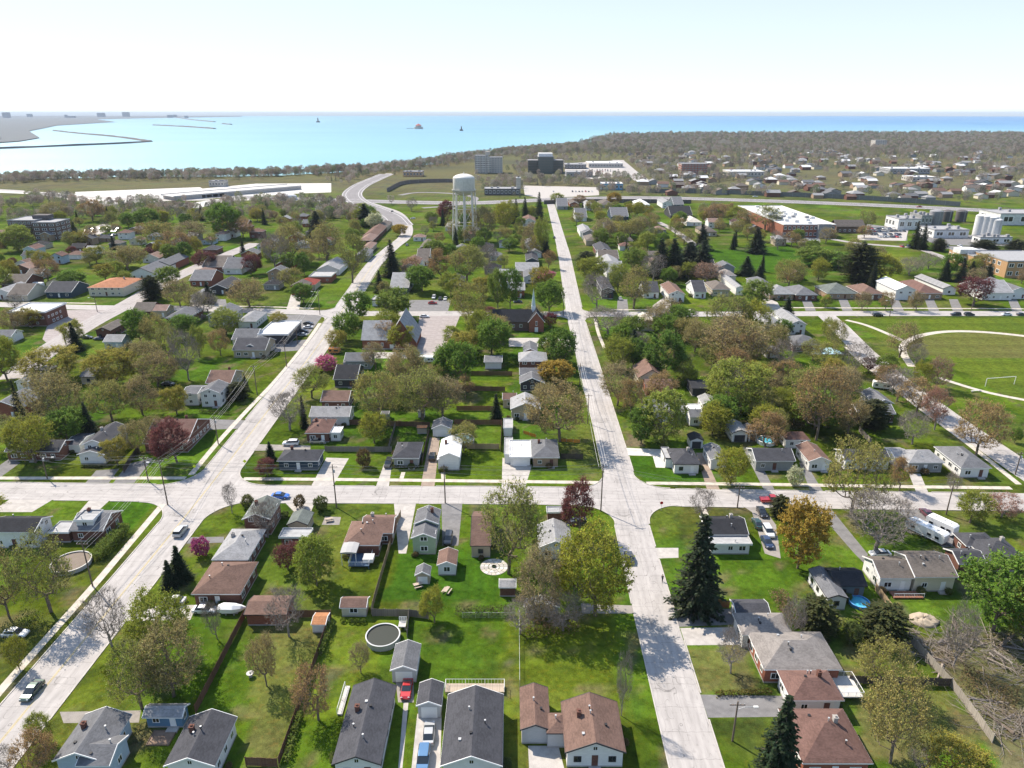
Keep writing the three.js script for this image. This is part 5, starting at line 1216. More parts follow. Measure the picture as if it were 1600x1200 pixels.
["h",-99.7,-184,1.8,2.2,0,3,19,-1],
["h",-112.3,-135.7,1.3,1.5,0,3,20,-1],
["h",-106,-140.5,1.6,1.8,0,1,20,-1],
["h",-95.6,-138.3,1.7,1.9,0,3,21,0],
["h",-93.6,-138.3,1.6,2.2,0,3,21,1],
["h",-57.4,-115.6,1.6,2.2,0,3,22,0],
["h",-59.7,-115.6,1.7,2.2,0,3,22,1],
["h",-59.3,-127.1,1.7,2.3,0,2,22,-1],
["h",-60.7,-141.2,0.8,1,2,3,24,-1],
["h",-55.1,-149.3,1.7,2.2,0,1,24,-1],
["h",-36.8,-132.5,1.1,1.2,2,3,27,-1],
["h",-21.9,-133.4,0.9,1.3,2,3,28,-1],
["h",-21.3,-133.4,1.2,1.4,0,3,28,-1],
["h",-64.9,-175,1.2,1.6,0,0,32,-1],
["h",-59.3,-190.8,0.9,0.9,2,3,33,-1],
["h",-53.5,-199.5,1.8,2,0,1,33,-1],
["h",-33.6,-183.2,1.5,2,0,0,34,0],
["h",-27.6,-174.7,1.7,2,0,3,34,-1],
["h",-18.7,-173,1.7,2.2,0,3,35,-1],
["h",-19.6,-173,1,1.3,2,3,35,-1],
["h",10.2,-174.9,1.7,2,0,3,40,-1],
["h",6.2,-131.4,1.8,2,0,3,42,-1],
["h",5.2,-138.5,1.1,1.3,2,0,42,-1],
["h",-4,-137.4,0.8,1.1,2,1,44,-1],
["h",-6.8,-132.3,1,1.3,2,3,44,-1],
["h",51.6,-179.2,0.9,1,2,1,46,-1],
["h",51.6,-173.8,1.6,2.2,0,1,46,-1],
["h",59.7,-181.6,1.5,1.5,0,2,48,-1],
["h",78,-177.3,1,1.3,2,0,51,-1],
["h",80.2,-182,1.2,1.5,0,2,51,-1],
["h",104.2,-176.3,1.3,1.5,0,1,53,-1],
["h",92.8,-173.3,0.9,1,2,0,53,-1],
["h",112.3,-171.9,1.7,2.4,0,3,54,-1],
["h",128.9,-175.5,1.7,2.1,0,1,55,-1],
["h",128.9,-174.6,0.9,1.1,2,1,55,-1],
["h",82.7,-127.1,1.7,2.4,0,0,57,-1],
["h",75.7,-120.4,1.6,1.6,0,3,56,-1],
["h",89.1,-120.2,1.5,1.7,0,3,57,0],
["h",83.5,-120.2,1.6,2,0,3,57,1],
["h",94.5,-125.6,1.8,2.3,0,3,58,-1],
["h",98.1,-125.6,1.1,1.5,2,3,58,-1],
["h",67.6,-118.1,1.7,2.2,0,3,59,-1],
["h",-52.6,-202.9,1.3,1.6,0,3,60,1],
["h",-59.8,-202.9,1.6,2.2,0,3,60,0],
["h",-63.7,-222.9,1,1.3,2,0,61,1],
["h",-63.7,-221.7,1,1.3,2,0,61,0],
["h",-56.2,-235.9,1.3,1.8,0,3,62,-1],
["h",-54.5,-240.2,0.8,1,2,1,62,-1],
["h",-99.2,-268.9,1.5,1.7,0,3,65,-1],
["h",-97.7,-274.3,1.5,1.6,0,1,65,-1],
["h",-119.7,-310.1,0.8,1.1,2,3,66,-1],
["h",-129.2,-312.8,1.8,2.1,0,3,67,-1],
["h",-127,-316.8,1.1,1.3,2,0,66,-1],
["h",-106.4,-291.6,1.1,1.5,2,1,68,-1],
["h",-100.6,-232.3,1.5,1.5,0,3,69,1],
["h",-101.1,-232.3,1.7,1.9,0,3,69,0],
["h",-96,-223.6,1.7,1.8,0,1,70,-1],
["h",-96,-221.6,0.9,1.2,2,1,70,-1],
["h",-55.2,-382.1,1,1.3,2,3,77,-1],
["h",-66.7,-349.3,1.7,2.4,0,3,78,-1],
["h",-64.8,-354.7,1.3,1.7,0,1,78,-1],
["h",13.9,-258.1,0.9,0.9,2,1,79,-1],
["h",5,-239.8,0.9,0.9,2,3,80,-1],
["h",1.7,-207.5,1.3,1.5,0,3,81,-1],
["h",-1.1,-209.3,1.1,1.4,2,0,81,-1],
["h",-3.8,-221.3,1.2,1.6,0,0,82,-1],
["h",2.2,-220.2,0.9,1.1,2,1,82,-1],
["h",44,-247.8,1.9,2,0,0,83,-1],
["h",65.4,-312.7,1.8,2.3,0,1,84,-1],
["h",64.4,-213,1.4,1.4,0,3,86,-1],
["h",54.8,-203.8,1,1.1,2,0,87,-1],
["h",55.1,-215.1,1.7,2.1,0,1,88,-1],
["h",45.4,-205.3,1.8,2.5,0,3,88,-1],
["h",122.4,-210.8,1,1.1,2,3,89,-1],
["h",125.6,-299.9,1.6,1.6,0,3,90,0],
["h",126.4,-299.9,1.2,1.6,0,3,90,1],
["h",112.7,-302.9,1.5,2,0,3,91,-1],
["h",126.9,-286.7,0.9,1,2,1,92,-1],
["h",141.3,-362.9,1.8,2.2,0,3,94,0],
["h",137.1,-362.9,1.3,1.3,0,3,94,1],
["h",54.3,-377.6,1.1,1.1,2,1,103,-1],
["h",68.6,-381.2,1.7,2.2,0,2,104,-1],
["h",75.4,-366,1.1,1.2,2,3,104,-1],
["h",82.7,-357.6,1,1.3,2,3,105,-1],
["h",86.9,-357.6,1.6,2,0,3,105,-1],
["h",95.1,-369.5,0.9,1.2,2,3,106,-1],
["h",95.1,-370.4,1.8,2.4,0,3,106,-1],
["h",106,-385,1.3,1.6,0,0,107,-1],
["h",117.2,-381.3,1.6,2.2,0,1,107,-1],
["h",-173.5,-327.9,1.2,1.4,0,3,116,-1],
["h",-151.4,-312.4,1.3,1.4,0,3,115,-1],
["h",-146.6,-326.4,1.1,1.3,2,1,115,-1],
["h",-172.8,-333.8,1.1,1.3,2,1,114,-1],
["h",-172.8,-332.9,1,1,2,0,116,-1],
["h",-172.8,-299.3,1.9,2.2,0,1,117,-1],
["h",-221.7,-293.6,1.6,2.1,0,0,121,-1],
["h",-217,-287.9,1.7,2.1,0,3,121,-1],
["h",-172.8,-240,1.5,2,0,0,122,-1],
["h",-156.5,-243.8,1,1.2,2,0,123,-1],
["h",-150.6,-239.3,1,1.1,2,3,123,-1],
["h",-160.9,-284.4,1.5,1.8,0,1,124,-1],
["h",-165.1,-280.1,1.2,1.3,0,3,124,-1],
["h",5.8,-366.8,1.7,1.7,0,3,132,-1]];
const CARS = [[-81.2,-93.7,0,"s","darkgreen","dark green car driving up the avenue near the bottom left corner"],[-93.3,-107.9,1,"s","white","white car parked under the trees at the left edge"],[-67.7,-117.4,1,"s","silver","silver car on the pale parking pad under the yellow-green tree"],[-60.5,-114.7,1,"s","white","white car behind the brown hip-roofed corner house"],[-17.9,-94.2,0,"c","red","red coupe in front of the white-door garage"],[-13.1,-84.9,0,"s","silver","silver car below the small grey garage"],[-13.4,-80.1,0,"u","blue","blue people carrier at the bottom edge behind the silver car"],[-77.4,-142.7,0,"u","silver","silver crossover driving away below the avenue junction"],[-65.4,-189.9,1,"u","white","white van on the gravel behind the navy bungalow"],[-57.9,-191.3,1,"s","beige","beige car beside the red-brown brick house"],[-34.4,-176.9,0,"u","black","black car in the drive of the dark hip-roofed cottage"],[-22.6,-181.2,0,"u","black","black car between the cottage and the white-roofed house"],[-14.6,-139.5,0,"u","darkgrey","dark off-roader behind the green gabled house"],[-59.1,-159,1,"s","brightblue","bright blue car parked on the cross street"],[15.6,-146.6,1,"u","darkgrey","dark car under the purple corner tree"],[25.8,-132.3,0,"s","darkgrey","dark car parked on the right-hand street under a tree"],[61.2,-151.2,0,"s","black","black car at the head of the gravel drive"],[58.4,-146,0,"s","darkgreen","dark green car second in the gravel drive"],[59.8,-142.5,0,"u","white","white van in the gravel drive by the amber tree"],[65.5,-157,1,"t","red","red pickup parked on the cross street"],[58.1,-138.2,0,"s","navy","navy car last in the gravel drive"],[101.2,-150.6,0,"s","maroon","maroon car beside the white trailers"],[81.6,-133.7,1,"s","white","white car behind the taupe-roofed house"],[-94.4,-317.5,1,"s","black","black car in front of the white shop"],[-93,-311.2,1,"s","white","white car beside the black one at the shop"],[-93.4,-305.2,1,"s","darkgrey","dark grey car third in the shop row"],[-92.3,-299.3,1,"s","silver","silver car last in the shop row"],[-42,-329.5,1,"s","white","white car at the church parking entrance"],[-41.3,-367.1,0,"u","white","white van parked behind the blue cottage"],[-37.7,-364.4,0,"s","darkgrey","dark car beside the white van behind the blue cottage"],[-35,-364.4,0,"s","white","white car right of the dark car behind the blue cottage"],[-40.7,-355.1,1,"s","red","red car below the white van behind the blue cottage"],[3,-357.7,1,"s","navy","blue car beside the brick street house"],[56.8,-364.4,0,"s","white","white car in the drive right of the far corner"],[67.9,-232.7,1,"u","black","black car before the black little garage"],[176.3,-331.8,1,"u","black","black car on the second cross street, leftmost by the park"],[214.7,-333,1,"u","black","black car beside the park, second from left"],[221.2,-333,1,"u","black","black car beside the park, third from left"],[239.2,-333,1,"s","white","white car beside the park near the right edge"],[246.6,-333,1,"s","black","black car beside the park at the right edge"],[-256.5,-375.6,0,"s","silver","silver car beside the long beige house"],[-165,-365.8,0,"s","white","white car by the far left junction drives"],[-169.9,-368.5,1,"s","black","black car left of the white one at the far left junction"],[-184.5,-295.5,1,"s","darkgrey","dark car by the dark brick yard house"],[-178.5,-293.7,1,"s","navy","navy car right of the dark one by the yard house"],[-123.9,-239,1,"s","black","black car under the trees behind the white two-storey avenue house"],[-77.3,-525,0,"s","darkgrey","dark car on the avenue near the bare tree"],[-118.1,-715.4,0,"s","black","black car near the avenue bend"],[-91.4,-665.9,1,"s","white","white car turning at the avenue bend"],[33,-559.1,0,"s","darkgrey","dark car parked far up the right-hand street"],[166.6,-367.1,0,"t","red","red pickup by the grey hip bungalow"],[420.5,-750.6,1,"t","red","red lorry on the highway"],[281.5,-845.2,1,"t","white","white lorry on the highway"]];
const LOTS = [["parking lot beside the brick school",[[300.4,-604.6,"red"],[302.2,-604.6,"red"],[304.8,-604.7,"silver"],[307.1,-604.3,"black"],[309.2,-604.7,"black"],[311.4,-604.4,"silver"],[315.7,-604.8,"silver"],[318.1,-605,"navy"],[320.9,-604.3,"white"],[325.3,-604.9,"silver"],[327,-604.4,"silver"],[329.6,-604.4,"silver"],[294.3,-591.3,"black"],[295.8,-591.1,"silver"],[298.1,-591.2,"red"],[300.9,-591,"silver"],[302.6,-591,"darkgrey"],[309,-591.2,"silver"],[311.6,-590.8,"darkgrey"],[313.8,-591.3,"darkgrey"],[316.1,-591.3,"darkgrey"],[318.1,-591.1,"silver"],[319.9,-591.3,"silver"],[322.6,-591.2,"black"]]],
["parking lot beside the brick school",[[287.7,-574.5,"black"],[289.5,-574.5,"darkgrey"],[292.1,-574.7,"darkgrey"],[298.7,-574.7,"navy"],[303.6,-574.5,"black"],[308,-574.4,"navy"],[310.3,-574.6,"darkgrey"],[288.5,-562.5,"silver"],[290.6,-561.9,"silver"],[292.4,-562.1,"silver"],[294.9,-562.5,"silver"],[297.5,-562.4,"darkgrey"],[299.2,-562.2,"navy"],[301.9,-562.4,"red"],[304.1,-562.2,"silver"]]],
["parking lot by the dark brick apartment block",[[-355.1,-604.5,"navy"],[-352,-604.7,"darkgrey"],[-345.9,-604.4,"navy"],[-342.8,-604.6,"silver"],[-339.9,-604.3,"navy"],[-337.5,-604.6,"white"],[-333.9,-604.3,"darkgrey"],[-331.1,-604.4,"navy"]]],
["parking lot by the dark brick apartment block",[[-339.1,-571.7,"silver"],[-336.2,-571.3,"navy"],[-333.7,-571.1,"darkgrey"],[-327.6,-571.8,"silver"],[-321.1,-571.2,"silver"],[-318.2,-571.5,"white"],[-315.5,-571.6,"black"],[-350.5,-591,"darkgrey"],[-344,-590.9,"silver"],[-331.4,-590.9,"white"],[-328.5,-590.9,"silver"],[-325.9,-591,"white"]]],
["shopping plaza lot",[[136.8,-1223.4,"silver"],[140.8,-1223.6,"red"],[145.1,-1224,"red"],[150.1,-1223.7,"red"],[154.4,-1224.1,"silver"],[158.5,-1224,"darkgrey"],[162.8,-1223.9,"darkgrey"],[166.8,-1223.8,"white"],[171.2,-1224.1,"navy"],[135.5,-1251.9,"black"],[144,-1251.2,"black"],[148.5,-1251.3,"silver"],[152.8,-1251.7,"darkgrey"],[157.8,-1251.7,"red"],[161.8,-1251.1,"black"],[166.6,-1251.1,"white"],[179.5,-1251.2,"black"]]],
["lane by the tank works",[[284.6,-520,"red"],[289.4,-519.4,"navy"]]],
["lane by the tank works",[[317.2,-520,"white"],[327.1,-520,"white"],[336.1,-519.7,"black"]]],
["drive in front of the brick school",[[215.4,-547.6,"black"],[218.1,-547.5,"white"],[220,-547.4,"darkgrey"],[221.9,-547.2,"black"],[224.2,-547,"silver"],[226.2,-547.1,"white"],[228.2,-547.1,"white"],[231,-547.5,"silver"],[232.7,-547,"white"]]],
["highway-side lot",[[51,-901.9,"white"],[74.5,-901.9,"darkgrey"],[78.5,-901.4,"silver"],[82.7,-901.7,"darkgrey"],[86.5,-901.6,"darkgrey"],[90.7,-901.7,"red"],[94.4,-901.4,"darkgrey"],[98.4,-901.2,"white"]]]];
const FENCES = [["brown","long brown board fence right of the blue shed",[[-52.03,-112.9],[-51.72,-89.27]]],
["brown","brown board fence behind the tiny white shed",[[-51.72,-112.9],[-35.25,-113.08]]],
["brown","long brown board fence between the lawns, lower left",[[-35.17,-112.76],[-35.05,-79.29]]],
["brown","short brown fence at the bottom edge",[[-35.24,-79.15],[-40,-79.34]]],
["tan","pale board fence right of the L-shaped brown house",[[-27.55,-137.6],[-27.62,-117.83],[-27.55,-113.93]]],
["greyf","grey board fence behind the round pool",[[-27.27,-113.46],[-19.99,-113.27],[-16.17,-112.62]]],
["greyf","short grey fence right of the round pool",[[-20.03,-112.9],[-19.64,-107.35]]],
["dark","dark fence beside the tall white gabled house",[[-105.94,-172.47],[-108.62,-186.22]]],
["greyf","weathered fence behind the navy bungalow",[[-54.22,-185.49],[-34.75,-185.08]]],
["brown","brown fence behind the yard of the red-brown brick house",[[-55.26,-204.71],[-25.6,-202.52]]],
["greyf","side fence between the two yards above the cross street",[[-36.44,-202.76],[-35.87,-186.22]]],
["dark","dark fence along the tan drive",[[-25.45,-201.08],[-25.11,-177.18]]],
["brown","brown fence right of the mossy garage",[[-18.17,-204.71],[-3.27,-204.1]]],
["brown","side fence of the empty yard right of the green pool",[[-3.17,-203.74],[-3.34,-185.49]]],
["tan","tan front fence of the yard right of the white-roofed house",[[-13.1,-187.27],[-3.74,-186.96]]],
["brown","brown fence across the middle gardens",[[-20.1,-233.95],[-2.54,-233.02]]],
["reddish","reddish fence below the middle gardens",[[-18.19,-215.5],[-5.27,-215.5]]],
["brown","upper brown fence of the middle gardens",[[-24.55,-249.49],[0,-248.98]]],
["dark","dark fence right of the tan brick house",[[13.85,-180.61],[20.05,-180.41]]],
["dark","dark board fence between the lower right lawns",[[58.05,-95.9],[75.19,-95.24]]],
["pale","pale weathered fence beside the brush piles",[[75.22,-95.06],[74.97,-83.59]]],
["pale","upper pale fence beside the fallen branches",[[73.8,-106.7],[75.13,-95.24]]],
["tan","tan fence running down from the taupe-roofed house",[[74.79,-121.42],[74.7,-112.76]]],
["reddish","low reddish fence beside the big spruce",[[36.97,-116.94],[43.06,-115.86]]],
["pale","white fence behind the far white house",[[106.79,-198.96],[106.35,-190.49]]],
["greyf","grey fence by the two-storey grey house",[[-147.59,-315.61],[-146.58,-329.26]]],
["tan","tan fence left of the white ell house",[[-128.17,-300.52],[-129.39,-314.3]]],
["tan","pale fence along the avenue side lawns",[[-27.06,-149.9],[-27.68,-144.57]]],
["chain","wire fence along the lawn left of the brown-roofed house",[[1.41,-113.46],[1.32,-95.24]]],
["chain","wire fence above the wide lawn",[[-9.66,-112.9],[0.62,-112.8]]],
["orange","orange mesh fence behind the tan brick house",[[3.43,-197.79],[7.26,-194.93]]],
["orange","orange mesh fence right of the tan brick house",[[14.25,-192.14],[20.25,-191.26]]]];
const POLES = [[-86.3,-155.5,13,1,"tall wooden utility pole with street lamp at the avenue corner"],[-124.8,-169.1,7.5,-1,"wooden pole with lamp in front of the long brick bungalow"],[-97,-167.7,7.6,0,"plain wooden pole left of the avenue corner"],[-87.1,-122.8,10.9,0,"wooden pole on the hedge side of the avenue"],[-87.1,-190.4,9.1,0,"wooden pole on the grass verge past the avenue junction"],[-88.7,-229.7,11.1,0,"wooden pole on the verge below the brown-roofed avenue house"],[-87.1,-259,11.1,0,"wooden pole on the verge below the white shop"],[-43.7,-154.2,12,0,"wooden pole beside the cross street below the navy bungalow"],[-16.8,-156.4,10.8,0,"wooden pole by the green gabled house"],[21.9,-152.4,13,0,"wooden pole on the corner by the purple tree"],[56.1,-154.2,6.3,0,"wooden pole by the black-roofed house"],[106.2,-150.9,9.6,0,"wooden pole near the white trailers"],[34.5,-83.9,8,-1,"lamp pole on the lawn at the lower right"],[136.6,-171.3,7,0,"grey pole by the park road corner"],[24.3,-237.7,8.8,0,"wooden pole left of the street by the amber tree"],[23.9,-205.2,10.2,0,"wooden pole left of the street by the bronze tree"],[26.1,-281.2,7.5,0,"wooden pole left of the street by the dark church"],[24.7,-331.8,12.3,0,"wooden pole at the far street corner"],[181.6,-330.7,9.1,1,"lamp pole opposite the park, left one"],[226.4,-340.1,12.5,1,"lamp pole opposite the park, right one"],[137.5,-221,6.2,0,"pole beside the park road"],[-204.6,-340.1,8.1,1,"lamp pole at the far left junction"],[-188.6,-286.5,8.2,0,"pole by the lone spruce at the left"],[-93.2,-334.1,12.7,1,"lamp pole on the avenue at the second cross street"],[-91.2,-288.2,7.1,0,"sign pole in front of the shop"]];
const WIRES = [[1,2,"brick bungalow","corner drive"],[2,0,"corner drive","avenue corner"],[0,7,"avenue corner","navy bungalow"],[7,8,"navy bungalow","green house"],[8,9,"green house","purple tree"],[9,10,"purple tree","black-roofed house"],[10,11,"black-roofed house","white trailers"],[3,0,"tall hedge","avenue corner"],[0,4,"avenue corner","grass verge"],[4,5,"grass verge","brown-roofed house"],[5,6,"brown-roofed house","white shop"],[6,23,"white shop","second crossing"],[9,15,"purple tree","bronze tree"],[15,14,"bronze tree","amber tree"],[14,16,"amber tree","dark church"],[16,17,"dark church","far corner"]];

// ------------------------------------------------------------------ textures and materials
const TX = {
  grass: tex(512, 512, (i, j, u, v) => { const f = 0.62 + 0.34 * hash(i, j) * pn(u, v, 64) + 0.3 * (pn(u, v, 128) - 0.5) + 0.32 * (pn(u, v, 16, 3) - 0.5) + 0.22 * (pn(u, v, 5, 7) - 0.5); const dry = Math.max(0, pn(u, v, 24, 5) - 0.62) * 1.2, y = hash(i + 91, j * 3) > 0.9985 ? 0.5 : 0; return [f + dry * 0.5 + y * 1.2, f + dry * 0.12 + y * 0.3, f + dry * 0.1]; }, [1 / 11, 1 / 11]),
  grain: tex(512, 512, (i, j, u, v) => 0.74 + 0.16 * hash(i, j) + 0.14 * (pn(u, v, 64) - 0.5) + 0.2 * (pn(u, v, 9, 2) - 0.5) + 0.12 * (pn(u, v, 3, 4) - 0.5), [1 / 6, 1 / 6]),
  shingle: tex(512, 512, (i, j, u, v) => { const row = Math.floor(v * 28), tab = Math.floor(u * 13 + hash(row, 5) * 3), edge = (v * 28) % 1 < 0.14 ? 0.82 : 1; return edge * (0.72 + 0.22 * hash(tab % 13, row) + 0.1 * hash(i, j) + 0.22 * (pn(u, v, 6) - 0.5) + 0.14 * (pn(u, v, 20, 3) - 0.5)); }, [1 / 4, 1 / 4]),
  siding: tex(64, 512, (i, j, u, v) => { const f = (v * 16) % 1; return (f < 0.12 ? 0.72 : 0.9) + 0.05 * hash(i >> 3, Math.floor(v * 16)) + 0.05 * (pn(u, v, 8) - 0.5); }, [1 / 3, 1 / 2.4]),
  brick: tex(512, 512, (i, j, u, v) => { const r = Math.floor(v * 32), x = u * 10 + (r % 2) * 0.5, m = (v * 32) % 1 < 0.14 || x % 1 < 0.06; const q = 0.62 + 0.4 * hash(Math.floor(x) % 10, r) + 0.06 * hash(i, j); return m ? [1.0, 1.05, 1.05] : [q, q * 0.97, q * 0.95]; }, [1 / 2.4, 1 / 2.4]),
  wood: tex(128, 256, (i, j, u, v) => { const b = Math.floor(u * 8); return 0.7 + 0.25 * hash(b, 3) + 0.14 * (pn(u, v, 32) - 0.5) + 0.1 * hash(i, j >> 4); }, [1 / 1.2, 1 / 2]),
  bark: tex(64, 128, (i, j, u, v) => 0.65 + 0.5 * (vnoise(u * 16, v * 5, 0) - 0.4) + 0.2 * hash(i, j)),
  road: tex(512, 2048, (i, j, u, v) => {
    let f = 0.82 + 0.07 * hash(i, j) + 0.1 * (pn(u, v, 48) - 0.5) + 0.08 * (pn(u, v, 7, 2) - 0.5) + 0.1 * (vnoise(u * 9, v * 30, 0) - 0.5);
    const wob = 0.006 * (vnoise(v * 60, 3) - 0.5); for (const c of [0.2, 0.36, 0.64, 0.8]) f -= 0.085 * Math.exp(-Math.pow((u - c - wob * 3) / 0.045, 2)) * (0.5 + vnoise(c * 50, v * 22));
    const s = v * 11, jw = 0.004 * (vnoise(u * 10, Math.floor(s)) - 0.5); if (Math.abs(s % 1 - 0.5 + jw * 8) < 0.009) f -= 0.26 * (0.4 + vnoise(u * 30, s)); if (Math.abs(u - 0.5 + wob) < 0.0035) f -= 0.2;
    const cr = vnoise(u * 6 + 3, v * 26, 0), cr2 = vnoise(u * 7 - 5, v * 19, 0); if (Math.abs(cr - 0.5) < 0.006 * vnoise(u * 3, v * 9) * 2 || Math.abs(cr2 - 0.42) < 0.006) f -= 0.26;
    const pa = hash(Math.floor(u * 3), Math.floor(v * 17)); if (pa > 0.9) f -= 0.06; else if (pa < 0.06) f += 0.04; const st = vnoise(u * 22 + 7, v * 90); if (st > 0.8) f -= (st - 0.8) * 0.7;
    return [f, f * 0.985, f * 0.98];
  }),
  waves: tex(512, 512, (i, j, u, v) => 0.5 + 0.45 * (pn(u, v, 24) - 0.5) + 0.4 * (pn(u, v, 9, 2) - 0.5) + 0.25 * (pn(u, v, 64, 5) - 0.5), [1 / 90, 1 / 45]),
};
for (const k of ['road']) { TX[k].repeat.set(1, 1 / 56); }
const WALLC = [[.74, .74, .72, 's'], [.62, .57, .45, 's'], [.30, .115, .075, 'b'], [.17, .085, .065, 'b'], [.36, .26, .18, 'b'], [.045, .07, .10, 's'], [.42, .52, .60, 's'], [.13, .24, .36, 's'], [.36, .45, .31, 's'], [.30, .31, .31, 's'], [.50, .50, .50, 's'], [.45, .38, .28, 's'], [.13, .16, .18, 's'], [.06, .06, .065, 's'], [.05, .055, .065, 'g']];
const ROOFC = [[.072, .073, .082], [.155, .158, .168], [.30, .30, .305], [.175, .112, .09], [.16, .095, .08], [.036, .037, .042], [.26, .238, .222], [.15, .168, .155], [.74, .74, .74], [.15, .13, .115], [.37, .17, .095], [.30, .07, .055], [.42, .20, .10], [.27, .185, .155], [.58, .54, .47]];
const wallM = WALLC.map(([r, g, b, k]) => std({ color: C(r, g, b), map: k === 'b' ? TX.brick : TX.siding, roughness: k === 'g' ? 0.3 : 0.8, bumpMap: k === 'b' ? TX.brick : TX.siding, bumpScale: 0.012 }));
const roofM = ROOFC.map(([r, g, b], i) => [0, 1].map((q) => std({ color: C(r, g, b).multiplyScalar(q ? 1.1 : 1), map: i === 8 ? TX.grain : TX.shingle, bumpMap: TX.shingle, bumpScale: 0.01, roughness: 0.92, specularIntensity: 0.25 })));
const flatM = { 8: std({ color: C(.72, .72, .72), map: TX.grain }), 2: std({ color: C(.42, .42, .42), map: TX.grain }) };
const M = {
  white: std({ color: C(.78, .78, .77), roughness: 0.6 }), dark: std({ color: C(.03, .03, .033), roughness: 0.6 }), trimDark: std({ color: C(.05, .05, .055), roughness: 0.6 }),
  pane: new THREE.MeshPhysicalMaterial({ color: C(.02, .025, .03), roughness: 0.08, specularIntensity: 1, clearcoat: 0.6, clearcoatRoughness: 0.05 }),
  road: std({ color: C(.445, .425, .41), map: TX.road, roughness: 0.85, bumpMap: TX.road, bumpScale: 0.01 }), asphalt: std({ color: C(.21, .205, .205), map: TX.grain, roughness: 0.95, bumpMap: TX.grain, bumpScale: 0.008 }),
  highway: std({ color: C(.26, .25, .255), map: TX.road }), concrete: std({ color: C(.47, .44, .41), map: TX.grain, bumpMap: TX.grain, bumpScale: 0.006 }), pale: std({ color: C(.62, .6, .57), map: TX.grain }), gravel: std({ color: C(.31, .285, .26), map: TX.grain, bumpMap: TX.grain, bumpScale: 0.03 }), tanpave: std({ color: C(.33, .26, .21), map: TX.grain }), pink: std({ color: C(.36, .32, .31), map: TX.grain, bumpMap: TX.grain, bumpScale: 0.008 }),
  kerb: std({ color: C(.52, .49, .45), map: TX.grain }), walk: std({ color: C(.56, .51, .44), map: TX.grain, bumpMap: TX.grain, bumpScale: 0.006 }), yellow: std({ color: C(.62, .5, .22), map: TX.grain }),
  bark: std({ color: C(.2, .16, .125), map: TX.bark, roughness: 1 }), barkGrey: std({ color: C(.3, .265, .24), map: TX.bark, roughness: 1 }), wood: std({ color: C(.2, .15, .11), map: TX.wood }),
  metal: std({ color: C(.5, .51, .52), metalness: 0.6, roughness: 0.45 }), galv: std({ color: C(.42, .43, .44), metalness: 0.3, roughness: 0.6 }), pole: std({ color: C(.16, .125, .1), map: TX.wood }), wire: std({ color: C(.5, .5, .5), roughness: 0.5, metalness: 0.4 }),
  brick: std({ color: C(.15, .075, .058), map: TX.brick }), rubber: std({ color: C(.012, .012, .013), roughness: 0.85 }), rim: std({ color: C(.45, .46, .48), metalness: 0.8, roughness: 0.3 }),
  lamp: std({ color: C(.7, .7, .68), roughness: 0.4 }), head: new THREE.MeshPhysicalMaterial({ color: C(.75, .76, .78), roughness: 0.1, clearcoat: 1 }), tail: new THREE.MeshPhysicalMaterial({ color: C(.35, .012, .012), roughness: 0.2, clearcoat: 1 }),
  dirt: std({ color: C(.2, .15, .11), map: TX.grain, bumpMap: TX.grain, bumpScale: 0.05 }), door: std({ color: C(.72, .72, .7), roughness: 0.55 }), deck: std({ color: C(.46, .38, .3), map: TX.wood }),
};

// ------------------------------------------------------------------ ground, water
const inside = (x, z, P) => { let c = false; for (let i = 0, j = P.length - 1; i < P.length; j = i++) if ((P[i][1] > z) !== (P[j][1] > z) && x < (P[j][0] - P[i][0]) * (z - P[i][1]) / (P[j][1] - P[i][1]) + P[i][0]) c = !c; return c; };
const SHORE = [[-6000, -760], [-2500, -900], [-1150, -1000], [-751, -1080], [-640, -1120], [-380, -1165], [-262, -1250], [-195, -1370], [-135, -1560], [0, -1916], [175, -2170], [400, -3130], [700, -3330], [1449, -3409], [2700, -3450], [5200, -3500], [9000, -3600]];
const shoreZ = (x) => { for (let i = 0; i + 1 < SHORE.length; i++) if (x >= SHORE[i][0] && x <= SHORE[i + 1][0]) return SHORE[i][1] + (SHORE[i + 1][1] - SHORE[i][1]) * (x - SHORE[i][0]) / (SHORE[i + 1][0] - SHORE[i][0]) + 14 * (fbm(x / 60, 4) - 0.5); return -4000; };
const ZONES = [["dirt",[[34.1,-196.6],[38.7,-197.8],[39.1,-188.9],[33.8,-187.8]]],["brush",[[74.2,-107.6],[100.6,-109.8],[77.4,-76.3],[72.7,-76.3],[75.3,-94.9]]],["turf",[[158.8,-327.8],[253,-329.3],[171.1,-211.3],[172.1,-246.9],[159.6,-294.6]]],["worn",[[169.7,-290],[183.6,-300.5],[215.7,-306.6],[232.2,-299.3],[211.1,-268.9],[185.5,-268.9],[165.3,-272.9]]],["lush",[[135.2,-509.4],[171.8,-509.4],[183.3,-509.4],[157.6,-433.1],[130.7,-442.7]]],["lush",[[180.6,-522.3],[206.4,-522.3],[212.4,-452.7],[199,-428.5],[156.1,-428.5]]],["lush",[[33.5,-182.8],[40.3,-182.6],[39.9,-175.6],[44.7,-175.3],[44.2,-172.9],[51.9,-172],[51.6,-167.5],[34.1,-167.7]]],["lush",[[-101.8,-158.3],[-89,-157.9],[-89.9,-142.9],[-100.9,-152.1]]],["lush",[[-25,-134.5],[-10.8,-135.7],[-1.4,-128.5],[-3.2,-117.8],[-26.4,-117.8]]],["dirt",[[-56.9,-85.3],[-54,-85.3],[-53.8,-83.2],[-56.2,-83.2]]],["worn",[[57.9,-93.4],[74.3,-93.3],[73.8,-83.6],[69,-81.9],[53.5,-80.4]]],["worn",[[32.1,-105],[42.6,-105.4],[42.7,-94.9],[32,-93.6]]],["worn",[[-49,-110.2],[-36.1,-110.2],[-35.5,-79.6],[-40.1,-79.6]]]];
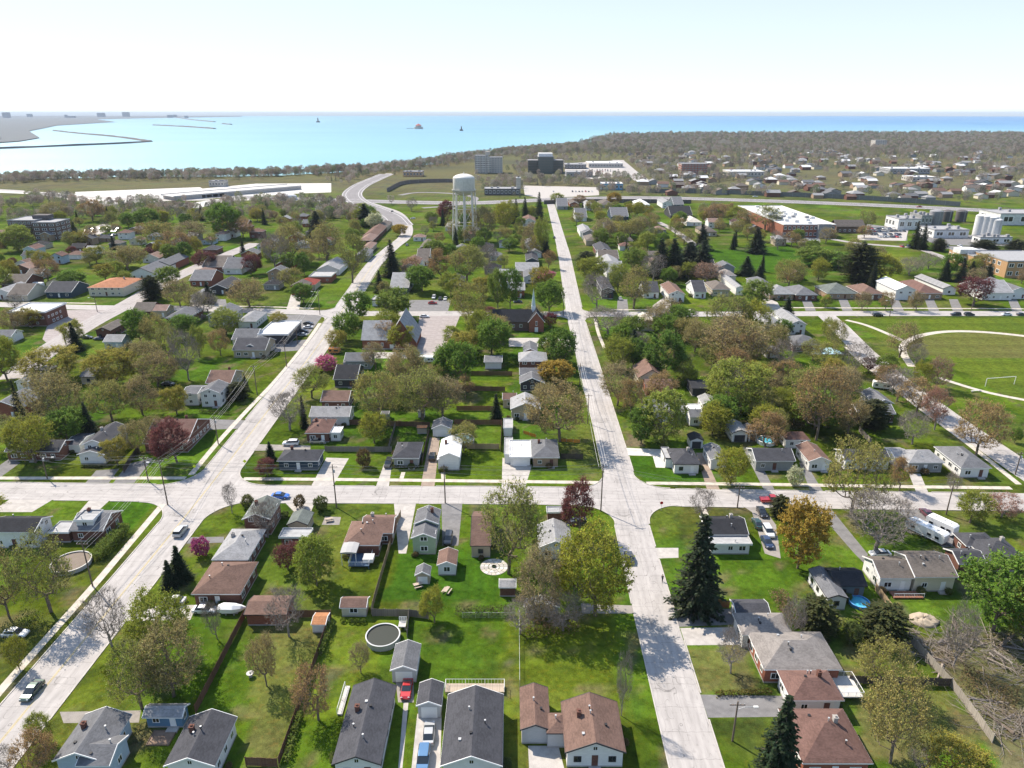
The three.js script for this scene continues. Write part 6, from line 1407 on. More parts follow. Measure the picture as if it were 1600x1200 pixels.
function groundColor(x, z) {
  const big = fbm(x / 55, z / 55, 3), mid = fbm(x / 13 + 9, z / 13, 3), fine = vnoise(x / 2.1, z / 2.1), lot = hash(Math.floor((x + 3 * vnoise(z / 9, 1)) / 21), Math.floor((z + 400) / 26));
  let r = 0.082, g = 0.144, b = 0.011; // spring lawn
  const v = 0.42 + 0.5 * big + 0.62 * mid + 0.34 * (fine - 0.5) + 0.55 * (lot - 0.5); const hue = hash(Math.floor((x + 3 * vnoise(z / 9, 1)) / 21) + 50, Math.floor((z + 400) / 26)); r *= v * (0.82 + 0.42 * hue); g *= v; b *= v;
  const dry = Math.max(0, fbm(x / 22 - 40, z / 22 + 7, 4) - 0.5) * 1.6 + 0.35 * Math.max(0, hash(Math.floor(x / 23), Math.floor(z / 31)) - 0.55);
  r += (0.175 - r) * dry * 0.75; g += (0.165 - g) * dry * 0.75; b += (0.055 - b) * dry * 0.75;
  if (z < -760) { const t = Math.min(1, (-760 - z) / 200) * 0.7; r += (0.17 - r) * t; g += (0.145 - g) * t; b += (0.095 - b) * t; }
  const bare = fbm(x / 4.5 + 70, z / 4.5 - 31, 3), weed = fbm(x / 3.1 - 12, z / 3.1 + 55, 2); if (bare > 0.63) { const k = Math.min(1, (bare - 0.63) * 9) * 0.7; r += (0.17 - r) * k; g += (0.14 - g) * k; b += (0.075 - b) * k; } if (weed > 0.66) { r *= 0.72; g *= 0.78; }
  for (const [kind, P] of ZONES) if (inside(x, z, P)) {
    if (kind === 'dirt') { const k = 0.55 + 0.45 * mid; r += (0.19 - r) * k; g += (0.15 - g) * k; b += (0.105 - b) * k; }
    else if (kind === 'brush') { const k = 0.75 * mid + 0.2; r += (0.17 - r) * k; g += (0.135 - g) * k; b += (0.085 - b) * k; }
    else if (kind === 'turf') { const w = 0.5 + 0.5 * Math.sin(x * 0.9 + z * 0.35); r = 0.078 + 0.045 * mid + 0.012 * w; g = 0.128 + 0.04 * mid + 0.014 * w; b = 0.018; }
    else if (kind === 'worn') { const k = 0.6 * fbm(x / 30, z / 12) + 0.25; r += (0.165 - r) * k; g += (0.145 - g) * k; b += (0.06 - b) * k; }
    else if (kind === 'lush') { const w = 0.92 + 0.12 * Math.sin(x * 2.2); r = 0.058 * (0.75 + 0.5 * mid) * w; g = 0.138 * (0.75 + 0.5 * mid) * w; b = 0.010; }
  }
  return [r, g, b];
}
const groundM = std({ specularIntensity: 0.05, map: TX.grass, vertexColors: true, roughness: 1, bumpMap: TX.grass, bumpScale: 0.06 });
function sheet(name, x0, x1, z0, z1, s, y, hole) {
  const nx = Math.round((x1 - x0) / s), nz = Math.round((z1 - z0) / s), p = [], c = [], t = [], id = [];
  for (let j = 0; j <= nz; j++) for (let i = 0; i <= nx; i++) {
    const x = x0 + (x1 - x0) * i / nx, z = z0 + (z1 - z0) * j / nz, d = z - shoreZ(x), yy = d < 0 ? Math.max(-6, d * 0.25) : 0;
    p.push(x, y + yy, z); c.push(...groundColor(x, z)); t.push(x, -z);
  }
  for (let j = 0; j < nz; j++) for (let i = 0; i < nx; i++) {
    const x = x0 + (x1 - x0) * (i + 0.5) / nx, z = z0 + (z1 - z0) * (j + 0.5) / nz;
    if (hole && x > hole[0] && x < hole[1] && z > hole[2] && z < hole[3]) continue;
    const a = j * (nx + 1) + i; id.push(a, a + nx + 1, a + 1, a + 1, a + nx + 1, a + nx + 2);
  }
  const g = new THREE.BufferGeometry(); g.setAttribute('position', new THREE.Float32BufferAttribute(p, 3)); g.setAttribute('color', new THREE.Float32BufferAttribute(c, 3)); g.setAttribute('uv', new THREE.Float32BufferAttribute(t, 2)); g.setIndex(id); g.computeVertexNormals();
  structure(name, g, groundM);
}
sheet('lawn_ground', -260, 280, -360, 100, 1.5, 0);
sheet('town_ground', -900, 1000, -1100, 160, 7, -0.02, [-250, 270, -350, 90]);
sheet('land', -6000, 9000, -4200, 800, 60, -0.06, [-840, 940, -1040, 100]);
{ // lake, polar grid out to the horizon
  const rs = []; for (let r = 300; r < 20400; r *= 1.06) rs.push(r); rs.push(20600); const n = 220, p = [], c = [], t = [], id = [];
  rs.forEach((r) => { for (let i = 0; i <= n; i++) {
    const a = (i / n - 0.5) * Math.PI * 1.5, x = Math.sin(a) * r, z = -Math.cos(a) * r, off = shoreZ(Math.max(-5900, Math.min(8900, x))) - z, e = off + 500 * (fbm(x / 700, z / 260, 3) - 0.5);
    const k = 1 - Math.exp(-Math.max(0, e) / 1700), band = 0.16 * (fbm(x / 1300 + 5, z / 170, 3) - 0.5), east = Math.max(0, Math.min(1, (x / r + 0.35) / 0.9)), q = k * (0.25 + 0.75 * east);
    p.push(x, -1.1, z); c.push(Math.max(0.01, 0.2 - 0.165 * q + band * 0.5), Math.max(0.05, 0.41 - 0.23 * q + band * 0.6), 0.46 - 0.06 * q + band * 0.4); t.push(x, -z);
  } });
  for (let j = 0; j + 1 < rs.length; j++) for (let i = 0; i < n; i++) { const a = j * (n + 1) + i; id.push(a, a + 1, a + n + 1, a + 1, a + n + 2, a + n + 1); }
  const g = new THREE.BufferGeometry(); g.setAttribute('position', new THREE.Float32BufferAttribute(p, 3)); g.setAttribute('color', new THREE.Float32BufferAttribute(c, 3)); g.setAttribute('uv', new THREE.Float32BufferAttribute(t, 2)); g.setIndex(id); g.computeVertexNormals();
  structure('water', g, new THREE.MeshPhysicalMaterial({ vertexColors: true, roughness: 0.35, specularIntensity: 0.55, bumpMap: TX.waves, bumpScale: 1.2 }));
}

// ------------------------------------------------------------------ roads, pavements, kerbs
function smooth(P, step = 4) { const c = new THREE.CatmullRomCurve3(P.map(([x, z]) => new THREE.Vector3(x, 0, z)), false, 'centripetal'), n = Math.max(2, Math.round(c.getLength() / step)); return c.getSpacedPoints(n).map((v) => [v.x, v.z]); }
function ribbon(P, w, y, off = 0, uvW = 1) { // u runs across, v along in metres
  const p = [], t = [], id = [], nrm = []; let len = 0;
  P.forEach(([x, z], i) => { const a = P[Math.max(0, i - 1)], b = P[Math.min(P.length - 1, i + 1)], dx = b[0] - a[0], dz = b[1] - a[1], l = Math.hypot(dx, dz); if (i) len += Math.hypot(x - P[i - 1][0], z - P[i - 1][1]);
    for (const s of [-1, 1]) { const o = off + s * w / 2; p.push(x - dz / l * o, y, z + dx / l * o); nrm.push(0, 1, 0); t.push((s + 1) / 2 * uvW, len); }
    if (i) { const k = i * 2; id.push(k - 2, k - 1, k, k - 1, k + 1, k); } });
  const g = new THREE.BufferGeometry(); g.setAttribute('position', new THREE.Float32BufferAttribute(p, 3)); g.setAttribute('normal', new THREE.Float32BufferAttribute(nrm, 3)); g.setAttribute('uv', new THREE.Float32BufferAttribute(t, 2)); g.setIndex(id); return g;
}
ROADS.forEach(([name, w, P], i) => {
  const far = /highway|plaza|parkway|loop/.test(name), pts = smooth(P, far ? 12 : 4);
  structure(name, ribbon(pts, w, (far ? 0.05 : 0.022) + i * 0.004), /highway|loop/.test(name) ? M.highway : /drive|lane|back/.test(name) ? std({ color: C(.4, .375, .365), map: TX.road }) : M.road);
  if (name === 'avenue') for (const o of [-0.12, 0.12]) structure('centre_line', ribbon(pts.filter(([x, z]) => z > -560), 0.1, 0.031 + i * 0.004, o), M.yellow);
  if (/^highway/.test(name)) for (const o of [-11, -7.3, 7.3, 11]) structure('lane_line', ribbon(pts, 0.3, 0.057 + i * 0.004, o), M.white);
});
{ // rounded corners of the crossings
  const kb = [];
  INT.forEach(([x, z, hx, hz, r], q) => { for (const sx of [-1, 1]) for (const sz of [-1, 1]) {
    const cx = x + sx * (hx + r), cz = z + sz * (hz + r), s = [[x + sx * (hx - 0.3), z + sz * (hz - 0.3)]], arc = [];
    for (let k = 0; k <= 12; k++) { const a = k / 12 * Math.PI / 2; arc.push([cx - sx * r * Math.cos(a), cz - sz * r * Math.sin(a)]); }
    const P = [...s, [x + sx * (hx - 0.3), cz], ...arc, [cx, z + sz * (hz - 0.3)]], g = new GB();
    for (let k = 1; k + 1 < P.length; k++) { const tri = [P[0], P[k], P[k + 1]].map(([a, b]) => [a, 0.012, b]); const ar = (tri[1][0] - tri[0][0]) * (tri[2][2] - tri[0][2]) - (tri[1][2] - tri[0][2]) * (tri[2][0] - tri[0][0]); if (ar > 0) tri.reverse(); g.poly(tri, tri.map((v) => [v[0] / 9, v[2]])); }
    structure('corner_paving', g.geo, M.road);
    if (q < 4) KERB.push(arc.map(([a, b]) => [a, b]));
  } });
}
KERB.forEach((P) => { // a low concrete upstand
  const g = new GB(), h = 0.12, hw = 0.11;
  for (let i = 0; i + 1 < P.length; i++) { const [a, b] = [P[i], P[i + 1]], dx = b[0] - a[0], dz = b[1] - a[1], l = Math.hypot(dx, dz), nx = -dz / l * hw, nz = dx / l * hw;
    const q = (p, s, y) => [p[0] + nx * s, y, p[1] + nz * s];
    g.poly([q(a, 1, h), q(b, 1, h), q(b, -1, h), q(a, -1, h)]); g.poly([q(a, 1, -0.02), q(b, 1, -0.02), q(b, 1, h), q(a, 1, h)]); g.poly([q(b, -1, -0.02), q(a, -1, -0.02), q(a, -1, h), q(b, -1, h)]); }
  structure('kerb', g.geo, M.kerb);
});
function patch(P, y, extra = 0) { const s = new THREE.Shape(P.map(([x, z]) => new THREE.Vector2(x, -z))), g = new THREE.ShapeGeometry(s); g.rotateX(-Math.PI / 2); g.translate(0, y, 0); return g; }
const DM = { c: M.concrete, a: M.asphalt, g: M.gravel, t: M.tanpave, w: M.pale, p: M.pink };
DRIVES.forEach(([k, P], i) => structure(k === 'p' ? 'parking_lot' : 'driveway', patch(P, P[0][1] < -420 ? 0.035 + (i % 5) * 0.003 : 0.004 + (i % 2) * 0.003), DM[k]));
WALKS.forEach(([w, P], i) => structure('pavement', ribbon(smooth(P, 3), w, 0.015 + (i % 2) * 0.003, 0, w), w > 2 && w < 3.5 ? M.walk : M.walk));

// ------------------------------------------------------------------ houses
const ringG = (() => { const g = new GB(), t = 0.09; g.box(-.5, .5, .5 - t, .5, 0, .06).box(-.5, .5, -.5, -.5 + t, 0, .06).box(-.5, -.5 + t, -.5 + t, .5 - t, 0, .06).box(.5 - t, .5, -.5 + t, .5 - t, 0, .06).box(-.03, .03, -.5 + t, .5 - t, 0, .05); return g.geo; })();
const paneG = new GB().box(-.41, .41, -.41, .41, .005, .028).geo;
const doorG = new GB().box(-.5, .5, 0, 1, 0, .05).box(-.3, .3, .55, .88, .05, .07).box(-.3, .3, .12, .45, .05, .07).geo;
const ventG = new GB().box(-.17, .17, -.1, .22, -.17, .17).box(-.21, .21, .22, .26, -.21, .21).geo;
const pipeG = new THREE.CylinderGeometry(.08, .08, .7, 8), capG = new THREE.CylinderGeometry(.16, .16, .12, 8);
const chimG = new GB().box(-.32, .32, -1.2, .95, -.32, .32).box(-.38, .38, .95, 1.05, -.38, .38).box(-.14, .14, 1.05, 1.25, -.14, .14).geo;
const garG = (() => { const g = new GB(); g.box(-.5, .5, 0, 1, 0, .04); for (let r = 0; r < 4; r++) for (let c = 0; c < 4; c++) g.box(-.46 + c * .235, -.26 + c * .235, .04 + r * .24, .21 + r * .24, .04, .055); return g.geo; })();
function roofGeo(w, d, rise, type, t = 0.17) {
  const g = new GB(), X = w / 2, Z = d / 2;
  if (type === 'f') { g.box(-X, X, -0.02, 0.16, -Z, Z); const e = 0.14; const h = 0.16 + Math.min(0.5, rise); g.box(-X, X, 0.16, h, Z - e, Z).box(-X, X, 0.16, h, -Z, -Z + e).box(-X, -X + e, 0.16, h, -Z + e, Z - e).box(X - e, X, 0.16, h, -Z + e, Z - e); return g.geo; }
  if (type === 'h') {
    const long = w >= d, r = Math.max(0.15, Math.abs(w - d) / 2 ), A = long ? [-r, rise + t, 0] : [0, rise + t, -r], B = long ? [r, rise + t, 0] : [0, rise + t, r];
    const c = [[-X, t, Z], [X, t, Z], [X, t, -Z], [-X, t, -Z]], l = c.map((p) => [p[0], 0, p[2]]);
    if (long) { g.poly([c[0], c[1], B, A]); g.poly([c[1], c[2], B]); g.poly([c[2], c[3], A, B]); g.poly([c[3], c[0], A]); }
    else { g.poly([c[0], c[1], B]); g.poly([c[1], c[2], A, B]); g.poly([c[2], c[3], A]); g.poly([c[3], c[0], B, A]); }
    for (let i = 0; i < 4; i++) { const j = (i + 1) % 4; g.poly([l[i], l[j], c[j], c[i]]); } g.poly([...l].reverse()); return g.geo;
  }
  const gx = type === 'x', L = gx ? X : Z, S = gx ? Z : X, q = (a, y, s) => gx ? [a, y, s] : [s, y, -a];
  g.poly([q(-L, t, S), q(L, t, S), q(L, rise + t, 0), q(-L, rise + t, 0)]); g.poly([q(L, t, -S), q(-L, t, -S), q(-L, rise + t, 0), q(L, rise + t, 0)]);
  g.poly([q(-L, 0, S), q(-L, rise, 0), q(L, rise, 0), q(L, 0, S)]); g.poly([q(L, 0, -S), q(L, rise, 0), q(-L, rise, 0), q(-L, 0, -S)]);
  g.poly([q(-L, 0, S), q(L, 0, S), q(L, t, S), q(-L, t, S)]); g.poly([q(L, 0, -S), q(-L, 0, -S), q(-L, t, -S), q(L, t, -S)]);
  for (const s of [1, -1]) { const a = s * L; const f = (P) => g.poly(s > 0 ? P : P.reverse()); f([q(a, 0, S), q(a, rise, 0), q(a, rise + t, 0), q(a, t, S)]); f([q(a, rise, 0), q(a, 0, -S), q(a, t, -S), q(a, rise + t, 0)]); }
  return g.geo;
}
function fasciaGeo(w, d, rise, type) {
  const g = new GB(), X = w / 2 + .025, Z = d / 2 + .025, t = .2;
  if (type === 'h' || type === 'f') { const y0 = -.04, y1 = type === 'f' ? .2 + Math.min(.5, rise) : .14; g.box(-X, X, y0, y1, d / 2 + .003, Z).box(-X, X, y0, y1, -Z, -d / 2 - .003).box(d ? w / 2 + .003 : X, X, y0, y1, -d / 2, d / 2).box(-X, -w / 2 - .003, y0, y1, -d / 2, d / 2); return g.geo; }
  const gx = type === 'x', L = gx ? X : Z, S = gx ? Z : X, q = (a, y, s) => gx ? [a, y, s] : [s, y, -a];
  for (const s of [1, -1]) { const o = s * S, i = s * (S - .022); const f = (P) => g.poly(s > 0 ? P : P.reverse()); f([q(-L, -.03, o), q(L, -.03, o), q(L, .13, o), q(-L, .13, o)]); f([q(-L, .13, o), q(L, .13, o), q(L, .13, i), q(-L, .13, i)]); }
  const k = rise / S; for (const s of [1, -1]) { const a = s * L, f = (P) => g.poly(s > 0 ? P : P.reverse()), b = s * (L - .09);
    for (const e of [1, -1]) { const ff = (P) => g.poly((s > 0) === (e > 0) ? P : P.reverse()); ff([q(a, -.05, e * S), q(a, rise - .05, 0), q(a, rise + t, 0), q(a, t, e * S)]); ff([q(b, t, e * S), q(a, t, e * S), q(a, rise + t, 0), q(b, rise + t, 0)]); } }
  return g.geo;
}
function wallGeo(w, d, H, rise, type) {
  const g = new GB(), X = w / 2, Z = d / 2; const c = [[-X, Z], [X, Z], [X, -Z], [-X, -Z]];
  for (let i = 0; i < 4; i++) { const [a, b] = [c[i], c[(i + 1) % 4]]; g.poly([[a[0], 0, a[1]], [b[0], 0, b[1]], [b[0], H, b[1]], [a[0], H, a[1]]]); }
  if (type === 'x') { g.poly([[X, H, Z], [X, H, -Z], [X, H + rise, 0]]); g.poly([[-X, H, -Z], [-X, H, Z], [-X, H + rise, 0]]); }
  if (type === 'z') { g.poly([[-X, H, Z], [X, H, Z], [0, H + rise, Z]]); g.poly([[X, H, -Z], [-X, H, -Z], [0, H + rise, -Z]]); }
  return g.geo;
}
function windowAt(p, x, y, z, turn, w, h, frame = M.white) { const f = mesh('window', ringG, frame, p, x, y, z); f.rotation.y = turn; f.scale.set(w, h, 1); mesh('pane', paneG, M.pane, f); return f; }
HOUSES.forEach(([label, cat, x, z, det, blocks], hi) => {
  const kind = cat === 'house' ? (det ? 'house' : 'distant_house') : cat === 'shop' ? 'shop_building' : cat === 'building' ? 'brick_building' : cat === 'garage' ? 'garage' : 'garden_shed';
  const o = tag(top(kind, x, 0, z), label, cat, cat === 'house' ? 'houses of the neighbourhood' : cat === 'garage' ? 'garages behind the houses' : cat === 'shed' ? 'garden sheds' : undefined);
  const wallMat = wallM, frameDark = hash(hi, 3) < 0.12;
  blocks.forEach(([bx, bz, w, d, H, rise, type, wc, rc, fl], bi) => {
    const oh = Math.min(0.4, w * 0.06), ww = w - 2 * oh, dd = d - 2 * oh, Y0 = bi * 0.013, q = (type === 'x' ? d : w) / 2, wr = rise * (1 - oh / q), P = bi ? 'wing_' : '';
    const eaveH = type === 'f' ? H : H;
    const wall = mesh(P + 'wall', wallGeo(ww, dd, eaveH + (type === 'x' || type === 'z' ? rise * oh / q : 0), type === 'x' || type === 'z' ? wr - 0.02 : 0, type), wallMat[wc], o, bx, 0, bz);
    const roof = mesh(P + 'roof', roofGeo(w, d, rise, type), type === 'f' ? (rc === 8 ? flatM[8] : flatM[2]) : roofM[rc][hi % 2], o, bx, H + Y0, bz);
    mesh(P + 'fascia', fasciaGeo(w, d, rise, type), /d/.test(fl) || frameDark ? M.trimDark : M.white, o, bx, H + Y0, bz);
    if (det) mesh(P + 'foundation', new GB().box(-ww / 2 - .03, ww / 2 + .03, -.05, .28, -dd / 2 - .03, dd / 2 + .03).geo, M.concrete, o, bx, 0, bz);
    const roofY = (px, pz) => type === 'x' ? rise * (1 - Math.abs(pz) / (d / 2)) + .17 : type === 'z' ? rise * (1 - Math.abs(px) / (w / 2)) + .17 : type === 'f' ? .16 : Math.max(.17, rise * Math.min(1, (w / 2 - Math.abs(px)) / (Math.min(w, d) / 2), (d / 2 - Math.abs(pz)) / (Math.min(w, d) / 2)) + .17);
    const vn = (fl.match(/v/g) || []).length;
    if (det || vn) for (let k = 0; k < (cat === 'shed' ? 0 : vn + (det === 2 && cat === 'house' ? 1 : 0)); k++) { const px = (hash(hi, k + 11) - .5) * w * .55, pz = (hash(hi, k + 31) - .5) * d * .55, m = mesh('roof_vent', k % 2 ? ventG : pipeG, k % 3 ? M.dark : M.galv, roof, px, roofY(px, pz) + (k % 2 ? 0 : .25), pz); if (!(k % 2)) mesh('cap', capG, M.galv, m, 0, .38, 0); }
    if (/c/.test(fl)) { const px = (hash(hi, 5) > .5 ? .18 : -.22) * w, pz = -.1 * d; mesh('chimney', chimG, hash(hi, 8) > .5 ? M.brick : M.concrete, roof, px, roofY(px, pz), pz); }
    if (/n/.test(fl) || (!det && bi)) return;
    const two = H > 4.15, rows = two ? [1.5, 4.0] : [1.55], fy = ww < 3 ? 0.6 : 1, garage = /g/.test(fl);
    if (garage) { const gw = Math.min(ww * .72, 4.6), m = mesh('garage_door', garG, /d/.test(fl) ? M.trimDark : M.door, o, bx, .06, bz + dd / 2 + .004); m.scale.set(gw, Math.min(2.2, H - .35), 1); if (det < 2) return; }
    const wallsDone = det === 2 ? [0, 1, 2, 3] : det === 1 ? [0, x < 0 ? 1 : 3] : [0];
    for (const k of wallsDone) {
      const along = k % 2 ? dd : ww, turn = k * Math.PI / 2, n = Math.max(1, Math.floor(along / (det ? 2.7 : 3.6))), off = (k % 2 ? ww : dd) / 2 + .004, sx = Math.sin(turn), cz = Math.cos(turn);
      rows.forEach((ry, ri) => { for (let i = 0; i < n; i++) {
        const s = ((i + .5) / n - .5) * along * .94, hx = bx + sx * off + cz * s, hz = bz + cz * off - sx * s;
        if (garage && k === 0) continue;
        if (k === 0 && ri === 0 && i === Math.floor(n / 2) && !bi && n > 1) { const dr = mesh('door', doorG, hash(hi, 2) > .5 ? M.white : M.brick, o, hx, .3, hz); dr.rotation.y = turn; dr.scale.set(.95, 2.05, 1); if (det) { const st = mesh('step', new GB().box(-.9, .9, 0, .28, .05, 1.1).geo, M.concrete, o, hx, 0, hz); } continue; }
        if (hash(hi * 7 + k, i + ri * 5 + bi) < .14) continue;
        const wide = hash(hi + k, i + 3) > .6 ? 1.7 : 1.15; windowAt(o, hx, ry + (wide > 1.5 ? 0 : .05), hz, turn, Math.min(wide, along * .4), ri || wide < 1.5 ? 1.15 : 1.3, frameDark ? M.trimDark : M.white);
      } });
      if (((type === 'z' && k % 2 === 0) || (type === 'x' && k % 2)) && rise > 1.5 && det) windowAt(o, bx + sx * off, H + rise * .32, bz + cz * off, turn, .7, .8);
    }
  });
});

// ------------------------------------------------------------------ trees
function Rng(s) { let q = s >>> 0; return () => { q = (q * 1664525 + 1013904223) >>> 0; return q / 4294967296; }; }
function buildTree({ s, N = 620, leaves = 8, leaf = 0.12, twigs = 4, rx = 4, ry = 4.15, cy = 5.85, lump = 0.5, minR = 0.012, hang = 0 }) {
  const R = Rng(s * 7919 + 13), wood = new GB(), L = new GB(), r2 = (a, b) => a + (b - a) * R(), nodes = []; for (let i = 0; i < 7; i++) R();
  const lx = r2(-.5, .5), lz = r2(-.5, .5), forks = Math.floor(r2(1, 4));
  const add = (x, y, z, par) => { nodes.push({ x, y, z, par, len: par < 0 ? 0 : nodes[par].len + Math.hypot(x - nodes[par].x, y - nodes[par].y, z - nodes[par].z), n: 0, kids: 0 }); if (par >= 0) nodes[par].kids++; return nodes.length - 1; };
  let q = add(0, -.2, 0, -1); for (let i = 1; i <= 5; i++) q = add(lx * i / 12 + r2(-.05, .05), i * .45, lz * i / 12 + r2(-.05, .05), q);
  const at = [];
  while (at.length < N) { const a = R() * 6.283, c = 2 * R() - 1, k = Math.cbrt(.12 + .88 * R()), sn = Math.sqrt(1 - c * c), o = 1 - lump + lump * 1.35 * vnoise(Math.cos(a) * sn * 2.2 + s * 9, c * 2.2 + Math.sin(a) * sn * 2.6 + s); if (k > o) continue; at.push([lx + Math.cos(a) * sn * rx * k, cy + c * ry * k, lz + Math.sin(a) * sn * rx * k]); }
  at.sort((p, w) => Math.hypot(p[0], p[1] - 2.4, p[2]) - Math.hypot(w[0], w[1] - 2.4, w[2]));
  for (const p of at) {
    let best = 3, bd = 1e9; for (let i = 3; i < nodes.length; i++) { const m = nodes[i], dx = p[0] - m.x, dy = p[1] - m.y, dz = p[2] - m.z, d = Math.hypot(dx, dy, dz) + .22 * m.len + (dy < 0 ? -dy * .9 : 0) + m.kids * .12; if (d < bd) { bd = d; best = i; } }
    const m = nodes[best], D = Math.hypot(p[0] - m.x, p[1] - m.y, p[2] - m.z), st = Math.min(4, Math.ceil(D / .9)); let from = best;
    for (let i = 1; i <= st; i++) { const f = i / st, j = i < st ? .16 : 0, bow = .12 * D * f * (1 - f); from = add(m.x + (p[0] - m.x) * f + r2(-j, j), m.y + (p[1] - m.y) * f - bow + r2(-j, j), m.z + (p[2] - m.z) * f + r2(-j, j), from); }
  }
  for (let i = nodes.length - 1; i > 0; i--) { const m = nodes[i]; if (!m.kids) m.n = 1; nodes[m.par].n += m.n; }
  const rad = (m) => Math.max(minR, .0135 * Math.pow(m.n, .53)), tips = [];
  nodes.forEach((m, i) => { if (m.par < 0) return; const p = nodes[m.par], r = rad(m); wood.beam([p.x, p.y, p.z], [m.x, m.y, m.z], i < 4 ? rad(p) * 1.05 : Math.min(rad(p), r * 1.5), r, r > .12 ? 7 : r > .05 ? 5 : 3); if (m.n <= 2) tips.push([m, p]); });
  for (const [m, p] of tips) {
    const dx = m.x - p.x + (m.x - lx) * .12, dy = m.y - p.y + .25, dz = m.z - p.z + (m.z - lz) * .12, l = Math.hypot(dx, dy, dz) || 1;
    for (let k = 0; k < twigs; k++) {
      const len = r2(.35, .95), e = [m.x + (dx / l * .8 + r2(-.75, .75)) * len, m.y + (dy / l * .8 + r2(-.5, .75) - hang) * len, m.z + (dz / l * .8 + r2(-.75, .75)) * len], w = Math.max(minR, .014) * 1.1, c = R() * 6.28, ox = Math.cos(c) * w, oz = Math.sin(c) * w;
      wood.poly([[m.x - ox, m.y, m.z - oz], [m.x + ox, m.y, m.z + oz], e]); wood.poly([[m.x + oz, m.y, m.z - ox], [m.x - oz, m.y, m.z + ox], e]);
      for (let i = 0; i < leaves; i++) { const f = r2(.15, 1.1), sz = leaf * r2(.55, 1.4), x = m.x + (e[0] - m.x) * f + r2(-.13, .13), y = m.y + (e[1] - m.y) * f + r2(-.13, .13), z = m.z + (e[2] - m.z) * f + r2(-.13, .13), a = R() * 6.283, b = 2 * R() - 1, sn = Math.sqrt(1 - b * b), E = [Math.cos(a) * sn * sz, b * sz, Math.sin(a) * sn * sz], F = [-Math.sin(a) * sz * .6, (R() - .5) * sz, Math.cos(a) * sz * .6], t = r2(.55, 1.4); L.col = [t * r2(.88, 1.15), t, t * r2(.75, 1.1)];
        L.poly([[x - E[0], y - E[1], z - E[2]], [x + F[0], y + F[1], z + F[2]], [x + E[0], y + E[1], z + E[2]], [x - F[0], y - F[1], z - F[2]]]); }
    }
    if (!twigs) for (let i = 0; i < leaves; i++) { const sz = leaf * r2(.6, 1.3), x = m.x + r2(-.5, .5), y = m.y + r2(-.4, .5), z = m.z + r2(-.5, .5), a = R() * 6.283, t = r2(.6, 1.35); L.col = [t * r2(.9, 1.12), t, t * r2(.8, 1.1)]; L.poly([[x - Math.cos(a) * sz, y - sz * .4, z - Math.sin(a) * sz], [x, y + sz * .7, z], [x + Math.cos(a) * sz, y, z + Math.sin(a) * sz], [x + .1, y - sz * .6, z]]); }
  }
  return { wood: wood.geo, leaf: L.geo, w: rx * 2, h: 10 };
}
function buildConifer(s, { n = 26, per = 9, width = 2.1, round = false } = {}) {
  const R = Rng(s * 104729 + 7), wood = new GB(), L = new GB(), r2 = (a, b) => a + (b - a) * R(); for (let i = 0; i < 5; i++) R();
  wood.beam([0, -.15, 0], [0, 9.6, 0], .2, .03, 6);
  for (let i = 0; i < n; i++) {
    const t = i / (n - 1), y = .5 + 9.3 * t, rad = round ? width * Math.sqrt(Math.max(0.03, 1 - Math.pow(2 * t - .75, 2) * .62)) * (t > .93 ? .5 : 1) : width * Math.pow(1 - t, .82) + .1, k = Math.max(4, Math.round(per * (0.5 + rad / width)));
    for (let j = 0; j < k; j++) {
      const a = (j + R()) / k * 6.283, len = rad * r2(.62, 1.12), dy = round ? r2(-.2, .35) : -len * r2(.16, .34), ex = Math.cos(a) * len, ez = Math.sin(a) * len;
      wood.beam([0, y, 0], [ex * .8, y + dy * .8, ez * .8], .035, .012, 3);
      const m = Math.max(4, Math.round(len * 11));
      for (let q = 0; q < m; q++) { const f = .18 + .86 * (q + R()) / m, w = .34 * (1.15 - f * .5) * (round ? 1.2 : 1), px = ex * f + r2(-.14, .14), py = y + dy * f + r2(-.16, .1), pz = ez * f + r2(-.14, .14), sd = a + r2(-1.1, 1.1), tx = Math.cos(sd) * w, tz = Math.sin(sd) * w, nx = -Math.sin(sd) * w * .45, nz = Math.cos(sd) * w * .45, td = r2(-.22, .06) + (round ? .15 : 0), c = r2(.55, 1.35);
        L.col = [c * r2(.85, 1.2), c, c * r2(.8, 1.1)]; L.poly([[px - tx * .4, py, pz - tz * .4], [px + nx, py - .05, pz + nz], [px + tx, py + td, pz + tz], [px - nx, py + .04, pz - nz]]); }
    }
  }
  return { wood: wood.geo, leaf: L.geo, w: width * 1.75, h: 9.9 };
}
const VAR = {
  sparse: [1, 2, 3, 4, 5, 6, 7, 8].map((s) => buildTree({ s, N: 720, leaves: 3 + (s % 3), leaf: .086, twigs: 5, cy: 5.6 + (s % 2) * .25, ry: 4.4 - (s % 2) * .25, lump: .42 + (s % 4) * .09, rx: 3.6 + (s % 3) * .4 })),
  medium: [17, 18, 19, 20, 24].map((s) => buildTree({ s, N: 700, leaves: 8, leaf: .092, twigs: 5, cy: 5.5, ry: 4.5, lump: .4 + (s % 3) * .1 })),
  dense: [11, 12, 13, 14].map((s) => buildTree({ s, N: 600, leaves: 10, leaf: .12, twigs: 5, cy: 5.6, ry: 4.4, lump: .4 + (s % 2) * .12 })),
  bare: [21, 22, 23].map((s) => buildTree({ s, N: 760, leaves: 1, leaf: .045, twigs: 7 })),
  small: [31, 32].map((s) => buildTree({ s, N: 380, leaves: 9, leaf: .2, cy: 5.2, ry: 4.8, rx: 4.6, lump: .35 })),
  weep: [41].map((s) => buildTree({ s, N: 640, leaves: 10, leaf: .11, twigs: 5, cy: 5.3, ry: 4.7, hang: .9, lump: .35 })),
  spruce: [51, 52, 53].map((s) => buildConifer(s)), cedar: [61, 62].map((s) => buildConifer(s, { n: 22, per: 12, width: 3.4, round: true })),
};
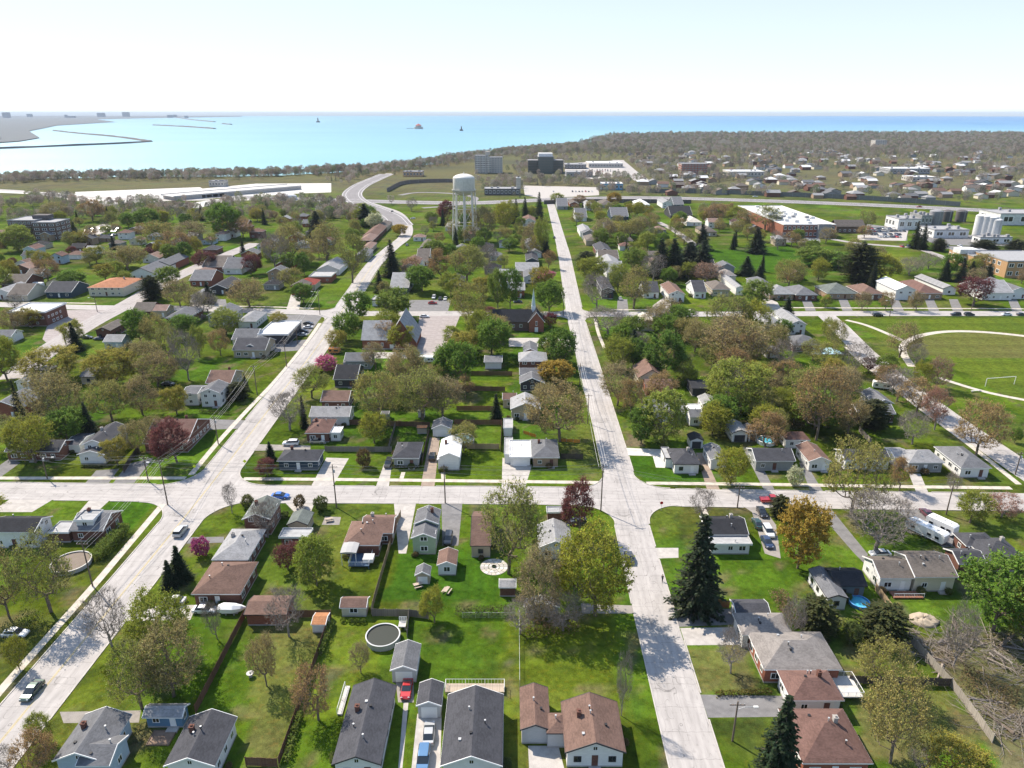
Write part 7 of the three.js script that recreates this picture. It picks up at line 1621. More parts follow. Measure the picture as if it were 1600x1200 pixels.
const leafM = (cols) => cols.map((c) => new THREE.MeshPhysicalMaterial({ color: C(...c), vertexColors: true, roughness: 0.85, transmission: 0.48, thickness: 0, specularIntensity: 0.1, side: THREE.DoubleSide }));
const KIND = {
  o: ['sparse', leafM([[.33, .32, .095], [.36, .325, .115], [.29, .315, .085], [.34, .3, .13]])], y: ['medium', leafM([[.33, .345, .05], [.28, .32, .05], [.35, .32, .065], [.3, .35, .07]])], b: ['sparse', leafM([[.38, .275, .13], [.36, .295, .14], [.37, .25, .12], [.34, .29, .16]])],
  g: ['bare', leafM([[.3, .26, .2]])], G: ['dense', leafM([[.16, .27, .045], [.19, .3, .05], [.14, .24, .045], [.22, .3, .06]])], s: ['spruce', leafM([[.036, .06, .03], [.048, .068, .038]])], c: ['cedar', leafM([[.07, .085, .032], [.085, .1, .036]])],
  p: ['medium', leafM([[.17, .05, .06], [.19, .07, .07]])], k: ['small', leafM([[.6, .2, .36]])], m: ['small', leafM([[.43, .1, .26]])], a: ['dense', leafM([[.42, .32, .055], [.4, .29, .06]])], w: ['small', leafM([[.6, .62, .46]])], w2: ['weep', leafM([[.29, .36, .06], [.31, .37, .08]])], h: ['small', leafM([[.14, .18, .045], [.17, .185, .06], [.12, .16, .05], [.2, .15, .07]])], r: ['sparse', leafM([[.37, .2, .15], [.33, .21, .15]])],
};
const groupOf = { o: 'budding trees', y: 'leafing trees', b: 'bronze budding trees', g: 'bare trees', G: 'full green trees', s: 'spruces', c: 'dark evergreens', p: 'purple-leaved trees', r: 'rosy budding trees', a: 'amber trees', h: 'garden shrubs' };
TREES.forEach(([k, x, z, h, w, size, rel, anchor, rank], i) => {
  const [name, look] = TREE_NAMES[k], label = `${['', 'tall ', 'small '][size]}${look} ${['left of', 'right of', 'behind', 'in front of'][rel]} ${ANCHORS[anchor]}${rank < 0 ? '' : ', ' + RANKS[rank]}`;
  const [vk, mats] = KIND[k], v = VAR[vk][i % VAR[vk].length], o = tag(top(name, x, 0, z, hash(i, 1) * 6.28), label, /shrub/.test(name) ? 'shrub' : 'tree', groupOf[k]);
  o.scale.set(w / v.w, h / v.h, w / v.w);
  mesh('trunk', v.wood, k === 'g' || k === 'r' ? M.barkGrey : M.bark, o); mesh('crown', v.leaf, mats[i % mats.length], o);
});
// ------------------------------------------------------------------ hedges and shrubs
const hedgeM = leafM([[.15, .21, .04]])[0], hedgeDark = leafM([[.08, .1, .033]])[0];
function hedge(label, x0, z0, x1, z1, w, h, mat = hedgeM, n = 70) {
  const L = Math.hypot(x1 - x0, z1 - z0), o = tag(top('hedge', x0, 0, z0, Math.atan2(-(z1 - z0), x1 - x0)), label, 'hedge'), g = new GB(), st = new GB();
  for (let i = 0; i < L * n; i++) {
    const x = rr(0, L), lump = .78 + .32 * vnoise(x * .9, L), yy = Math.pow(rnd(), .6) * h * lump, z = rr(-.5, .5) * w * (1.06 - .25 * yy / h) * lump, s = rr(.09, .22), a = rnd() * 6.28, b = rr(-1, 1), c = rr(.6, 1.4), q = Math.sqrt(1 - b * b);
    const e = [Math.cos(a) * q * s, b * s, Math.sin(a) * q * s], f = [-Math.sin(a) * s * .6, .2 * s, Math.cos(a) * s * .6]; g.col = [c * rr(.9, 1.2), c, c * rr(.8, 1.1)];
    g.poly([[x - e[0], yy - e[1], z - e[2]], [x + f[0], yy + f[1], z + f[2]], [x + e[0], yy + e[1], z + e[2]], [x - f[0], yy - f[1], z - f[2]]]);
  }
  for (let x = .3; x < L; x += .6) st.beam([x, -.05, rr(-.1, .1)], [x + rr(-.2, .2), h * .8, rr(-.2, .2)], .04, .015, 4);
  mesh('foliage', g.geo, mat, o); mesh('stem', st.geo, M.bark, o);
}
hedge('tall clipped hedge along the avenue pavement beside the brick dormer house', -91.1, -131.3, -90.7, -143.5, 3.6, 2.8, hedgeM, 320);
hedge('shrub row along the brown fence beside the round pool', -34.6, -110.6, -34.6, -102.4, 1.3, 1.5);
hedge('shrub row along the lower brown fence near the bottom edge', -34.7, -88.7, -34.1, -79.6, 1.5, 1.5);
hedge('dark shrub bed below the lawn with the stone circle', -11.0, -113.6, 0.0, -113.7, 2.2, 2.2, hedgeDark, 90);
hedge('ragged hedge beside the grey lower right driveway', 34.3, -93.2, 43.9, -93.7, 1.2, .9, leafM([[.13, .115, .03]])[0], 60);
hedge('hedge behind the little gabled garage right of the street', 58.1, -201.3, 66.3, -200.8, 1.4, 1.7, hedgeDark);
hedge('foundation shrubs in front of the white-roofed house', -20.1, -174.6, -13.7, -174.2, 1, .8, hedgeDark);
hedge('foundation shrubs in front of the dark hip-roofed cottage', -33.0, -175.4, -25.3, -175.4, 1, .8, hedgeDark);
hedge('low hedge beside the white two-storey avenue house', -102.3, -213.9, -91.6, -212.3, 1.3, 1.2, hedgeDark);
hedge('garden shrubs below the white gabled house porch', -119.6, -175.7, -113.4, -175.4, 1.1, .8, hedgeDark);
for (const [where, a, b, c, d, w, h, k] of [['behind the long brick bungalow', -155.9, -202.3, -137.0, -204.2, 9, 2.6, 0], ['behind the tall white gabled house', -127.8, -198.5, -117.9, -200.4, 7, 2.4, 1], ['left of the hidden grey garage', -156.8, -216.6, -140.1, -221.0, 10, 3, 0], ['behind the white two-storey avenue house', -123.9, -216.6, -109.5, -219.9, 7, 2.4, 1], ['around the pale garage among bare trees', 1.5, -109.3, 12.8, -110.2, 6, 2.6, 1], ['under the big olive tree beside the stone patio', 0.0, -125.2, 8.2, -126.3, 5, 2, 0], ['below the avenue pavement at the left edge', -95.5, -106.7, -92.3, -113.0, 6, 2, 0], ['right of the beige hip-roofed house', 54.7, -109.3, 72.5, -108.4, 4, 2.2, 0], ['behind the double garage with black doors', 65.7, -216.6, 82.1, -208.7, 7, 2.4, 0], ['behind the brown-roofed back house', 81.9, -202.3, 101.6, -206.2, 8, 2.2, 1], ['beside the tudor brown-roofed house', 46.5, -227.9, 60.3, -240.3, 7, 2.4, 0], ['below the olive trees behind the mossy garage', -50.8, -216.6, -23.5, -218.8, 6, 2, 0], ['along the drive of the slate house', 54.1, -119.9, 54.1, -109.3, 4, 1.8, 1]]) hedge(`tangled undergrowth ${where}`, a, b, c, d, w, h, leafM([[.13, .155, .045], [.2, .15, .085]])[k], 130);
hedge('scrub thicket behind the brush piles, lower right', 77.9, -97.1, 84.1, -91.4, 7, 1.6, leafM([[.15, .12, .06]])[0], 120);
hedge('leafy bank along the highway above the brick school', 255.5, -696.6, 336.1, -653.5, 9, 4, leafM([[.11, .125, .04]])[0], 40);
hedge('dark bush bank left of the long lawn field', 210.4, -514.5, 215.3, -458.8, 9, 4.5, leafM([[.085, .12, .035]])[0], 60);
for (let k = 0; k < 4; k++) { const p = [[-32.6, -111.7], [-31.0, -111.5], [-29.9, -111.4], [-28.6, -111.5]][k], g = new GB(); const o = tag(top('box_bush', p[0], 0, p[1]), `small round bush in front of the beige shed, ${['leftmost', 'second from left', 'third from left', 'rightmost'][k]}`, 'shrub', 'round bushes by the beige shed');
  for (let i = 0; i < 260; i++) { const a = rnd() * 6.28, b = Math.acos(rr(-.3, 1)), r = .6 * Math.cbrt(rr(.3, 1)), x = r * Math.sin(b) * Math.cos(a), y = .35 + r * Math.cos(b), z = r * Math.sin(b) * Math.sin(a), s = rr(.06, .13), t = rnd() * 6.28, c = rr(.7, 1.3); g.col = [c, c, c]; g.poly([[x - s * Math.cos(t), y, z - s * Math.sin(t)], [x, y + s, z + .03], [x + s * Math.cos(t), y, z + s * Math.sin(t)], [x, y - s * .6, z - .03]]); }
  mesh('foliage', g.geo, hedgeM, o); mesh('stem', new GB().beam([0, -.05, 0], [0, .5, 0], .04).geo, M.bark, o); }

// ------------------------------------------------------------------ fences
const fenceC = { brown: C(.17, .095, .06), tan: C(.36, .27, .17), greyf: C(.24, .205, .18), dark: C(.10, .08, .068), reddish: C(.24, .10, .065), pale: C(.40, .36, .31), orange: C(.62, .2, .04) };
const boardG = (n, gap) => { const g = new GB(); for (let i = 0; i < n; i++) { const h = 1.72 + .1 * hash(i, n); g.box(-1.2 + i * 2.4 / n + gap, -1.2 + (i + 1) * 2.4 / n, .05, h, hash(i, 4) * .02, .03 + hash(i, 4) * .02); } g.box(-1.2, 1.2, .4, .49, -.05, 0).box(-1.2, 1.2, 1.35, 1.44, -.05, 0); return g.geo; };
const panels = [boardG(15, .012), boardG(14, .016), boardG(16, .01)], postG = new GB().box(-.06, .06, -.1, 1.9, -.06, .06).geo, cpost = new THREE.CylinderGeometry(.035, .035, 1.5, 6).translate(0, .7, 0);
const meshPanel = (() => { const g = new GB(); for (let i = 0; i <= 12; i++) g.beam([-1.2 + i * .2, .05, 0], [-1.2 + i * .2, 1.25, 0], .008, .008, 3); for (let j = 0; j <= 6; j++) g.beam([-1.2, .05 + j * .2, 0], [1.2, .05 + j * .2, 0], .008, .008, 3); g.beam([-1.2, 1.35, 0], [1.2, 1.35, 0], .03, .03, 5); return g.geo; })();
const netPanel = (() => { const g = new GB(); for (let i = 0; i < 20; i++) g.box(-1.2 + i * .12, -1.2 + i * .12 + .07, .05, 1.05, -.01, .01); for (let j = 0; j < 8; j++) g.box(-1.2, 1.2, .05 + j * .13, .11 + j * .13, -.006, .014); return g.geo; })();
const fenceMats = Object.fromEntries(Object.entries(fenceC).map(([k, c]) => [k, [.85, 1, 1.15].map((q) => std({ color: c.clone().multiplyScalar(q), map: TX.wood }))]));
FENCES.forEach(([k, label, P], fi) => {
  const o = tag(top(k === 'chain' ? 'wire_fence' : k === 'orange' ? 'mesh_fence' : 'board_fence', P[0][0], 0, P[0][1]), label, 'fence');
  for (let i = 0; i + 1 < P.length; i++) {
    const dx = P[i + 1][0] - P[i][0], dz = P[i + 1][1] - P[i][1], L = Math.hypot(dx, dz), n = Math.max(1, Math.round(L / 2.4)), turn = Math.atan2(-dz, dx), sc = L / n / 2.4;
    for (let j = 0; j <= n; j++) {
      const x = P[i][0] - P[0][0] + dx * j / n, z = P[i][1] - P[0][1] + dz * j / n, mt = k === 'chain' ? M.galv : fenceMats[k][Math.floor(hash(fi, j) * 3)];
      const po = mesh('post', k === 'chain' || k === 'orange' ? cpost : postG, k === 'orange' ? M.galv : mt, o, x, 0, z); po.rotation.y = turn;
      if (j < n) { const p = mesh('panel', k === 'chain' ? meshPanel : k === 'orange' ? netPanel : panels[(j + fi) % 3], mt, o, x + dx / n / 2, (hash(fi, j + 40) - .5) * .06, z + dz / n / 2); p.rotation.set(0, turn, (hash(j, fi) - .5) * .012, 'YXZ'); p.scale.x = sc; }
    }
  }
});

// ------------------------------------------------------------------ vehicles
const paint = Object.fromEntries(Object.entries({ silver: [.42, .43, .44], white: [.76, .76, .76], red: [.42, .015, .02], blue: [.07, .17, .32], black: [.012, .012, .014], beige: [.5, .42, .32], darkgrey: [.045, .048, .055], brightblue: [.03, .14, .5], darkgreen: [.015, .05, .04], navy: [.03, .05, .11], maroon: [.1, .015, .03] }).map(([k, c]) => [k, new THREE.MeshPhysicalMaterial({ color: C(...c), metalness: 0.25, roughness: 0.35, clearcoat: 1, clearcoatRoughness: 0.06 })]));
function loft(secs) { // secs: [z, halfWidthBottom, halfWidthTop, y0, y1]
  const g = new GB(), ring = ([z, a, b, y0, y1]) => { const m = y0 + (y1 - y0) * .62; return [[-a, y0, z], [a, y0, z], [a + .03, m, z], [b, y1, z], [-b, y1, z], [-a - .03, m, z]]; };
  for (let i = 0; i + 1 < secs.length; i++) { const A = ring(secs[i]), B = ring(secs[i + 1]); for (let k = 0; k < 6; k++) { const j = (k + 1) % 6; g.poly([A[k], A[j], B[j], B[k]].reverse()); } }
  g.poly(ring(secs[0]).reverse()); g.poly(ring(secs[secs.length - 1])); return g.geo;
}
const tyreG = new THREE.CylinderGeometry(.33, .33, .22, 18).rotateZ(Math.PI / 2), rimG = new THREE.CylinderGeometry(.2, .2, .235, 10).rotateZ(Math.PI / 2), lampG = new THREE.SphereGeometry(.13, 8, 6).scale(1.5, .7, .6);
const SHAPES = {
  s: { L: 4.6, body: [[-2.3, .78, .7, .32, .78], [-2.2, .86, .8, .24, .9], [-1.2, .89, .84, .22, .96], [.9, .89, .84, .22, .92], [1.9, .87, .78, .24, .8], [2.28, .76, .66, .32, .62]], glass: [[-1.75, .74, .7, .9, .96], [-.95, .78, .62, .9, 1.4], [.25, .78, .62, .9, 1.4], [1.2, .76, .7, .88, .94]], roof: [[-.98, .63, .6, 1.38, 1.45], [-.3, .65, .62, 1.39, 1.48], [.3, .63, .6, 1.38, 1.44]] },
  c: { L: 4.5, body: [[-2.25, .78, .68, .3, .75], [-2.1, .88, .8, .22, .86], [-1, .9, .84, .2, .88], [.8, .9, .84, .2, .84], [1.9, .87, .76, .22, .7], [2.25, .74, .6, .3, .5]], glass: [[-1.6, .7, .66, .82, .9], [-.7, .76, .58, .82, 1.25], [.05, .76, .58, .82, 1.25], [.95, .74, .68, .8, .86]], roof: [[-.75, .6, .56, 1.23, 1.29], [.1, .6, .56, 1.23, 1.29]] },
  u: { L: 4.75, body: [[-2.35, .84, .78, .38, 1.0], [-2.25, .9, .84, .28, 1.06], [-1, .92, .87, .26, 1.06], [1.0, .92, .87, .26, 1.04], [1.95, .9, .8, .28, .96], [2.35, .8, .7, .36, .78]], glass: [[-2.25, .82, .76, 1.04, 1.1], [-1.95, .84, .68, 1.04, 1.62], [.4, .84, .68, 1.04, 1.62], [1.3, .82, .74, 1.02, 1.06]], roof: [[-2.0, .7, .66, 1.6, 1.68], [-.6, .72, .68, 1.62, 1.71], [.45, .68, .64, 1.6, 1.67]] },
};
SHAPES.t = { L: 5.6, body: [[-2.8, .9, .88, .45, 1.0], [-2.7, .95, .92, .36, 1.02], [-.7, .95, .92, .34, 1.02], [1.3, .95, .9, .34, 1.08], [2.4, .92, .84, .36, 1.0], [2.8, .84, .76, .42, .82]], glass: [[-.6, .84, .8, 1.02, 1.1], [-.45, .84, .72, 1.02, 1.72], [.8, .84, .72, 1.02, 1.72], [1.6, .82, .76, 1.04, 1.1]], roof: [[-.5, .74, .7, 1.7, 1.78], [.85, .74, .7, 1.7, 1.77]] };
for (const k in SHAPES) { const s = SHAPES[k]; s.bg = loft(s.body); s.gg = loft(s.glass); s.rg = loft(s.roof); }
function car(name, x, z, turn, type, color, label, group, simple) {
  const s = SHAPES[type], o = tag(top(name, x, .05, z, turn), label, type === 't' ? 'pickup' : 'car', group), b = mesh('body', s.bg, paint[color], o); mesh('window', s.gg, M.pane, o); mesh('roof', s.rg, paint[color], o);
  if (simple) return o;
  for (const sx of [-1, 1]) { for (const sz of [-1, 1]) { const w = mesh('wheel', tyreG, M.rubber, o, sx * .82, .33, sz * s.L * .31); mesh('rim', rimG, M.rim, w); } mesh('headlight', lampG, M.head, o, sx * .6, .66, s.L / 2 - .12); mesh('taillight', lampG, M.tail, o, sx * .66, .8, -s.L / 2 + .1); }
  return o;
}
CARS.forEach(([x, z, ax, ty, col, label], i) => car(ty === 't' ? 'pickup_truck' : 'car', x, z, ax ? (i % 2 ? Math.PI / 2 : -Math.PI / 2) + rr(-.06, .06) : (i % 2 ? Math.PI : 0) + rr(-.04, .04), ty, col, label));
LOTS.forEach(([lot, L]) => L.forEach(([x, z, col], i) => car('parked_car', x, z, rr(-.05, .05) + (i % 3 ? 0 : Math.PI), i % 4 === 1 ? 'u' : 's', col, `${{ darkgrey: 'dark grey', navy: 'navy blue' }[col] || col} car standing in the ${lot}`, `cars in the ${lot}`, true)));
function trailer(name, x, z, turn, L, label, h = 2.5) {
  const o = tag(top(name, x, 0, z, turn), label, 'trailer'), W = 1.2, g = new GB(); const prof = [[-L / 2, .55], [L / 2 - .3, .55], [L / 2, .95], [L / 2 - .1, h - .3], [L / 2 - .6, h], [-L / 2 + .25, h], [-L / 2, h - .25]];
  for (let i = 0; i < prof.length; i++) { const a = prof[i], b = prof[(i + 1) % prof.length]; g.poly([[-W, a[1], a[0]], [W, a[1], a[0]], [W, b[1], b[0]], [-W, b[1], b[0]]].reverse()); } g.poly(prof.map(([z_, y]) => [W, y, z_]).reverse()); g.poly(prof.map(([z_, y]) => [-W, y, z_]));
  mesh('body', g.geo, M.white, o); for (const s of [-1, 1]) { for (const d of [-.5, .5]) { const w = mesh('wheel', tyreG, M.rubber, o, s * 1.05, .33, d); mesh('rim', rimG, M.rim, w); } for (const d of [-L * .3, L * .12, L * .32]) windowAt(o, s * 1.21, 1.55, d, s * Math.PI / 2, .9, .6, M.trimDark); }
  mesh('hitch', new GB().beam([-.5, .5, L / 2 - .2], [0, .45, L / 2 + 1.1], .06).beam([.5, .5, L / 2 - .2], [0, .45, L / 2 + 1.1], .06).geo, M.dark, o); for (const d of [-L * .25, L * .05, L * .25]) mesh('roof_hatch', new GB().box(-.25, .25, h, h + .12, d - .25, d + .25).geo, M.galv, o); mesh('stripe', new GB().box(-1.215, 1.215, .95, 1.02, -L * .4, L * .4).geo, M.dark, o);
}
trailer('travel_trailer', 96.1, -141.4, .55, 9, 'long white travel trailer nearest the rambling dark-roofed house', 2.9); trailer('travel_trailer', 100.9, -143.8, .55, 6.5, 'shorter white travel trailer behind the long one', 2.9); trailer('travel_trailer', -267.0, -393.7, 1.4, 6.5, 'white caravan beside the long beige house at the far left'); trailer('cargo_trailer', -33.3, -264.2, 1.57, 6, 'white cargo trailer below the church parking lot'); trailer('cargo_trailer', -72.4, -275.4, 1.5, 4.5, 'orange-sided cargo trailer beside the magenta tree', 2.4); trailer('cargo_trailer', 131.6, -235.8, 1.2, 6, 'white camper in the drive by the park road', 2.6);
scene.getObjectByName('cargo_trailer_001').children[0].material = std({ color: C(.55, .24, .08), roughness: .5 });
{ const o = tag(top('covered_boat'), 'white shrink-wrapped boat by the brown-roofed brick garage', 'boat'); const [bx, bz] = [-55.1, -114.5]; o.position.set(bx, 0, bz); o.rotation.y = 1.57; const g = loft([[-2.6, .7, .3, .7, 1.6], [-1.5, 1.05, .35, .6, 2.1], [.5, 1.05, .3, .6, 2.0], [2.0, .6, .15, .75, 1.7], [2.9, .08, .05, 1.1, 1.35]]); mesh('cover', g, M.white, o); mesh('cradle', new GB().box(-.8, .8, .3, .45, -1.8, 1.4).box(-.9, -.7, 0, .6, -1, -.8).box(.7, .9, 0, .6, -1, -.8).box(-.9, -.7, 0, .6, .6, .8).box(.7, .9, 0, .6, .6, .8).geo, M.galv, o); }

// ------------------------------------------------------------------ poles, lamps, wires
const tops = POLES.map(([x, z, h, lamp, label], i) => {
  const o = tag(top('utility_pole', x, 0, z), label, 'pole', 'utility and lamp poles'); mesh('shaft', new GB().beam([0, -.2, 0], [0, h, 0], .17, .11, 10).geo, M.pole, o);
  const far = z < -260; if (!lamp || !far) { mesh('crossarm', new GB().box(-1.2, 1.2, h - .75, h - .62, -.06, .06).geo, M.pole, o); for (const s of [-1.05, -.4, .4, 1.05]) mesh('insulator', new THREE.CylinderGeometry(.05, .06, .22, 6).translate(s, h - .52, 0), M.galv, o); }
  if (i % 3 === 1) mesh('transformer', new THREE.CylinderGeometry(.24, .24, .8, 12).translate(.3, h - 1.7, .12), M.galv, o);
  if (lamp) { const a = mesh('lamp_arm', new GB().beam([0, h - 1.6, 0], [lamp * -1.2, h - 1.1, 0], .04).beam([lamp * -1.2, h - 1.1, 0], [lamp * -2.6, h - 1.05, 0], .04).geo, M.galv, o); mesh('lamp_head', new GB().box(Math.min(lamp * -2.5, lamp * -3.2), Math.max(lamp * -2.5, lamp * -3.2), h - 1.16, h - .98, -.16, .16).geo, M.lamp, a); }
  return [x, h, z];
});
WIRES.forEach(([a, b, from, to]) => { for (const [s, y] of [[-1.05, -.42], [.4, -.42], [1.05, -.42], [0, -2.2]]) {
  const A = tops[a], B = tops[b], g = new GB(), n = 8, at = (t) => [A[0] + (B[0] - A[0]) * t + (Math.abs(A[0] - B[0]) < 15 ? s : 0), A[1] + y + (B[1] - A[1]) * t - 3.2 * t * (1 - t), A[2] + (B[2] - A[2]) * t + (Math.abs(A[0] - B[0]) < 15 ? 0 : s)];
  for (let i = 0; i < n; i++) g.beam(at(i / n), at((i + 1) / n), .028, .028, 3);
  tag(mesh('overhead_wire', g.geo, M.wire), `${y < -1 ? 'lowest' : 'upper'} wire from the ${from} pole to the ${to} pole`, 'wire', `wires from the ${from} to the ${to}`);
} });
function sign(x, z, h, mat, label, geo) { const o = tag(top('road_sign', x, 0, z), label, 'sign'); mesh('post', new GB().beam([0, -.1, 0], [0, h, 0], .04).geo, M.galv, o); mesh('board', geo, mat, o, 0, h - .35, .06); }
const yel = std({ color: C(.62, .75, .03), roughness: .5 }), stopG = new THREE.CylinderGeometry(.42, .42, .03, 8).rotateX(Math.PI / 2), diaG = new THREE.CylinderGeometry(.55, .55, .03, 4).rotateX(Math.PI / 2);
sign(-85.8, -171.3, 3, yel, 'yellow warning sign on the avenue verge past the crossing', diaG); sign(-73.4, -174.6, 2.8, yel, 'yellow warning sign on the corner lawn right of the avenue', diaG); sign(36.8, -152.7, 2.6, std({ color: C(.5, .02, .02) }), 'small red stop sign at the right-hand crossing', stopG);

// ------------------------------------------------------------------ pools, decks, yard things
function pool(x, z, r, h, water, label, wallMat = M.galv) { const o = tag(top('round_pool', x, 0, z), label, 'pool'), pts = [[r - .06, .02], [r, .02], [r, h], [r + .12, h + .02], [r + .12, h + .08], [r - .12, h + .08], [r - .12, h], [r - .06, h]].map(([a, b]) => new THREE.Vector2(a, b)); mesh('wall', new THREE.LatheGeometry(pts, 40), wallMat, o); mesh('water', new THREE.CircleGeometry(r - .07, 40).rotateX(-Math.PI / 2).translate(0, h - .18, 0), water, o); for (let k = 0; k < 12; k++) { const a = k / 12 * 6.283; mesh('upright', new GB().box(-.06, .06, 0, h, r, r + .07).geo.rotateY(a), wallMat, o); } return o; }
const blueW = new THREE.MeshPhysicalMaterial({ color: C(.08, .45, .62), roughness: .05, clearcoat: 1 }), darkW = new THREE.MeshPhysicalMaterial({ color: C(.045, .048, .038), roughness: .35, specularIntensity: .4 }), greenW = new THREE.MeshPhysicalMaterial({ color: C(.07, .14, .13), roughness: .1, clearcoat: 1 });
pool(-24.0, -106.7, 3.1, 1.2, darkW, 'grey round above-ground pool with murky dark water'); pool(-14.7, -191.7, 3.4, 1.2, greenW, 'round green pool behind the white-roofed house'); pool(75.6, -191.3, 2.6, 1.1, blueW, 'bright blue round pool by the double garage', M.white); pool(-95.7, -130.2, 3.9, .9, std({ color: C(.17, .13, .1), map: TX.grain, roughness: .6 }), 'dark tarp-covered pool beside the tall hedge', M.pale); pool(69.4, -117.0, 1.9, .7, blueW, 'small blue paddling pool beside the slate house', std({ color: C(.1, .3, .6) }));
{ const o = tag(top('pool_cover'), 'pale blue pool cover beside the dark hip-roofed house', 'pool cover'); const [x, z] = [128.5, -277.9]; o.position.set(x, 0, z); mesh('sheet', new GB().box(-6, 6, 0, .3, -4, 4).geo, std({ color: C(.45, .68, .78), roughness: .5 }), o); mesh('edge', new GB().box(-6.3, 6.3, 0, .18, -4.3, -4).box(-6.3, 6.3, 0, .18, 4, 4.3).box(-6.3, -6, 0, .18, -4, 4).box(6, 6.3, 0, .18, -4, 4).geo, M.pale, o); }
function deck(x0, x1, z0, z1, h, mat, label, rails = 'nesw') { // z0 back, z1 front
  const o = tag(top('deck', (x0 + x1) / 2, 0, (z0 + z1) / 2), label, 'deck'), X = (x1 - x0) / 2, Z = (z1 - z0) / 2, g = new GB(); for (let x = -X; x < X - .05; x += .15) g.box(x + .008, Math.min(X, x + .15), h - .04, h, -Z, Z); g.box(-X, X, h - .22, h - .05, -Z, Z); mesh('platform', g.geo, mat, o);
  for (const sx of [-1, 1]) for (const sz of [-1, 1]) mesh('leg', new GB().box(sx * (X - .1) - .06, sx * (X - .1) + .06, -.05, h - .2, sz * (Z - .1) - .06, sz * (Z - .1) + .06).geo, mat, o);
  const R = (a, b, n) => { const r = new GB(); r.beam([a[0], h + .95, a[1]], [b[0], h + .95, b[1]], .045, .045, 4); for (let k = 0; k <= n; k++) { const px = a[0] + (b[0] - a[0]) * k / n, pz = a[1] + (b[1] - a[1]) * k / n; r.beam([px, h, pz], [px, h + .95, pz], k % 6 ? .018 : .05, k % 6 ? .018 : .05, 4); } mesh('railing', r.geo, M.white, o); };
  if (rails.includes('n')) R([-X, -Z], [X, -Z], 18); if (rails.includes('s')) R([-X, Z], [X, Z], 18); if (rails.includes('e')) R([X, -Z], [X, Z], 12); if (rails.includes('w')) R([-X, -Z], [-X, Z], 12); return o;
}
const box2 = (ax, az, bx, bz) => [Math.min(ax, bx), Math.max(ax, bx), Math.min(az, bz), Math.max(az, bz)];
const blueDeck = std({ color: C(.10, .16, .25), map: TX.wood });
deck(...box2(-11.3, -95.3, -1.3, -93.4), .6, M.deck, 'white-railed back deck of the large dark-roofed house', 'new'); deck(...box2(-28.5, -88.9, -27.7, -95.0), .35, M.pale, 'pale side deck of the long grey-roofed house', 'w'); deck(...box2(-35.2, -128.8, -30.8, -133.7), .8, blueDeck, 'blue deck with white rails behind the L-shaped brown house', 'sew'); deck(...box2(54.6, -91.8, 58.5, -96.5), 1.1, M.pale, 'white-railed deck right of the red-brown hip-roofed house', 'nes'); deck(...box2(77.2, -118.6, 83.2, -120.7), .4, std({ color: C(.3, .14, .09), map: TX.wood }), 'reddish low deck behind the taupe-roofed house', 's'); deck(...box2(-21.6, -109.3, -20.2, -111.0), .9, M.pale, 'small pale deck beside the grey round pool', 'n');
{ const [x, z] = [-35.3, -131.8], o = tag(top('gazebo', x, 0, z), 'grey-topped gazebo on the blue deck', 'gazebo'); mesh('canopy', loft([[-2, 1.7, .5, 3.1, 3.55], [0, 1.75, .6, 3.1, 3.75], [2, 1.7, .5, 3.1, 3.55]]), std({ color: C(.34, .34, .34), roughness: .6 }), o); for (const a of [-1.55, 1.55]) for (const b of [-1.85, 1.85]) mesh('post', new GB().box(a - .06, a + .06, 0, 3.15, b - .06, b + .06).geo, M.white, o); }
{ const [x, z] = [-31.2, -130.9], o = tag(top('hot_tub', x, .8, z), 'white square hot tub on the blue deck', 'hot tub'); mesh('shell', new GB().box(-1.1, 1.1, 0, .8, -1.1, 1.1).geo, M.white, o); mesh('lid', new GB().box(-1.15, 1.15, .8, .92, -1.15, 1.15).geo, std({ color: C(.5, .5, .5) }), o); }
{ const [x, z] = [-3.9, -129.5], o = tag(top('stone_patio', x, 0, z), 'pale round stone patio with fire ring on the lawn', 'patio'); for (let r = 0; r < 3; r++) for (let k = 0; k < [6, 12, 18][r]; k++) { const n = [6, 12, 18][r], a0 = k / n * 6.283, a1 = (k + .93) / n * 6.283, r0 = .5 + r * .85, r1 = r0 + .8, g = new GB(), q = (a, R, y) => [Math.cos(a) * R, y, Math.sin(a) * R], h = .05 + .015 * hash(k, r); g.poly([q(a0, r0, h), q(a1, r0, h), q(a1, r1, h), q(a0, r1, h)].reverse()); g.poly([q(a0, r1, h), q(a1, r1, h), q(a1, r1, 0), q(a0, r1, 0)].reverse()); mesh('stone', g.geo, [M.pale, M.walk, M.concrete][k % 3], o); } mesh('fire_ring', new THREE.TorusGeometry(.42, .1, 8, 18).rotateX(Math.PI / 2).translate(0, .2, 0), M.dark, o); }
{ const [x, z] = [-55.1, -84.4], o = tag(top('garden_bed', x, 0, z), 'wood-framed brown garden bed below the blue shed', 'garden bed'); mesh('soil', new GB().box(-1.7, 1.7, 0, .14, -1.3, 1.3).geo, std({ color: C(.27, .19, .14), map: TX.grain, bumpMap: TX.grain, bumpScale: .05 }), o); for (const [a, b, c, d] of [[-1.8, 1.8, 1.3, 1.4], [-1.8, 1.8, -1.4, -1.3], [-1.8, -1.7, -1.3, 1.3], [1.7, 1.8, -1.3, 1.3]]) mesh('plank', new GB().box(a, b, 0, .25, c, d).geo, M.wood, o); }
{ const [x, z] = [-45.6, -97.5], o = tag(top('garden_fountain', x, 0, z), 'small pale garden ornament on the fenced lawn', 'ornament'); mesh('basin', new THREE.LatheGeometry([[0, 0], [.35, 0], [.3, .3], [.15, .5], [.6, .75], [.65, .8], [.55, .8], [.1, .7]].map(([a, b]) => new THREE.Vector2(a, b)), 16), M.pale, o); mesh('finial', new THREE.SphereGeometry(.16, 10, 8).translate(0, .9, 0), M.pale, o); }
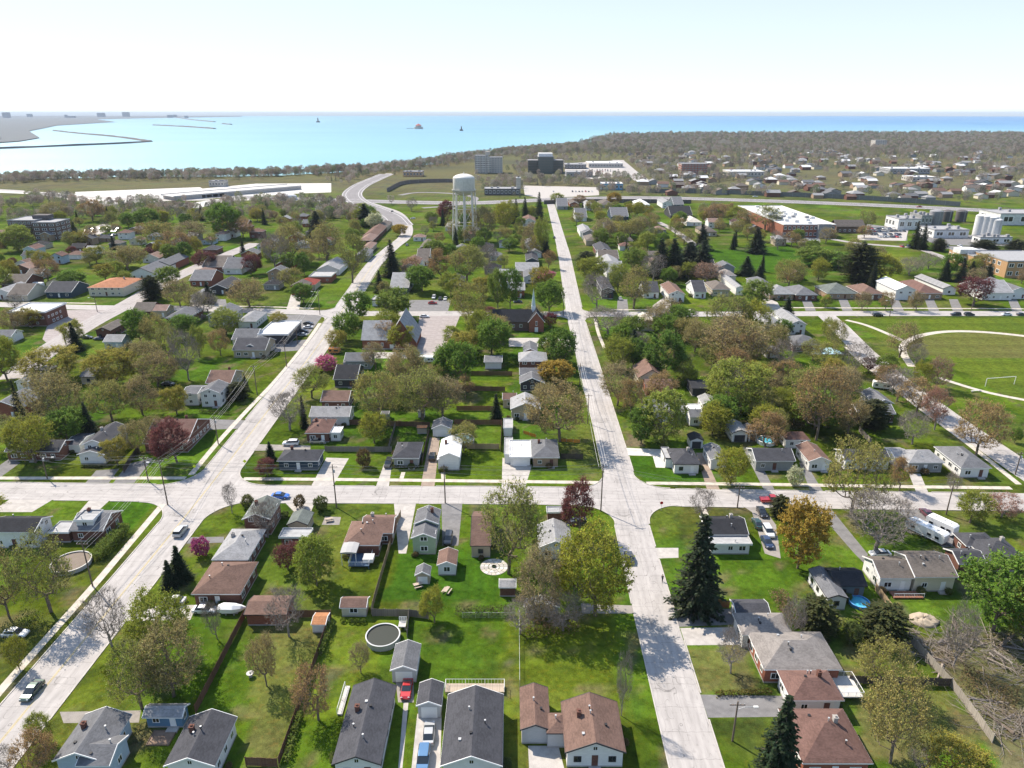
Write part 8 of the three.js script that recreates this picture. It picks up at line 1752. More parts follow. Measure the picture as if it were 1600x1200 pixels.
function picnic(x, z, turn, label) { const o = tag(top('picnic_table', x, 0, z, turn), label, 'table'); mesh('tabletop', new GB().box(-.9, .9, .7, .76, -.38, .38).geo, M.deck, o); for (const s of [-1, 1]) { mesh('bench', new GB().box(-.9, .9, .42, .47, s * .72 - .14, s * .72 + .14).geo, M.deck, o); mesh('leg', new GB().beam([s * .6, 0, -.7], [s * .6, .7, .2], .05, .05, 4).beam([s * .6, 0, .7], [s * .6, .7, -.2], .05, .05, 4).geo, M.deck, o); } }
picnic(-19.5, -122.6, .4, 'wooden picnic table beside the tan shed'); picnic(-44.1, -148.0, .3, 'wooden table on the pale pad by the grey-green garage'); picnic(-13.4, -120.9, 1.2, 'small table among the shrubs above the dark shrub bed'); picnic(120.0, -233.9, .2, 'bench table by the bronze trees near the park road');
structure('gravel_pad', patch([[-45.4, -146.3], [-41.2, -146.3], [-41.6, -149.8], [-45.5, -150.0]], .006), M.gravel);
{ const [x, z] = [175.8, -239.0], o = tag(top('goal_frame', x, 0, z, .18), 'white goal frame on the park field', 'goal'); for (const s of [-1, 1]) mesh('post', new GB().beam([s * 6, 0, 0], [s * 6, 3.0, 0], .1).geo, M.white, o); mesh('crossbar', new GB().beam([-6, 3, 0], [6, 3, 0], .1).geo, M.white, o); }
{ const [x, z] = [163.4, -232.7], o = tag(top('park_bench', x, 0, z, .2), 'pale bench beside the park path', 'bench'); mesh('seat', new GB().box(-2, 2, .4, .5, -.3, .3).geo, M.pale, o); for (const s of [-1, 1]) mesh('leg', new GB().box(s * 1.6 - .1, s * 1.6 + .1, 0, .4, -.25, .25).geo, M.pale, o); }

// ------------------------------------------------------------------ felled branches
function pile(x, z, n, r, label, big) { const o = tag(top('brush_pile', x, 0, z), label, 'brush pile'), cols = [M.barkGrey, std({ color: C(.34, .29, .24), map: TX.bark }), M.bark]; for (let k = 0; k < n; k++) { const a = rnd() * 6.28, d = r * Math.sqrt(rnd()), px = Math.cos(a) * d, pz = Math.sin(a) * d, t = rnd() * 6.28, L = rr(1.2, big ? 6 : 4), y = rr(.05, .9) * (1 - d / r * .7), e = [px + Math.cos(t) * L, Math.max(.05, y + rr(-.4, .9)), pz + Math.sin(t) * L], g = new GB(), R = k < big ? rr(.14, .3) : rr(.025, .07); g.beam([px, y, pz], e, R, R * .5, 5); for (let q = 0; q < 4; q++) { const f = rr(.3, 1), s = [px + (e[0] - px) * f, y + (e[1] - y) * f, pz + (e[2] - pz) * f], u = t + rr(-.9, .9), l = L * rr(.2, .45); g.beam(s, [s[0] + Math.cos(u) * l, Math.max(.03, s[1] + rr(-.2, .5)), s[2] + Math.sin(u) * l], R * .45, R * .15, 3); } mesh(k < big ? 'log' : 'branch', g.geo, cols[k % 3], o); } }
pile(76.8, -104.2, 120, 4.5, 'heap of cut logs and branches by the upper pale fence', 8); pile(89.3, -100.9, 140, 6, 'heap of felled branches at the right edge', 9); pile(79.3, -88.0, 120, 4.5, 'heap of bare brush beside the pale weathered fence', 4); pile(84.8, -106.7, 110, 5, 'tangled twigs below the thin bare tree, lower right', 3);
{ const [x, z] = [79.7, -112.1], g = new THREE.SphereGeometry(2.2, 20, 8, 0, 6.28, 0, 1.57), p = g.attributes.position; for (let i = 0; i < p.count; i++) p.setXYZ(i, p.getX(i) * (1 + .5 * hash(i, 1)), p.getY(i) * .4 * (.6 + .8 * hash(i, 2)), p.getZ(i)); g.computeVertexNormals(); const m = tag(mesh('sand_heap', g, std({ color: C(.45, .38, .29), map: TX.grain })), 'pale heap of sand on the lawn below the reddish deck', 'heap'); m.position.set(x, -.05, z); }

// ------------------------------------------------------------------ water tower
{ const o = tag(top('water_tower', -36, 0, -550), 'white water tower on eight legs rising above the trees', 'water tower'), W = std({ color: C(.74, .72, .66), map: TX.grain, roughness: .6 }), r = 8.2, y0 = 37, y1 = 46;
  mesh('tank', new THREE.LatheGeometry([[0, y0 - 4], [3, y0 - 3.6], [6, y0 - 2], [r, y0], [r, y1], [r * .93, y1 + 1.0], [r * .7, y1 + 2.1], [r * .35, y1 + 2.9], [0, y1 + 3.2]].map(([a, b]) => new THREE.Vector2(a, b)), 40), W, o); mesh('balcony', new THREE.LatheGeometry([[r, y0 - .1], [r + .9, y0 - .1], [r + .9, y0 + 1], [r + .82, y0 + 1], [r + .82, y0 + .05], [r, y0 + .05]].map(([a, b]) => new THREE.Vector2(a, b)), 40), W, o); mesh('riser', new THREE.CylinderGeometry(1, 1, y0 - 3, 16).translate(0, (y0 - 3) / 2, 0), W, o); mesh('finial', new THREE.CylinderGeometry(.3, .5, 1.2, 10).translate(0, y1 + 3.7, 0), W, o);
  const R = (y) => 9.6 - 1.6 * y / y0, at = (k, y) => [Math.cos(k / 8 * 6.283) * R(y), y, Math.sin(k / 8 * 6.283) * R(y)];
  for (let k = 0; k < 8; k++) { mesh('leg', new GB().beam(at(k, -.3), at(k, y0 + .5), .42, .38, 8).geo, W, o); for (const [a, b] of [[0, 12], [12, 24], [24, 36]]) { mesh('strut', new GB().beam(at(k, b), at(k + 1, b), .17, .17, 5).geo, W, o); mesh('brace', new GB().beam(at(k, a), at(k + 1, b), .08, .08, 4).beam(at(k + 1, a), at(k, b), .08, .08, 4).geo, W, o); } } }

// ------------------------------------------------------------------ larger buildings
const bm = { brick: std({ color: C(.29, .12, .08), map: TX.brick }), brown: std({ color: C(.17, .12, .1), map: TX.brick }), tan: std({ color: C(.48, .3, .16), map: TX.brick }), cream: std({ color: C(.55, .51, .45), map: TX.grain }), glass: new THREE.MeshPhysicalMaterial({ color: C(.07, .09, .09), roughness: .25, clearcoat: .6 }), blue: std({ color: C(.1, .3, .5), map: TX.siding }), white: std({ color: C(.72, .72, .71), map: TX.grain }), grey: std({ color: C(.3, .3, .31), map: TX.grain }), dark: std({ color: C(.13, .12, .12), map: TX.grain }), roofGrey: std({ color: C(.36, .36, .37), map: TX.grain }) };
function block(o, x0, x1, z0, z1, h, wall, roof, floors = 0, bays = 0, pre = '') {
  const ox = o.position.x, oz = o.position.z, a = x0 - ox, b = x1 - ox, c = z0 - oz, d = z1 - oz; mesh(pre + 'wall', new GB().box(a, b, -.1, h, c, d).geo, wall, o);
  const g = new GB().box(a - .15, b + .15, h + .003, h + .22, c - .15, d + .15); g.box(a - .15, b + .15, h + .22, h + .7, d - .15, d + .15).box(a - .15, b + .15, h + .22, h + .7, c - .15, c + .15).box(a - .15, a + .15, h + .22, h + .7, c + .15, d - .15).box(b - .15, b + .15, h + .22, h + .7, c + .15, d - .15); mesh(pre + 'roof', g.geo, roof, o);
  for (let f = 0; f < floors; f++) for (let k = 0; k < bays; k++) { const y = (f + .55) * h / floors, hh = h / floors * .5; windowAt(o, a + (k + .5) * (b - a) / bays, y, d + .004, 0, (b - a) / bays * .62, hh); const side = ox < 0 ? b + .004 : a - .004, nb = Math.max(1, Math.round(bays * (d - c) / (b - a))); if (k < nb) windowAt(o, side, y, c + (k + .5) * (d - c) / nb, ox < 0 ? Math.PI / 2 : -Math.PI / 2, (d - c) / nb * .6, hh); }
}
const B = (name, label, cat, x0, z, x1) => tag(top(name, (x0 + x1) / 2, 0, z), label, cat);
{ const [x0, z] = [-387.1, -553.2], [x1] = [-348.5, -553.2], o = B('apartment_block', 'dark brown brick apartment block with flat roof at the left edge', 'building', x0, z, x1); block(o, x0, x1 - 18, z - 24, z, 14, bm.brown, bm.roofGrey, 4, 7); block(o, x1 - 17.5, x1, z - 16, z + 4, 13, bm.brown, bm.roofGrey, 4, 3, 'wing_'); mesh('penthouse', new GB().box(-6, 6, 14.3, 17, -18, -10).geo, bm.dark, o); }
{ const [x0, z] = [-59.5, -1184.5], [x1] = [-15.4, -1184.5], o = B('apartment_tower', 'cream apartment tower with stacked balconies near the shore', 'building', x0, z, x1), m = (x0 + x1) / 2; block(o, x0, m - .5, z - 20, z, 27, bm.cream, bm.roofGrey, 8, 5); block(o, m + .5, x1, z - 26, z - 6, 24, bm.cream, bm.roofGrey, 7, 5, 'wing_'); for (let f = 1; f < 8; f++) for (let k = 0; k < 3; k++) mesh('balcony', new GB().box(x0 - o.position.x + 2 + k * 9, x0 - o.position.x + 8 + k * 9, f * 3.3, f * 3.3 + 1.1, .1, 1.6).geo, bm.white, o); mesh('lift_house', new GB().box(-5, 2, 27.5, 33, -14, -6).geo, bm.cream, o); }
{ const [x0, z] = [25.7, -1184.5], [x1] = [82.1, -1184.5], o = B('office_building', 'dark glass office building with pale stepped roof', 'building', x0, z, x1), w = x1 - x0; block(o, x0, x0 + w * .28, z - 40, z - 4, 19, bm.glass, bm.roofGrey); block(o, x0 + w * .285, x0 + w * .72, z - 44, z, 25, bm.glass, bm.roofGrey, 0, 0, 'centre_'); block(o, x0 + w * .725, x1, z - 40, z - 4, 19, bm.glass, bm.roofGrey, 0, 0, 'wing_'); for (let f = 1; f < 6; f++) mesh('floor_band', new GB().box(-w / 2 - .1, w / 2 + .1, f * 4, f * 4 + .35, -3, .12).geo, bm.dark, o); mesh('plant_room', new GB().box(-w * .2, w * .2, 25.3, 30, -36, -12).geo, bm.white, o); }
for (const [n, label, x0, z0, x1, , dep, h, wm, rm, fl, by] of [['shop_hall', 'long white-roofed shopping hall beyond the highway', 135.9, -1310.6, 195.9, -1310.6, 60, 7, 'cream', 'white', 1, 12], ['shop_hall', 'dark low hall left of the long white-roofed shopping hall', 91.9, -1280.4, 128.4, -1280.4, 40, 7, 'dark', 'roofGrey', 1, 6], ['shop_hall', 'grey low hall in front of the shopping plaza lot', 82.1, -1112.7, 121.7, -1112.7, 26, 7, 'grey', 'roofGrey', 1, 8], ['depot_hall', 'bright blue hall with pale roof beside the highway', 113.9, -924.5, 139.7, -924.5, 22, 7.5, 'blue', 'white', 1, 5], ['depot_hall', 'black brick hall right of the water tower', -32.6, -865.5, 9.1, -865.5, 22, 7, 'dark', 'roofGrey', 1, 9], ['store_building', 'white flat-roofed store in the far suburb', 331.6, -1124.1, 384.3, -1124.1, 40, 7, 'cream', 'white', 1, 10], ['brick_apartments', 'red brick apartment building in the far suburb', 262.7, -1147.5, 302.5, -1147.5, 24, 17, 'brick', 'roofGrey', 5, 8], ['store_building', 'long grey store among the far suburb trees', 599.2, -1171.9, 662.2, -1171.9, 36, 8, 'grey', 'white', 1, 12], ['store_building', 'yellowish-roofed store in the far suburb', 564.9, -1039.0, 598.3, -1039.0, 30, 6, 'cream', 'white', 1, 6], ['tower_block', 'pale distant apartment block standing above the far woods', 961.4, -1983.6, 991.9, -1983.6, 25, 22, 'cream', 'roofGrey', 5, 5], ['visitor_hall', 'terracotta hall behind the highway bend', -165.8, -1124.1, -136.6, -1124.1, 22, 7, 'tan', 'roofGrey', 1, 6], ['customs_hall', 'pale low hall left of the highway bend', -398.3, -965.6, -378.9, -965.6, 16, 7, 'cream', 'roofGrey', 1, 5]])
  { const o = B(n, label, 'building', x0, z0, x1); block(o, x0, x1, z0 - dep, z0, h, bm[wm], bm[rm], fl, by); if (/hall|store/.test(n)) for (let k = 0; k < 4; k++) mesh('roof_unit', new GB().box(-1.4, 1.4, h + .2, h + 1.7, -1.4, 1.4).geo, bm.roofGrey, o, (hash(k, dep) - .5) * (x1 - x0) * .8, 0, -dep * (.25 + .5 * hash(k, by))); }
{ const [x, z] = [7.6, -872.5], o = tag(top('chimney_tower', x, 0, z), 'pale square tower beside the black brick hall', 'tower'); mesh('shaft', new GB().box(-2.6, 2.6, 0, 19, -2.6, 2.6).geo, bm.cream, o); mesh('cornice', new GB().box(-3, 3, 19, 20, -3, 3).geo, bm.white, o); mesh('vent', new GB().box(-1, 1, 20, 21.4, -1, 1).geo, bm.dark, o); }
{ const [x0, z] = [212.1, -562.2], [x1] = [252.8, -562.2], o = B('school', 'long red brick school with a white flat roof below the highway', 'school', x0, z, x1); block(o, x0, x1, z - 120, z, 9.5, bm.brick, bm.white, 2, 12); for (let k = 0; k < 26; k++) mesh('roof_unit', new GB().box(-1.6, 1.6, 9.7, 11 + hash(k, 2), -1.3, 1.3).geo, k % 3 ? bm.white : bm.roofGrey, o, (hash(k, 9) - .5) * (x1 - x0) * .85, 0, -8 - 106 * hash(k, 17)); mesh('entrance', new GB().box(6, 16, 0, 10.6, .05, 3).geo, bm.grey, o); }
{ const [x0, z] = [287.1, -440.8], [x1] = [307.2, -440.8], o = B('school', 'tan brick school with white rooftop units at the right edge', 'school', x0, z, x1); block(o, x0, x1, z - 26, z, 8, bm.tan, bm.roofGrey, 1, 6); const [y0, zz] = [292.5, -416.9], [y1] = [323.3, -416.9]; block(o, y0, y1, zz - 34, zz, 9.5, bm.tan, bm.roofGrey, 2, 6, 'wing_'); mesh('rooftop_unit', new GB().box(-14, -2, 8.2, 11, -16, -8).geo, bm.white, o); }
// tank works
for (const [label, x0, z0, x1, , dep, h] of [['tall white process hall of the tank works', 322.3, -601.1, 341.0, -601.1, 22, 8.5], ['grey corrugated hall of the tank works', 355.1, -626.3, 364.6, -626.3, 20, 8], ['long white low hall of the tank works', 329.0, -559.1, 356.0, -559.1, 22, 6], ['white rear hall of the tank works at the right edge', 423.0, -626.3, 467.5, -626.3, 30, 9.5], ['low white trailer-dock hall of the tank works', 349.1, -533.2, 373.0, -533.2, 10, 4.5]]) { const o = B('process_hall', label, 'building', x0, z0, x1); block(o, x0, x1, z0 - dep, z0, h, /grey/.test(label) ? bm.grey : bm.white, bm.roofGrey, 1, 3); for (let k = 0; k < 5; k++) mesh('roof_unit', new GB().box(-1, 1, h, h + 1.5 + 1.5 * hash(k, h), -1, 1).geo, bm.roofGrey, o, (hash(k, dep) - .5) * (x1 - x0) * .8, 0, -dep * hash(k, 3) * .9); }
for (const [x, z, r, h, label, dark] of [[363.5, -559.1, 4.2, 17, 'leftmost tall white silo of the tank works'], [366.2, -556.1, 4.2, 17, 'second tall white silo of the tank works'], [368.8, -553.2, 4.2, 16.5, 'third tall white silo of the tank works'], [370.4, -550.2, 3.6, 15, 'rightmost tall white silo of the tank works'], [371.5, -633.9, 5.5, 11, 'squat grey tank behind the long white low hall', 1], [390.6, -649.5, 4.5, 9, 'black squat tank behind the long white low hall', 2], [403.3, -649.5, 4.5, 9, 'black round tank left of the tall white silos', 2]]) { const o = tag(top('storage_tank', x, 0, z), label, 'tank', 'silos and tanks of the tank works'), mt = dark === 2 ? bm.dark : dark ? bm.grey : bm.white; mesh('shell', new THREE.LatheGeometry([[r, 0], [r, h], [r * .9, h + .6], [r * .4, h + 1.3], [0, h + 1.5]].map(([a, b]) => new THREE.Vector2(a, b)), 20), mt, o); mesh('ladder', new GB().beam([0, 0, r + .15], [0, h + 1, r + .15], .12, .12, 4).beam([.6, 0, r + .15], [.6, h + 1, r + .15], .12, .12, 4).geo, M.galv, o); mesh('rim', new THREE.TorusGeometry(r, .12, 6, 24).rotateX(1.5708).translate(0, h, 0), M.galv, o); }
{ const p = [275.0, -590.9], o = tag(top('parish_house', p[0], 0, p[1]), 'brown double-gabled house right of the brick school', 'house'); mesh('wall', wallGeo(22, 12, 5, 4, 'x'), bm.brown, o); mesh('roof', roofGeo(24, 14, 4.6, 'x'), roofM[9][0], o, 0, 5, 0); for (let k = 0; k < 5; k++) windowAt(o, -8 + k * 4, 2, 6.01, 0, 1.6, 1.6); }
// churches
{ const [x, z] = [-51.0, -280.4], o = tag(top('church', x, 0, z), 'red brick church with steep pale roof gables beside the avenue', 'church'), nave = [[12, 18, 3.2, 9.5, 5.2, -9], [11, 15, 4, 6, -5.6, -8.4]], pr = std({ color: C(.36, .36, .36), map: TX.shingle });
  nave.forEach(([w, d, H, r, dx, dz], i) => { mesh(i ? 'chapel_wall' : 'nave_wall', wallGeo(w, d, H, r - .3, i ? 'x' : 'z'), bm.brick, o, dx, 0, dz); mesh(i ? 'chapel_roof' : 'nave_roof', roofGeo(w + .9, d + 1, r + .3, i ? 'x' : 'z'), pr, o, dx, H - .3, dz); for (const s of [-1, 1]) windowAt(o, dx + s * w * .25, 1.9, dz + d / 2 + .01, 0, 1.1, 1.5); });
  mesh('door', doorG, M.white, o, 1.2, 0, .02).scale.set(1.6, 2.2, 1); mesh('plinth', new GB().box(-11.2, 11.4, -.05, .5, -.15, .1).geo, M.concrete, o); }
{ const [x, z] = [6.3, -306.1], o = tag(top('church', x, 0, z), 'dark-roofed brick church with a slim pale spire left of the street', 'church'); mesh('nave_wall', wallGeo(17, 9.5, 4.4, 4, 'x'), bm.brown, o, -6.2, 0, -6); mesh('nave_roof', roofGeo(18, 10.6, 4.5, 'x'), roofM[5][0], o, -6.2, 4.1, -6); mesh('porch_wall', wallGeo(6.6, 8, 4.6, 4.4, 'z'), bm.brick, o, 4.6, 0, -3.4); mesh('porch_roof', roofGeo(7.4, 8.8, 4.7, 'z'), roofM[5][0], o, 4.6, 4.3, -3.4); mesh('gable_trim', fasciaGeo(7.5, 8.9, 4.7, 'z'), M.white, o, 4.6, 4.33, -3.4);
  for (let k = 0; k < 4; k++) windowAt(o, -12.5 + k * 3.4, 2.3, -1.24, 0, 1.3, 1.5); windowAt(o, 4.6, 4, .62, 0, .9, 2); mesh('door', doorG, M.white, o, 4.6, 0, .62).scale.set(1.5, 2.2, 1); const sp = mesh('spire', new THREE.ConeGeometry(.95, 8, 8).translate(0, 4, 0), std({ color: C(.42, .52, .5), roughness: .5 }), o, 3.4, 10.4, -6.4); mesh('lantern', new GB().box(-.9, .9, -3, 0, -.9, .9).geo, M.white, sp); }

// ------------------------------------------------------------------ highway walls, overpass, shore works
function barrier(label, P, h, mat) { const pts = smooth(P, 14), o = tag(top('noise_barrier', pts[0][0], 0, pts[0][1]), label, 'wall'); for (let i = 0; i + 1 < pts.length; i++) { const [a, b] = [pts[i], pts[i + 1]], L = Math.hypot(b[0] - a[0], b[1] - a[1]), t = Math.atan2(-(b[1] - a[1]), b[0] - a[0]); const p = mesh('panel', new GB().box(-L / 2 + .15, L / 2 - .15, -.1, h, -.12, .12).geo, mat, o, (a[0] + b[0]) / 2 - pts[0][0], 0, (a[1] + b[1]) / 2 - pts[0][1]); p.rotation.y = t; const q = mesh('post', new GB().box(-.22, .22, -.1, h + .2, -.22, .22).geo, bm.grey, o, a[0] - pts[0][0], 0, a[1] - pts[0][1]); q.rotation.y = t; } }
const wallGrey = std({ color: C(.19, .2, .19), map: TX.grain });
barrier('far grey-green noise wall along the highway', [[164.2, -894.1], [232.7, -886.7], [300.8, -858.6], [364.9, -832.1], [430.1, -789.4], [465.9, -755.9]], 5, wallGrey); barrier('near dark noise wall below the highway behind the far houses', [[34.2, -777.9], [83.3, -789.4], [138.8, -789.4], [192.9, -783.6]], 4, std({ color: C(.12, .11, .1), map: TX.grain })); barrier('dark retaining wall above the interchange lawns', [[-153.7, -901.5], [-140.7, -1010.2], [-89.6, -1029.2], [-52.8, -1010.2]], 5, std({ color: C(.2, .17, .15), map: TX.grain }));
{ const A = [-386.9, -819.5], Bq = [-315.2, -901.5], o = tag(top('overpass', A[0], 0, A[1]), 'pale elevated plaza deck with dark underside at the left', 'bridge'); const dx = Bq[0] - A[0], dz = Bq[1] - A[1], L = Math.hypot(dx, dz), t = Math.atan2(-dz, dx), d = mesh('road_deck', new GB().box(0, L * 1.5, 3.6, 4.3, -16, 16).geo, M.pale, o); d.rotation.y = t; const r = mesh('parapet', new GB().box(0, L * 1.5, 4.3, 5.1, 15.6, 16).box(0, L * 1.5, 4.3, 5.1, -16, -15.6).geo, M.pale, o); r.rotation.y = t; for (const [n, a, b] of [['abutment', .02, .3], ['abutment', .55, 1.5]]) { const w = mesh(n, new GB().box(L * a, L * b, -.1, 3.59, -15.5, 15.5).geo, M.concrete, o); w.rotation.y = t; }
  for (let k = 0; k < 3; k++) { const p = mesh('pier', new GB().box(L * (.34 + k * .07), L * (.34 + k * .07) + 1.5, -.1, 3.6, -15, 15).geo, bm.grey, o); p.rotation.y = t; } }
for (const [x, z, r, label] of [[-253.1, -819.5, 9, 'white domed hall left of the highway bend']]) { const o = tag(top('domed_hall', x, 0, z), label, 'building'); mesh('dome', new THREE.SphereGeometry(r, 24, 10, 0, 6.283, 0, 1.57).scale(1.3, .45, 1).translate(0, 3, 0), bm.white, o); mesh('wall', new THREE.CylinderGeometry(r, r, 3, 24).scale(1.3, 1, 1).translate(0, 1.5, 0), bm.white, o); }
const rock = std({ color: C(.14, .13, .125), map: TX.grain });
function mole(label, P, w = 14, h = 3.5) { const pts = smooth(P, 60), o = new GB(); for (let i = 0; i + 1 < pts.length; i++) { const [a, b] = [pts[i], pts[i + 1]], dx = b[0] - a[0], dz = b[1] - a[1], l = Math.hypot(dx, dz), n = [-dz / l * w / 2, dx / l * w / 2], ha = h * (.8 + .4 * hash(i, 3)), hb = h * (.8 + .4 * hash(i + 1, 3)), q = (p, s, y) => [p[0] + n[0] * s, y, p[1] + n[1] * s]; o.poly([q(a, 1, -2), q(b, 1, -2), q(b, .4, hb), q(a, .4, ha)]); o.poly([q(a, .4, ha), q(b, .4, hb), q(b, -.4, hb), q(a, -.4, ha)]); o.poly([q(a, -.4, ha), q(b, -.4, hb), q(b, -1, -2), q(a, -1, -2)]); } tag(mesh('breakwater', o.geo, rock), label, 'breakwater'); }
mole('long rocky breakwater reaching from the left edge into the lake', [[-1436.0, -1949.4], [-1382.6, -2019.0], [-1288.2, -2216.5], [-1218.7, -2379.0], [-1210.0, -2510.2]], 16, 3.5); mole('upper arm of the rocky breakwater meeting it at the point', [[-1210.0, -2510.2], [-1553.5, -2967.1], [-2030.0, -3513.0], [-2432.3, -4002.4]], 18, 3.5); mole('thin distant breakwater, lower of two in open water', [[-2691.1, -5676.5], [-2184.4, -5055.7], [-1761.9, -4468.3]], 26, 5); mole('thin distant breakwater, upper of two in open water', [[-8153.8, -17978.7], [-4104.7, -9722.3], [-2955.4, -7519.0]], 34, 6); mole('short distant breakwater right of the upper one', [[-2406.9, -6294.0], [-2217.8, -5969.4]], 26, 5);
{ const s = patch([[-2318.0, -2260.7],[-1729.0, -2354.4],[-1641.9, -2404.2],[-1649.0, -2510.2],[-1795.1, -2855.9],[-2479.2, -3867.8],[-3330.7, -5540.5],[-3940.5, -7519.0],[-5568.1, -10146.6],[-5910.8, -12974.9],[-5774.0, -16227.4],[-6928.7, -19479.9],[-19702.6, -19479.9]], 1.6); structure('far_shore', s, std({ color: C(.13, .145, .155), map: TX.grain }));
  for (let k = 0; k < 26; k++) { const harbour = k % 2 === 0, z = harbour ? -rr(2400, 3900) : -rr(12000, 15500), x = z * (harbour ? rr(.68, .82) : rr(.41, .78)), tall = harbour ? rr(8, 24) : hash(k, 7) > .75 ? rr(70, 105) : rr(25, 60), w = rr(12, 45) * (harbour ? 1 : 3), o = tag(top('harbour_building', x, 0, z), harbour ? 'low pale harbour shed on the far left spit' : 'hazy distant block on the skyline of the far shore', 'building', harbour ? 'sheds of the far harbour' : 'skyline of the far shore'); mesh('wall', new GB().box(-w / 2, w / 2, 0, tall, -w * .3, w * .3).geo, k % 2 ? bm.grey : bm.cream, o); mesh('roof', new GB().box(-w * .42, w * .42, tall, tall + Math.min(4, tall * .1), -w * .22, w * .22).geo, bm.roofGrey, o); } }
{ const [x, z] = [-553.2, -4468.3], o = tag(top('lake_platform', x, -1, z), 'round water intake platform with a red roof out on the lake', 'platform'); mesh('base', new THREE.CylinderGeometry(26, 27, 12, 24).translate(0, 5, 0), bm.cream, o); mesh('house', new THREE.CylinderGeometry(17, 17, 8, 20).translate(0, 15, 0), bm.cream, o); mesh('roof', new THREE.ConeGeometry(20, 10, 20).translate(0, 24, 0), std({ color: C(.4, .1, .07) }), o); mesh('jetty', new GB().box(-70, -26, 2, 4, -3, 3).geo, rock, o); }
for (const [x, z, label] of [[-1865.6, -7282.9, 'small lighthouse on the lake left of the intake platform'], [-268.4, -4002.4, 'small lighthouse on the lake right of the intake platform']]) { const o = tag(top('lighthouse', x, -1, z), label, 'lighthouse'), k = z < -4500 ? 1.8 : 1; mesh('base', new THREE.CylinderGeometry(9 * k, 10 * k, 8 * k, 14).translate(0, 3 * k, 0), rock, o); mesh('tower', new THREE.CylinderGeometry(2.6 * k, 3.6 * k, 16 * k, 12).translate(0, 14 * k, 0), bm.dark, o); mesh('lantern', new THREE.CylinderGeometry(2 * k, 2 * k, 3 * k, 10).translate(0, 23 * k, 0), bm.white, o); }

// ------------------------------------------------------------------ suburb and woods beyond the highway
const onRoad = (x, z, m) => ROADS.some(([, w, P]) => P.some((p, i) => { if (!i) return false; const a = P[i - 1], dx = p[0] - a[0], dz = p[1] - a[1], t = Math.max(0, Math.min(1, ((x - a[0]) * dx + (z - a[1]) * dz) / (dx * dx + dz * dz))); return Math.hypot(x - a[0] - t * dx, z - a[1] - t * dz) < w / 2 + m; })) || DRIVES.some(([, P]) => P[0][1] < -400 && inside(x, z, P));
const boxes = []; scene.children.forEach((o) => { if (o.position.z < -560 && /hall|build|tower|apart|school|store|tank|over|house|block|lot/.test(o.name)) { const b = new THREE.Box3().setFromObject(o); if (b.max.x - b.min.x < 400) boxes.push(b); } });
const free = (x, z, m) => !onRoad(x, z, m) && !boxes.some((b) => x > b.min.x - m && x < b.max.x + m && z > b.min.z - m && z < b.max.z + m + 6);
const HW = ROADS.find((r) => r[0] === 'highway')[2], hwZ = (x) => { for (let i = 0; i + 1 < HW.length; i++) if (x >= HW[i][0] && x <= HW[i + 1][0]) return HW[i][1] + (HW[i + 1][1] - HW[i][1]) * (x - HW[i][0]) / (HW[i + 1][0] - HW[i][0]); return -800; };
const suburbG = {}; const fh = []; {
  const wl = [[0, 'white'], [1, 'cream'], [3, 'dark brick'], [4, 'tan brick'], [9, 'grey']], rl = [[0, 'dark grey'], [1, 'grey'], [2, 'pale grey'], [8, 'white'], [2, 'pale grey'], [3, 'brown'], [9, 'taupe']]; let n = 0;
  for (let t = 0; t < 12000 && n < 290; t++) { const f = rnd(), z = -810 - 1050 * Math.pow(f, 1.15), x = rr(150, 520 + 900 * f) + (-z - 800) * .12; if (z > hwZ(x) - 34 || !free(x, z, 12) || fh.some((p) => Math.hypot(p[0] - x, p[1] - z) < 15)) continue; fh.push([x, z]); n++;
    const [wi, wn] = pick(wl), [ri, rn] = pick(rl), ty = pick(['x', 'z', 'h']), k = ty + wi; const geo = suburbG[k] ??= [wallGeo(11, 9, 3.4, 1.9, ty === 'h' ? 'f' : ty), roofGeo(12, 10, 2.1, ty)], o = tag(top('suburb_house', x, 0, z, rr(-.12, .12)), `tiny ${wn} house with ${rn} roof in the suburb beyond the highway`, 'house', 'houses of the suburb beyond the highway'); o.scale.setScalar(rr(1, 1.45)); mesh('wall', geo[0], wallM[wi], o); mesh('roof', geo[1], roofM[ri][0], o, 0, 3.4, 0); } }
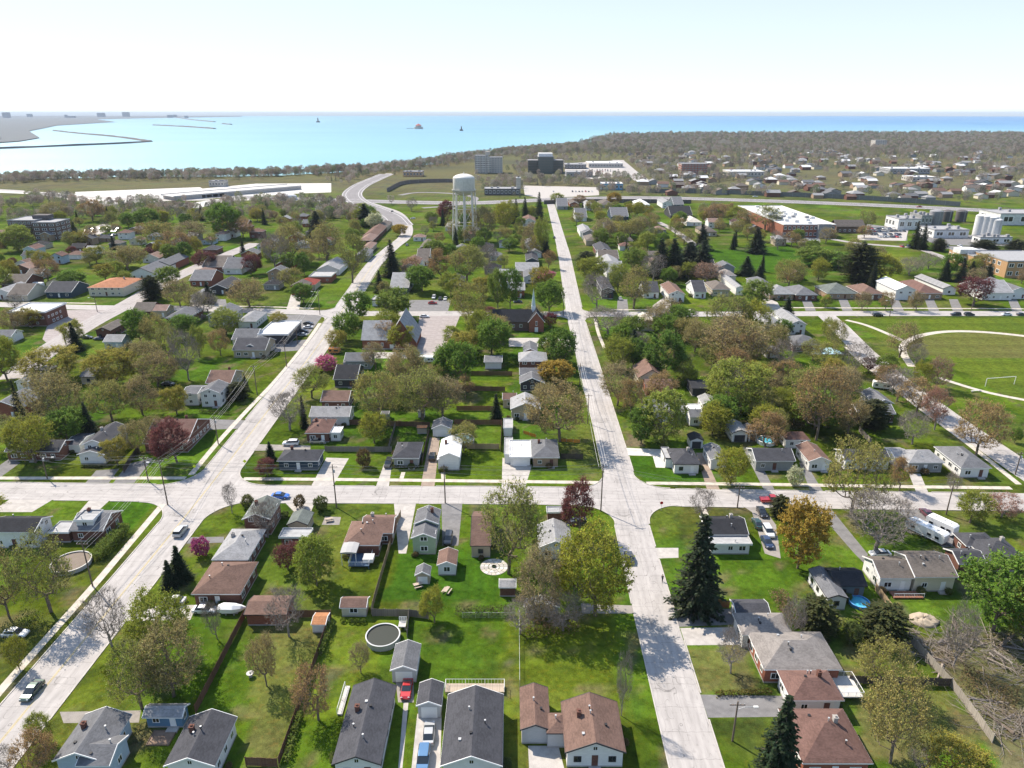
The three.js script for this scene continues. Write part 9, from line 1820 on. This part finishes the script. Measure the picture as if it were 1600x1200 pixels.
{ // woods: one mass of far trees
  const far = [71, 72].map((s) => { const t = buildTree({ s, N: 170, leaves: 5, leaf: .24, twigs: 0, minR: .04 }); const w = t.wood, n = w.attributes.position.count, c = new Float32Array(n * 3).fill(1); w.setAttribute('color', new THREE.BufferAttribute(c, 3)); const g = mergeGeometries([w, t.leaf]); g.scale(8 / t.w, 10 / t.h, 8 / t.w); return g; });
  const cone = (() => { const t = buildConifer(73, { n: 12, per: 5 }), w = t.wood, c = new Float32Array(w.attributes.position.count * 3).fill(.8); w.setAttribute('color', new THREE.BufferAttribute(c, 3)); return mergeGeometries([w, t.leaf]); })();
  const spots = [[], [], []], pal = [[.4, .35, .3], [.26, .21, .18], [.3, .3, .17], [.38, .31, .26], [.2, .23, .12], [.4, .38, .34], [.17, .17, .13], [.33, .27, .24]];
  const put = (x, z, sc, k = -1) => { const i = k >= 0 ? k : rnd() < .1 ? 2 : rnd() < .5 ? 0 : 1; spots[i].push([x, z, sc, i === 2 ? [.04, .06, .035] : pick(pal)]); };
  for (let t = 0; t < 21000; t++) { const z = -790 - 2600 * Math.pow(rnd(), .8), x = rr(-40, 1.05) * 0 + rr(Math.min(140, -z * .1 - 130), -z * .86 + 120), dense = z < -1750 || fbm(x / 160, z / 160, 2) > .5 || rnd() < .22; if (!dense || z > hwZ(x) - 28 || z < shoreZ(x) + 12 || !free(x, z, 5) || fh.some((p) => Math.abs(p[0] - x) < 9 && p[1] - z < 11 && z - p[1] < 34)) continue; put(x, z, rr(.6, 1.15) * (z < -1700 ? 1.3 : 1)); }
  for (let t = 0; t < 4200; t++) { const x = rr(-950, 190), z = shoreZ(x) + 10 + rr(0, x > -260 ? 330 : 95) * rnd(); if (x < -300 && rnd() < .45) continue; if (z > -720 || !free(x, z, 5)) continue; put(x, z, rr(.55, 1.25)); }
  for (let t = 0; t < 1300; t++) { const x = rr(-760, -110), z = rr(-830, -640); if (!free(x, z, 8) || fbm(x / 70, z / 50, 2) < .36) continue; put(x, z, rr(.6, 1.1)); }
  for (let t = 0; t < 420; t++) { const x = rr(-60, 260), z = rr(-1150, -860); if (z > hwZ(x) - 30 || !free(x, z, 6) || fbm(x / 60, z / 60, 2) < .5) continue; put(x, z, rr(.7, 1.2)); }
  const add = (g, L, label) => { const m = new THREE.InstancedMesh(g, new THREE.MeshPhysicalMaterial({ vertexColors: true, roughness: .9, transmission: .4, thickness: 0, side: THREE.DoubleSide }), L.length), M4 = new THREE.Matrix4(), q = new THREE.Quaternion(); L.forEach(([x, z, s, c], i) => { q.setFromAxisAngle(new THREE.Vector3(0, 1, 0), hash(i, 5) * 6.28); M4.compose(new THREE.Vector3(x, 0, z), q, new THREE.Vector3(s * rr(.85, 1.2), s * rr(.9, 1.3), s * rr(.85, 1.2))); m.setMatrixAt(i, M4); m.setColorAt(i, C(...c)); }); m.name = numbered('woodland'); m.userData = { kind: 'stuff', label, category: 'woods' }; scene.add(m); };
  add(far[0], spots[0], 'far brown and olive woods behind the suburb and along the shore'); add(far[1], spots[1], 'far budding woods mixed among the suburb roofs'); add(cone, spots[2], 'scattered far dark conifers within the woods');
  console.log('woods', spots.map((s) => s.length), 'suburb', fh.length);
}

// ------------------------------------------------------------------ person on the verge
{ const [x, z] = [31.5, -124.3], o = tag(top('person', x, .05, z, 2.6), 'person in dark clothes walking along the street kerb near the spruce', 'person');
  const J = [[0, .93, 0, .13], [0, 1.2, .01, .15], [0, 1.42, .01, .13], [0, 1.52, .02, .06], [0, 1.62, .03, .095], [0, 1.7, .03, .1]], g = [], cap = (a, b, r, r2) => g.push([a, b, r, r2]);
  for (let i = 0; i + 1 < J.length; i++) cap(J[i], J[i + 1], J[i][3], J[i + 1][3]);
  for (const s of [-1, 1]) { const f = s; cap([s * .09, .92, 0], [s * .1, .5, f * .14], .095, .065); cap([s * .1, .5, f * .14], [s * .1, .09, f * .16 - (s < 0 ? .12 : 0)], .062, .042); cap([s * .1, .06, f * .16 - (s < 0 ? .12 : 0)], [s * .1, .05, f * .16 + .17 - (s < 0 ? .12 : 0)], .045, .035); cap([s * .19, 1.4, 0], [s * .24, 1.13, -f * .08], .055, .042); cap([s * .24, 1.13, -f * .08], [s * .24, .9, -f * .02 + .06], .04, .03); for (let k = 0; k < 4; k++) cap([s * .24 + (k - 1.5) * .016, .88, -f * .02 + .065], [s * .24 + (k - 1.5) * .017, .8 - (k % 2) * .008, -f * .02 + .085], .009, .007); cap([s * .22, .88, -f * .02 + .08], [s * .215, .83, -f * .02 + .115], .01, .008); }
  const sd = (p) => { let d = 1e9; for (const [a, b, r, r2] of g) { const ax = p[0] - a[0], ay = p[1] - a[1], az = p[2] - a[2], bx = b[0] - a[0], by = b[1] - a[1], bz = b[2] - a[2], t = Math.max(0, Math.min(1, (ax * bx + ay * by + az * bz) / (bx * bx + by * by + bz * bz))), q = Math.hypot(ax - bx * t, ay - by * t, az - bz * t) - r - (r2 - r) * t, k = .03, h = Math.max(0, Math.min(1, .5 + .5 * (d - q) / k)); d = d > 1e8 ? q : d * (1 - h) + q * h - k * h * (1 - h); } return d; };
  const N = 96, mc = new MarchingCubes(N, new THREE.MeshBasicMaterial(), false, false, 120000); mc.isolation = 0; const S = .95; for (let k = 0; k < N; k++) for (let j = 0; j < N; j++) for (let i = 0; i < N; i++) { const p = [(i - N / 2) / (N / 2) * S, (j - N / 2) / (N / 2) * S + .9, (k - N / 2) / (N / 2) * S]; mc.field[i + j * N + k * N * N] = Math.abs(p[0]) > .42 || Math.abs(p[2]) > .5 ? -1 : -sd(p); }
  mc.update(); const n = mc.count, pos = mc.positionArray.slice(0, n * 3), nor = mc.normalArray.slice(0, n * 3), col = new Float32Array(n * 3); for (let i = 0; i < n; i++) { pos[i * 3] *= S; pos[i * 3 + 1] = pos[i * 3 + 1] * S + .9; pos[i * 3 + 2] *= S; const y = pos[i * 3 + 1], c = y > 1.47 || (y < .89 && Math.abs(pos[i * 3]) > .19) ? [.42, .26, .19] : y > .93 ? [.03, .032, .04] : y > .09 ? [.02, .022, .03] : [.05, .05, .05]; col.set(c, i * 3); }
  const G = new THREE.BufferGeometry(); G.setAttribute('position', new THREE.BufferAttribute(pos, 3)); G.setAttribute('normal', new THREE.BufferAttribute(nor, 3)); G.setAttribute('color', new THREE.BufferAttribute(col, 3)); mesh('body', G, std({ vertexColors: true }), o); mesh('hair', new THREE.SphereGeometry(.108, 14, 10, 0, 6.283, 0, 1.7).rotateX(-.35).translate(0, 1.7, .015), std({ color: C(.03, .022, .017) }), o); }

renderer.render(scene, camera);
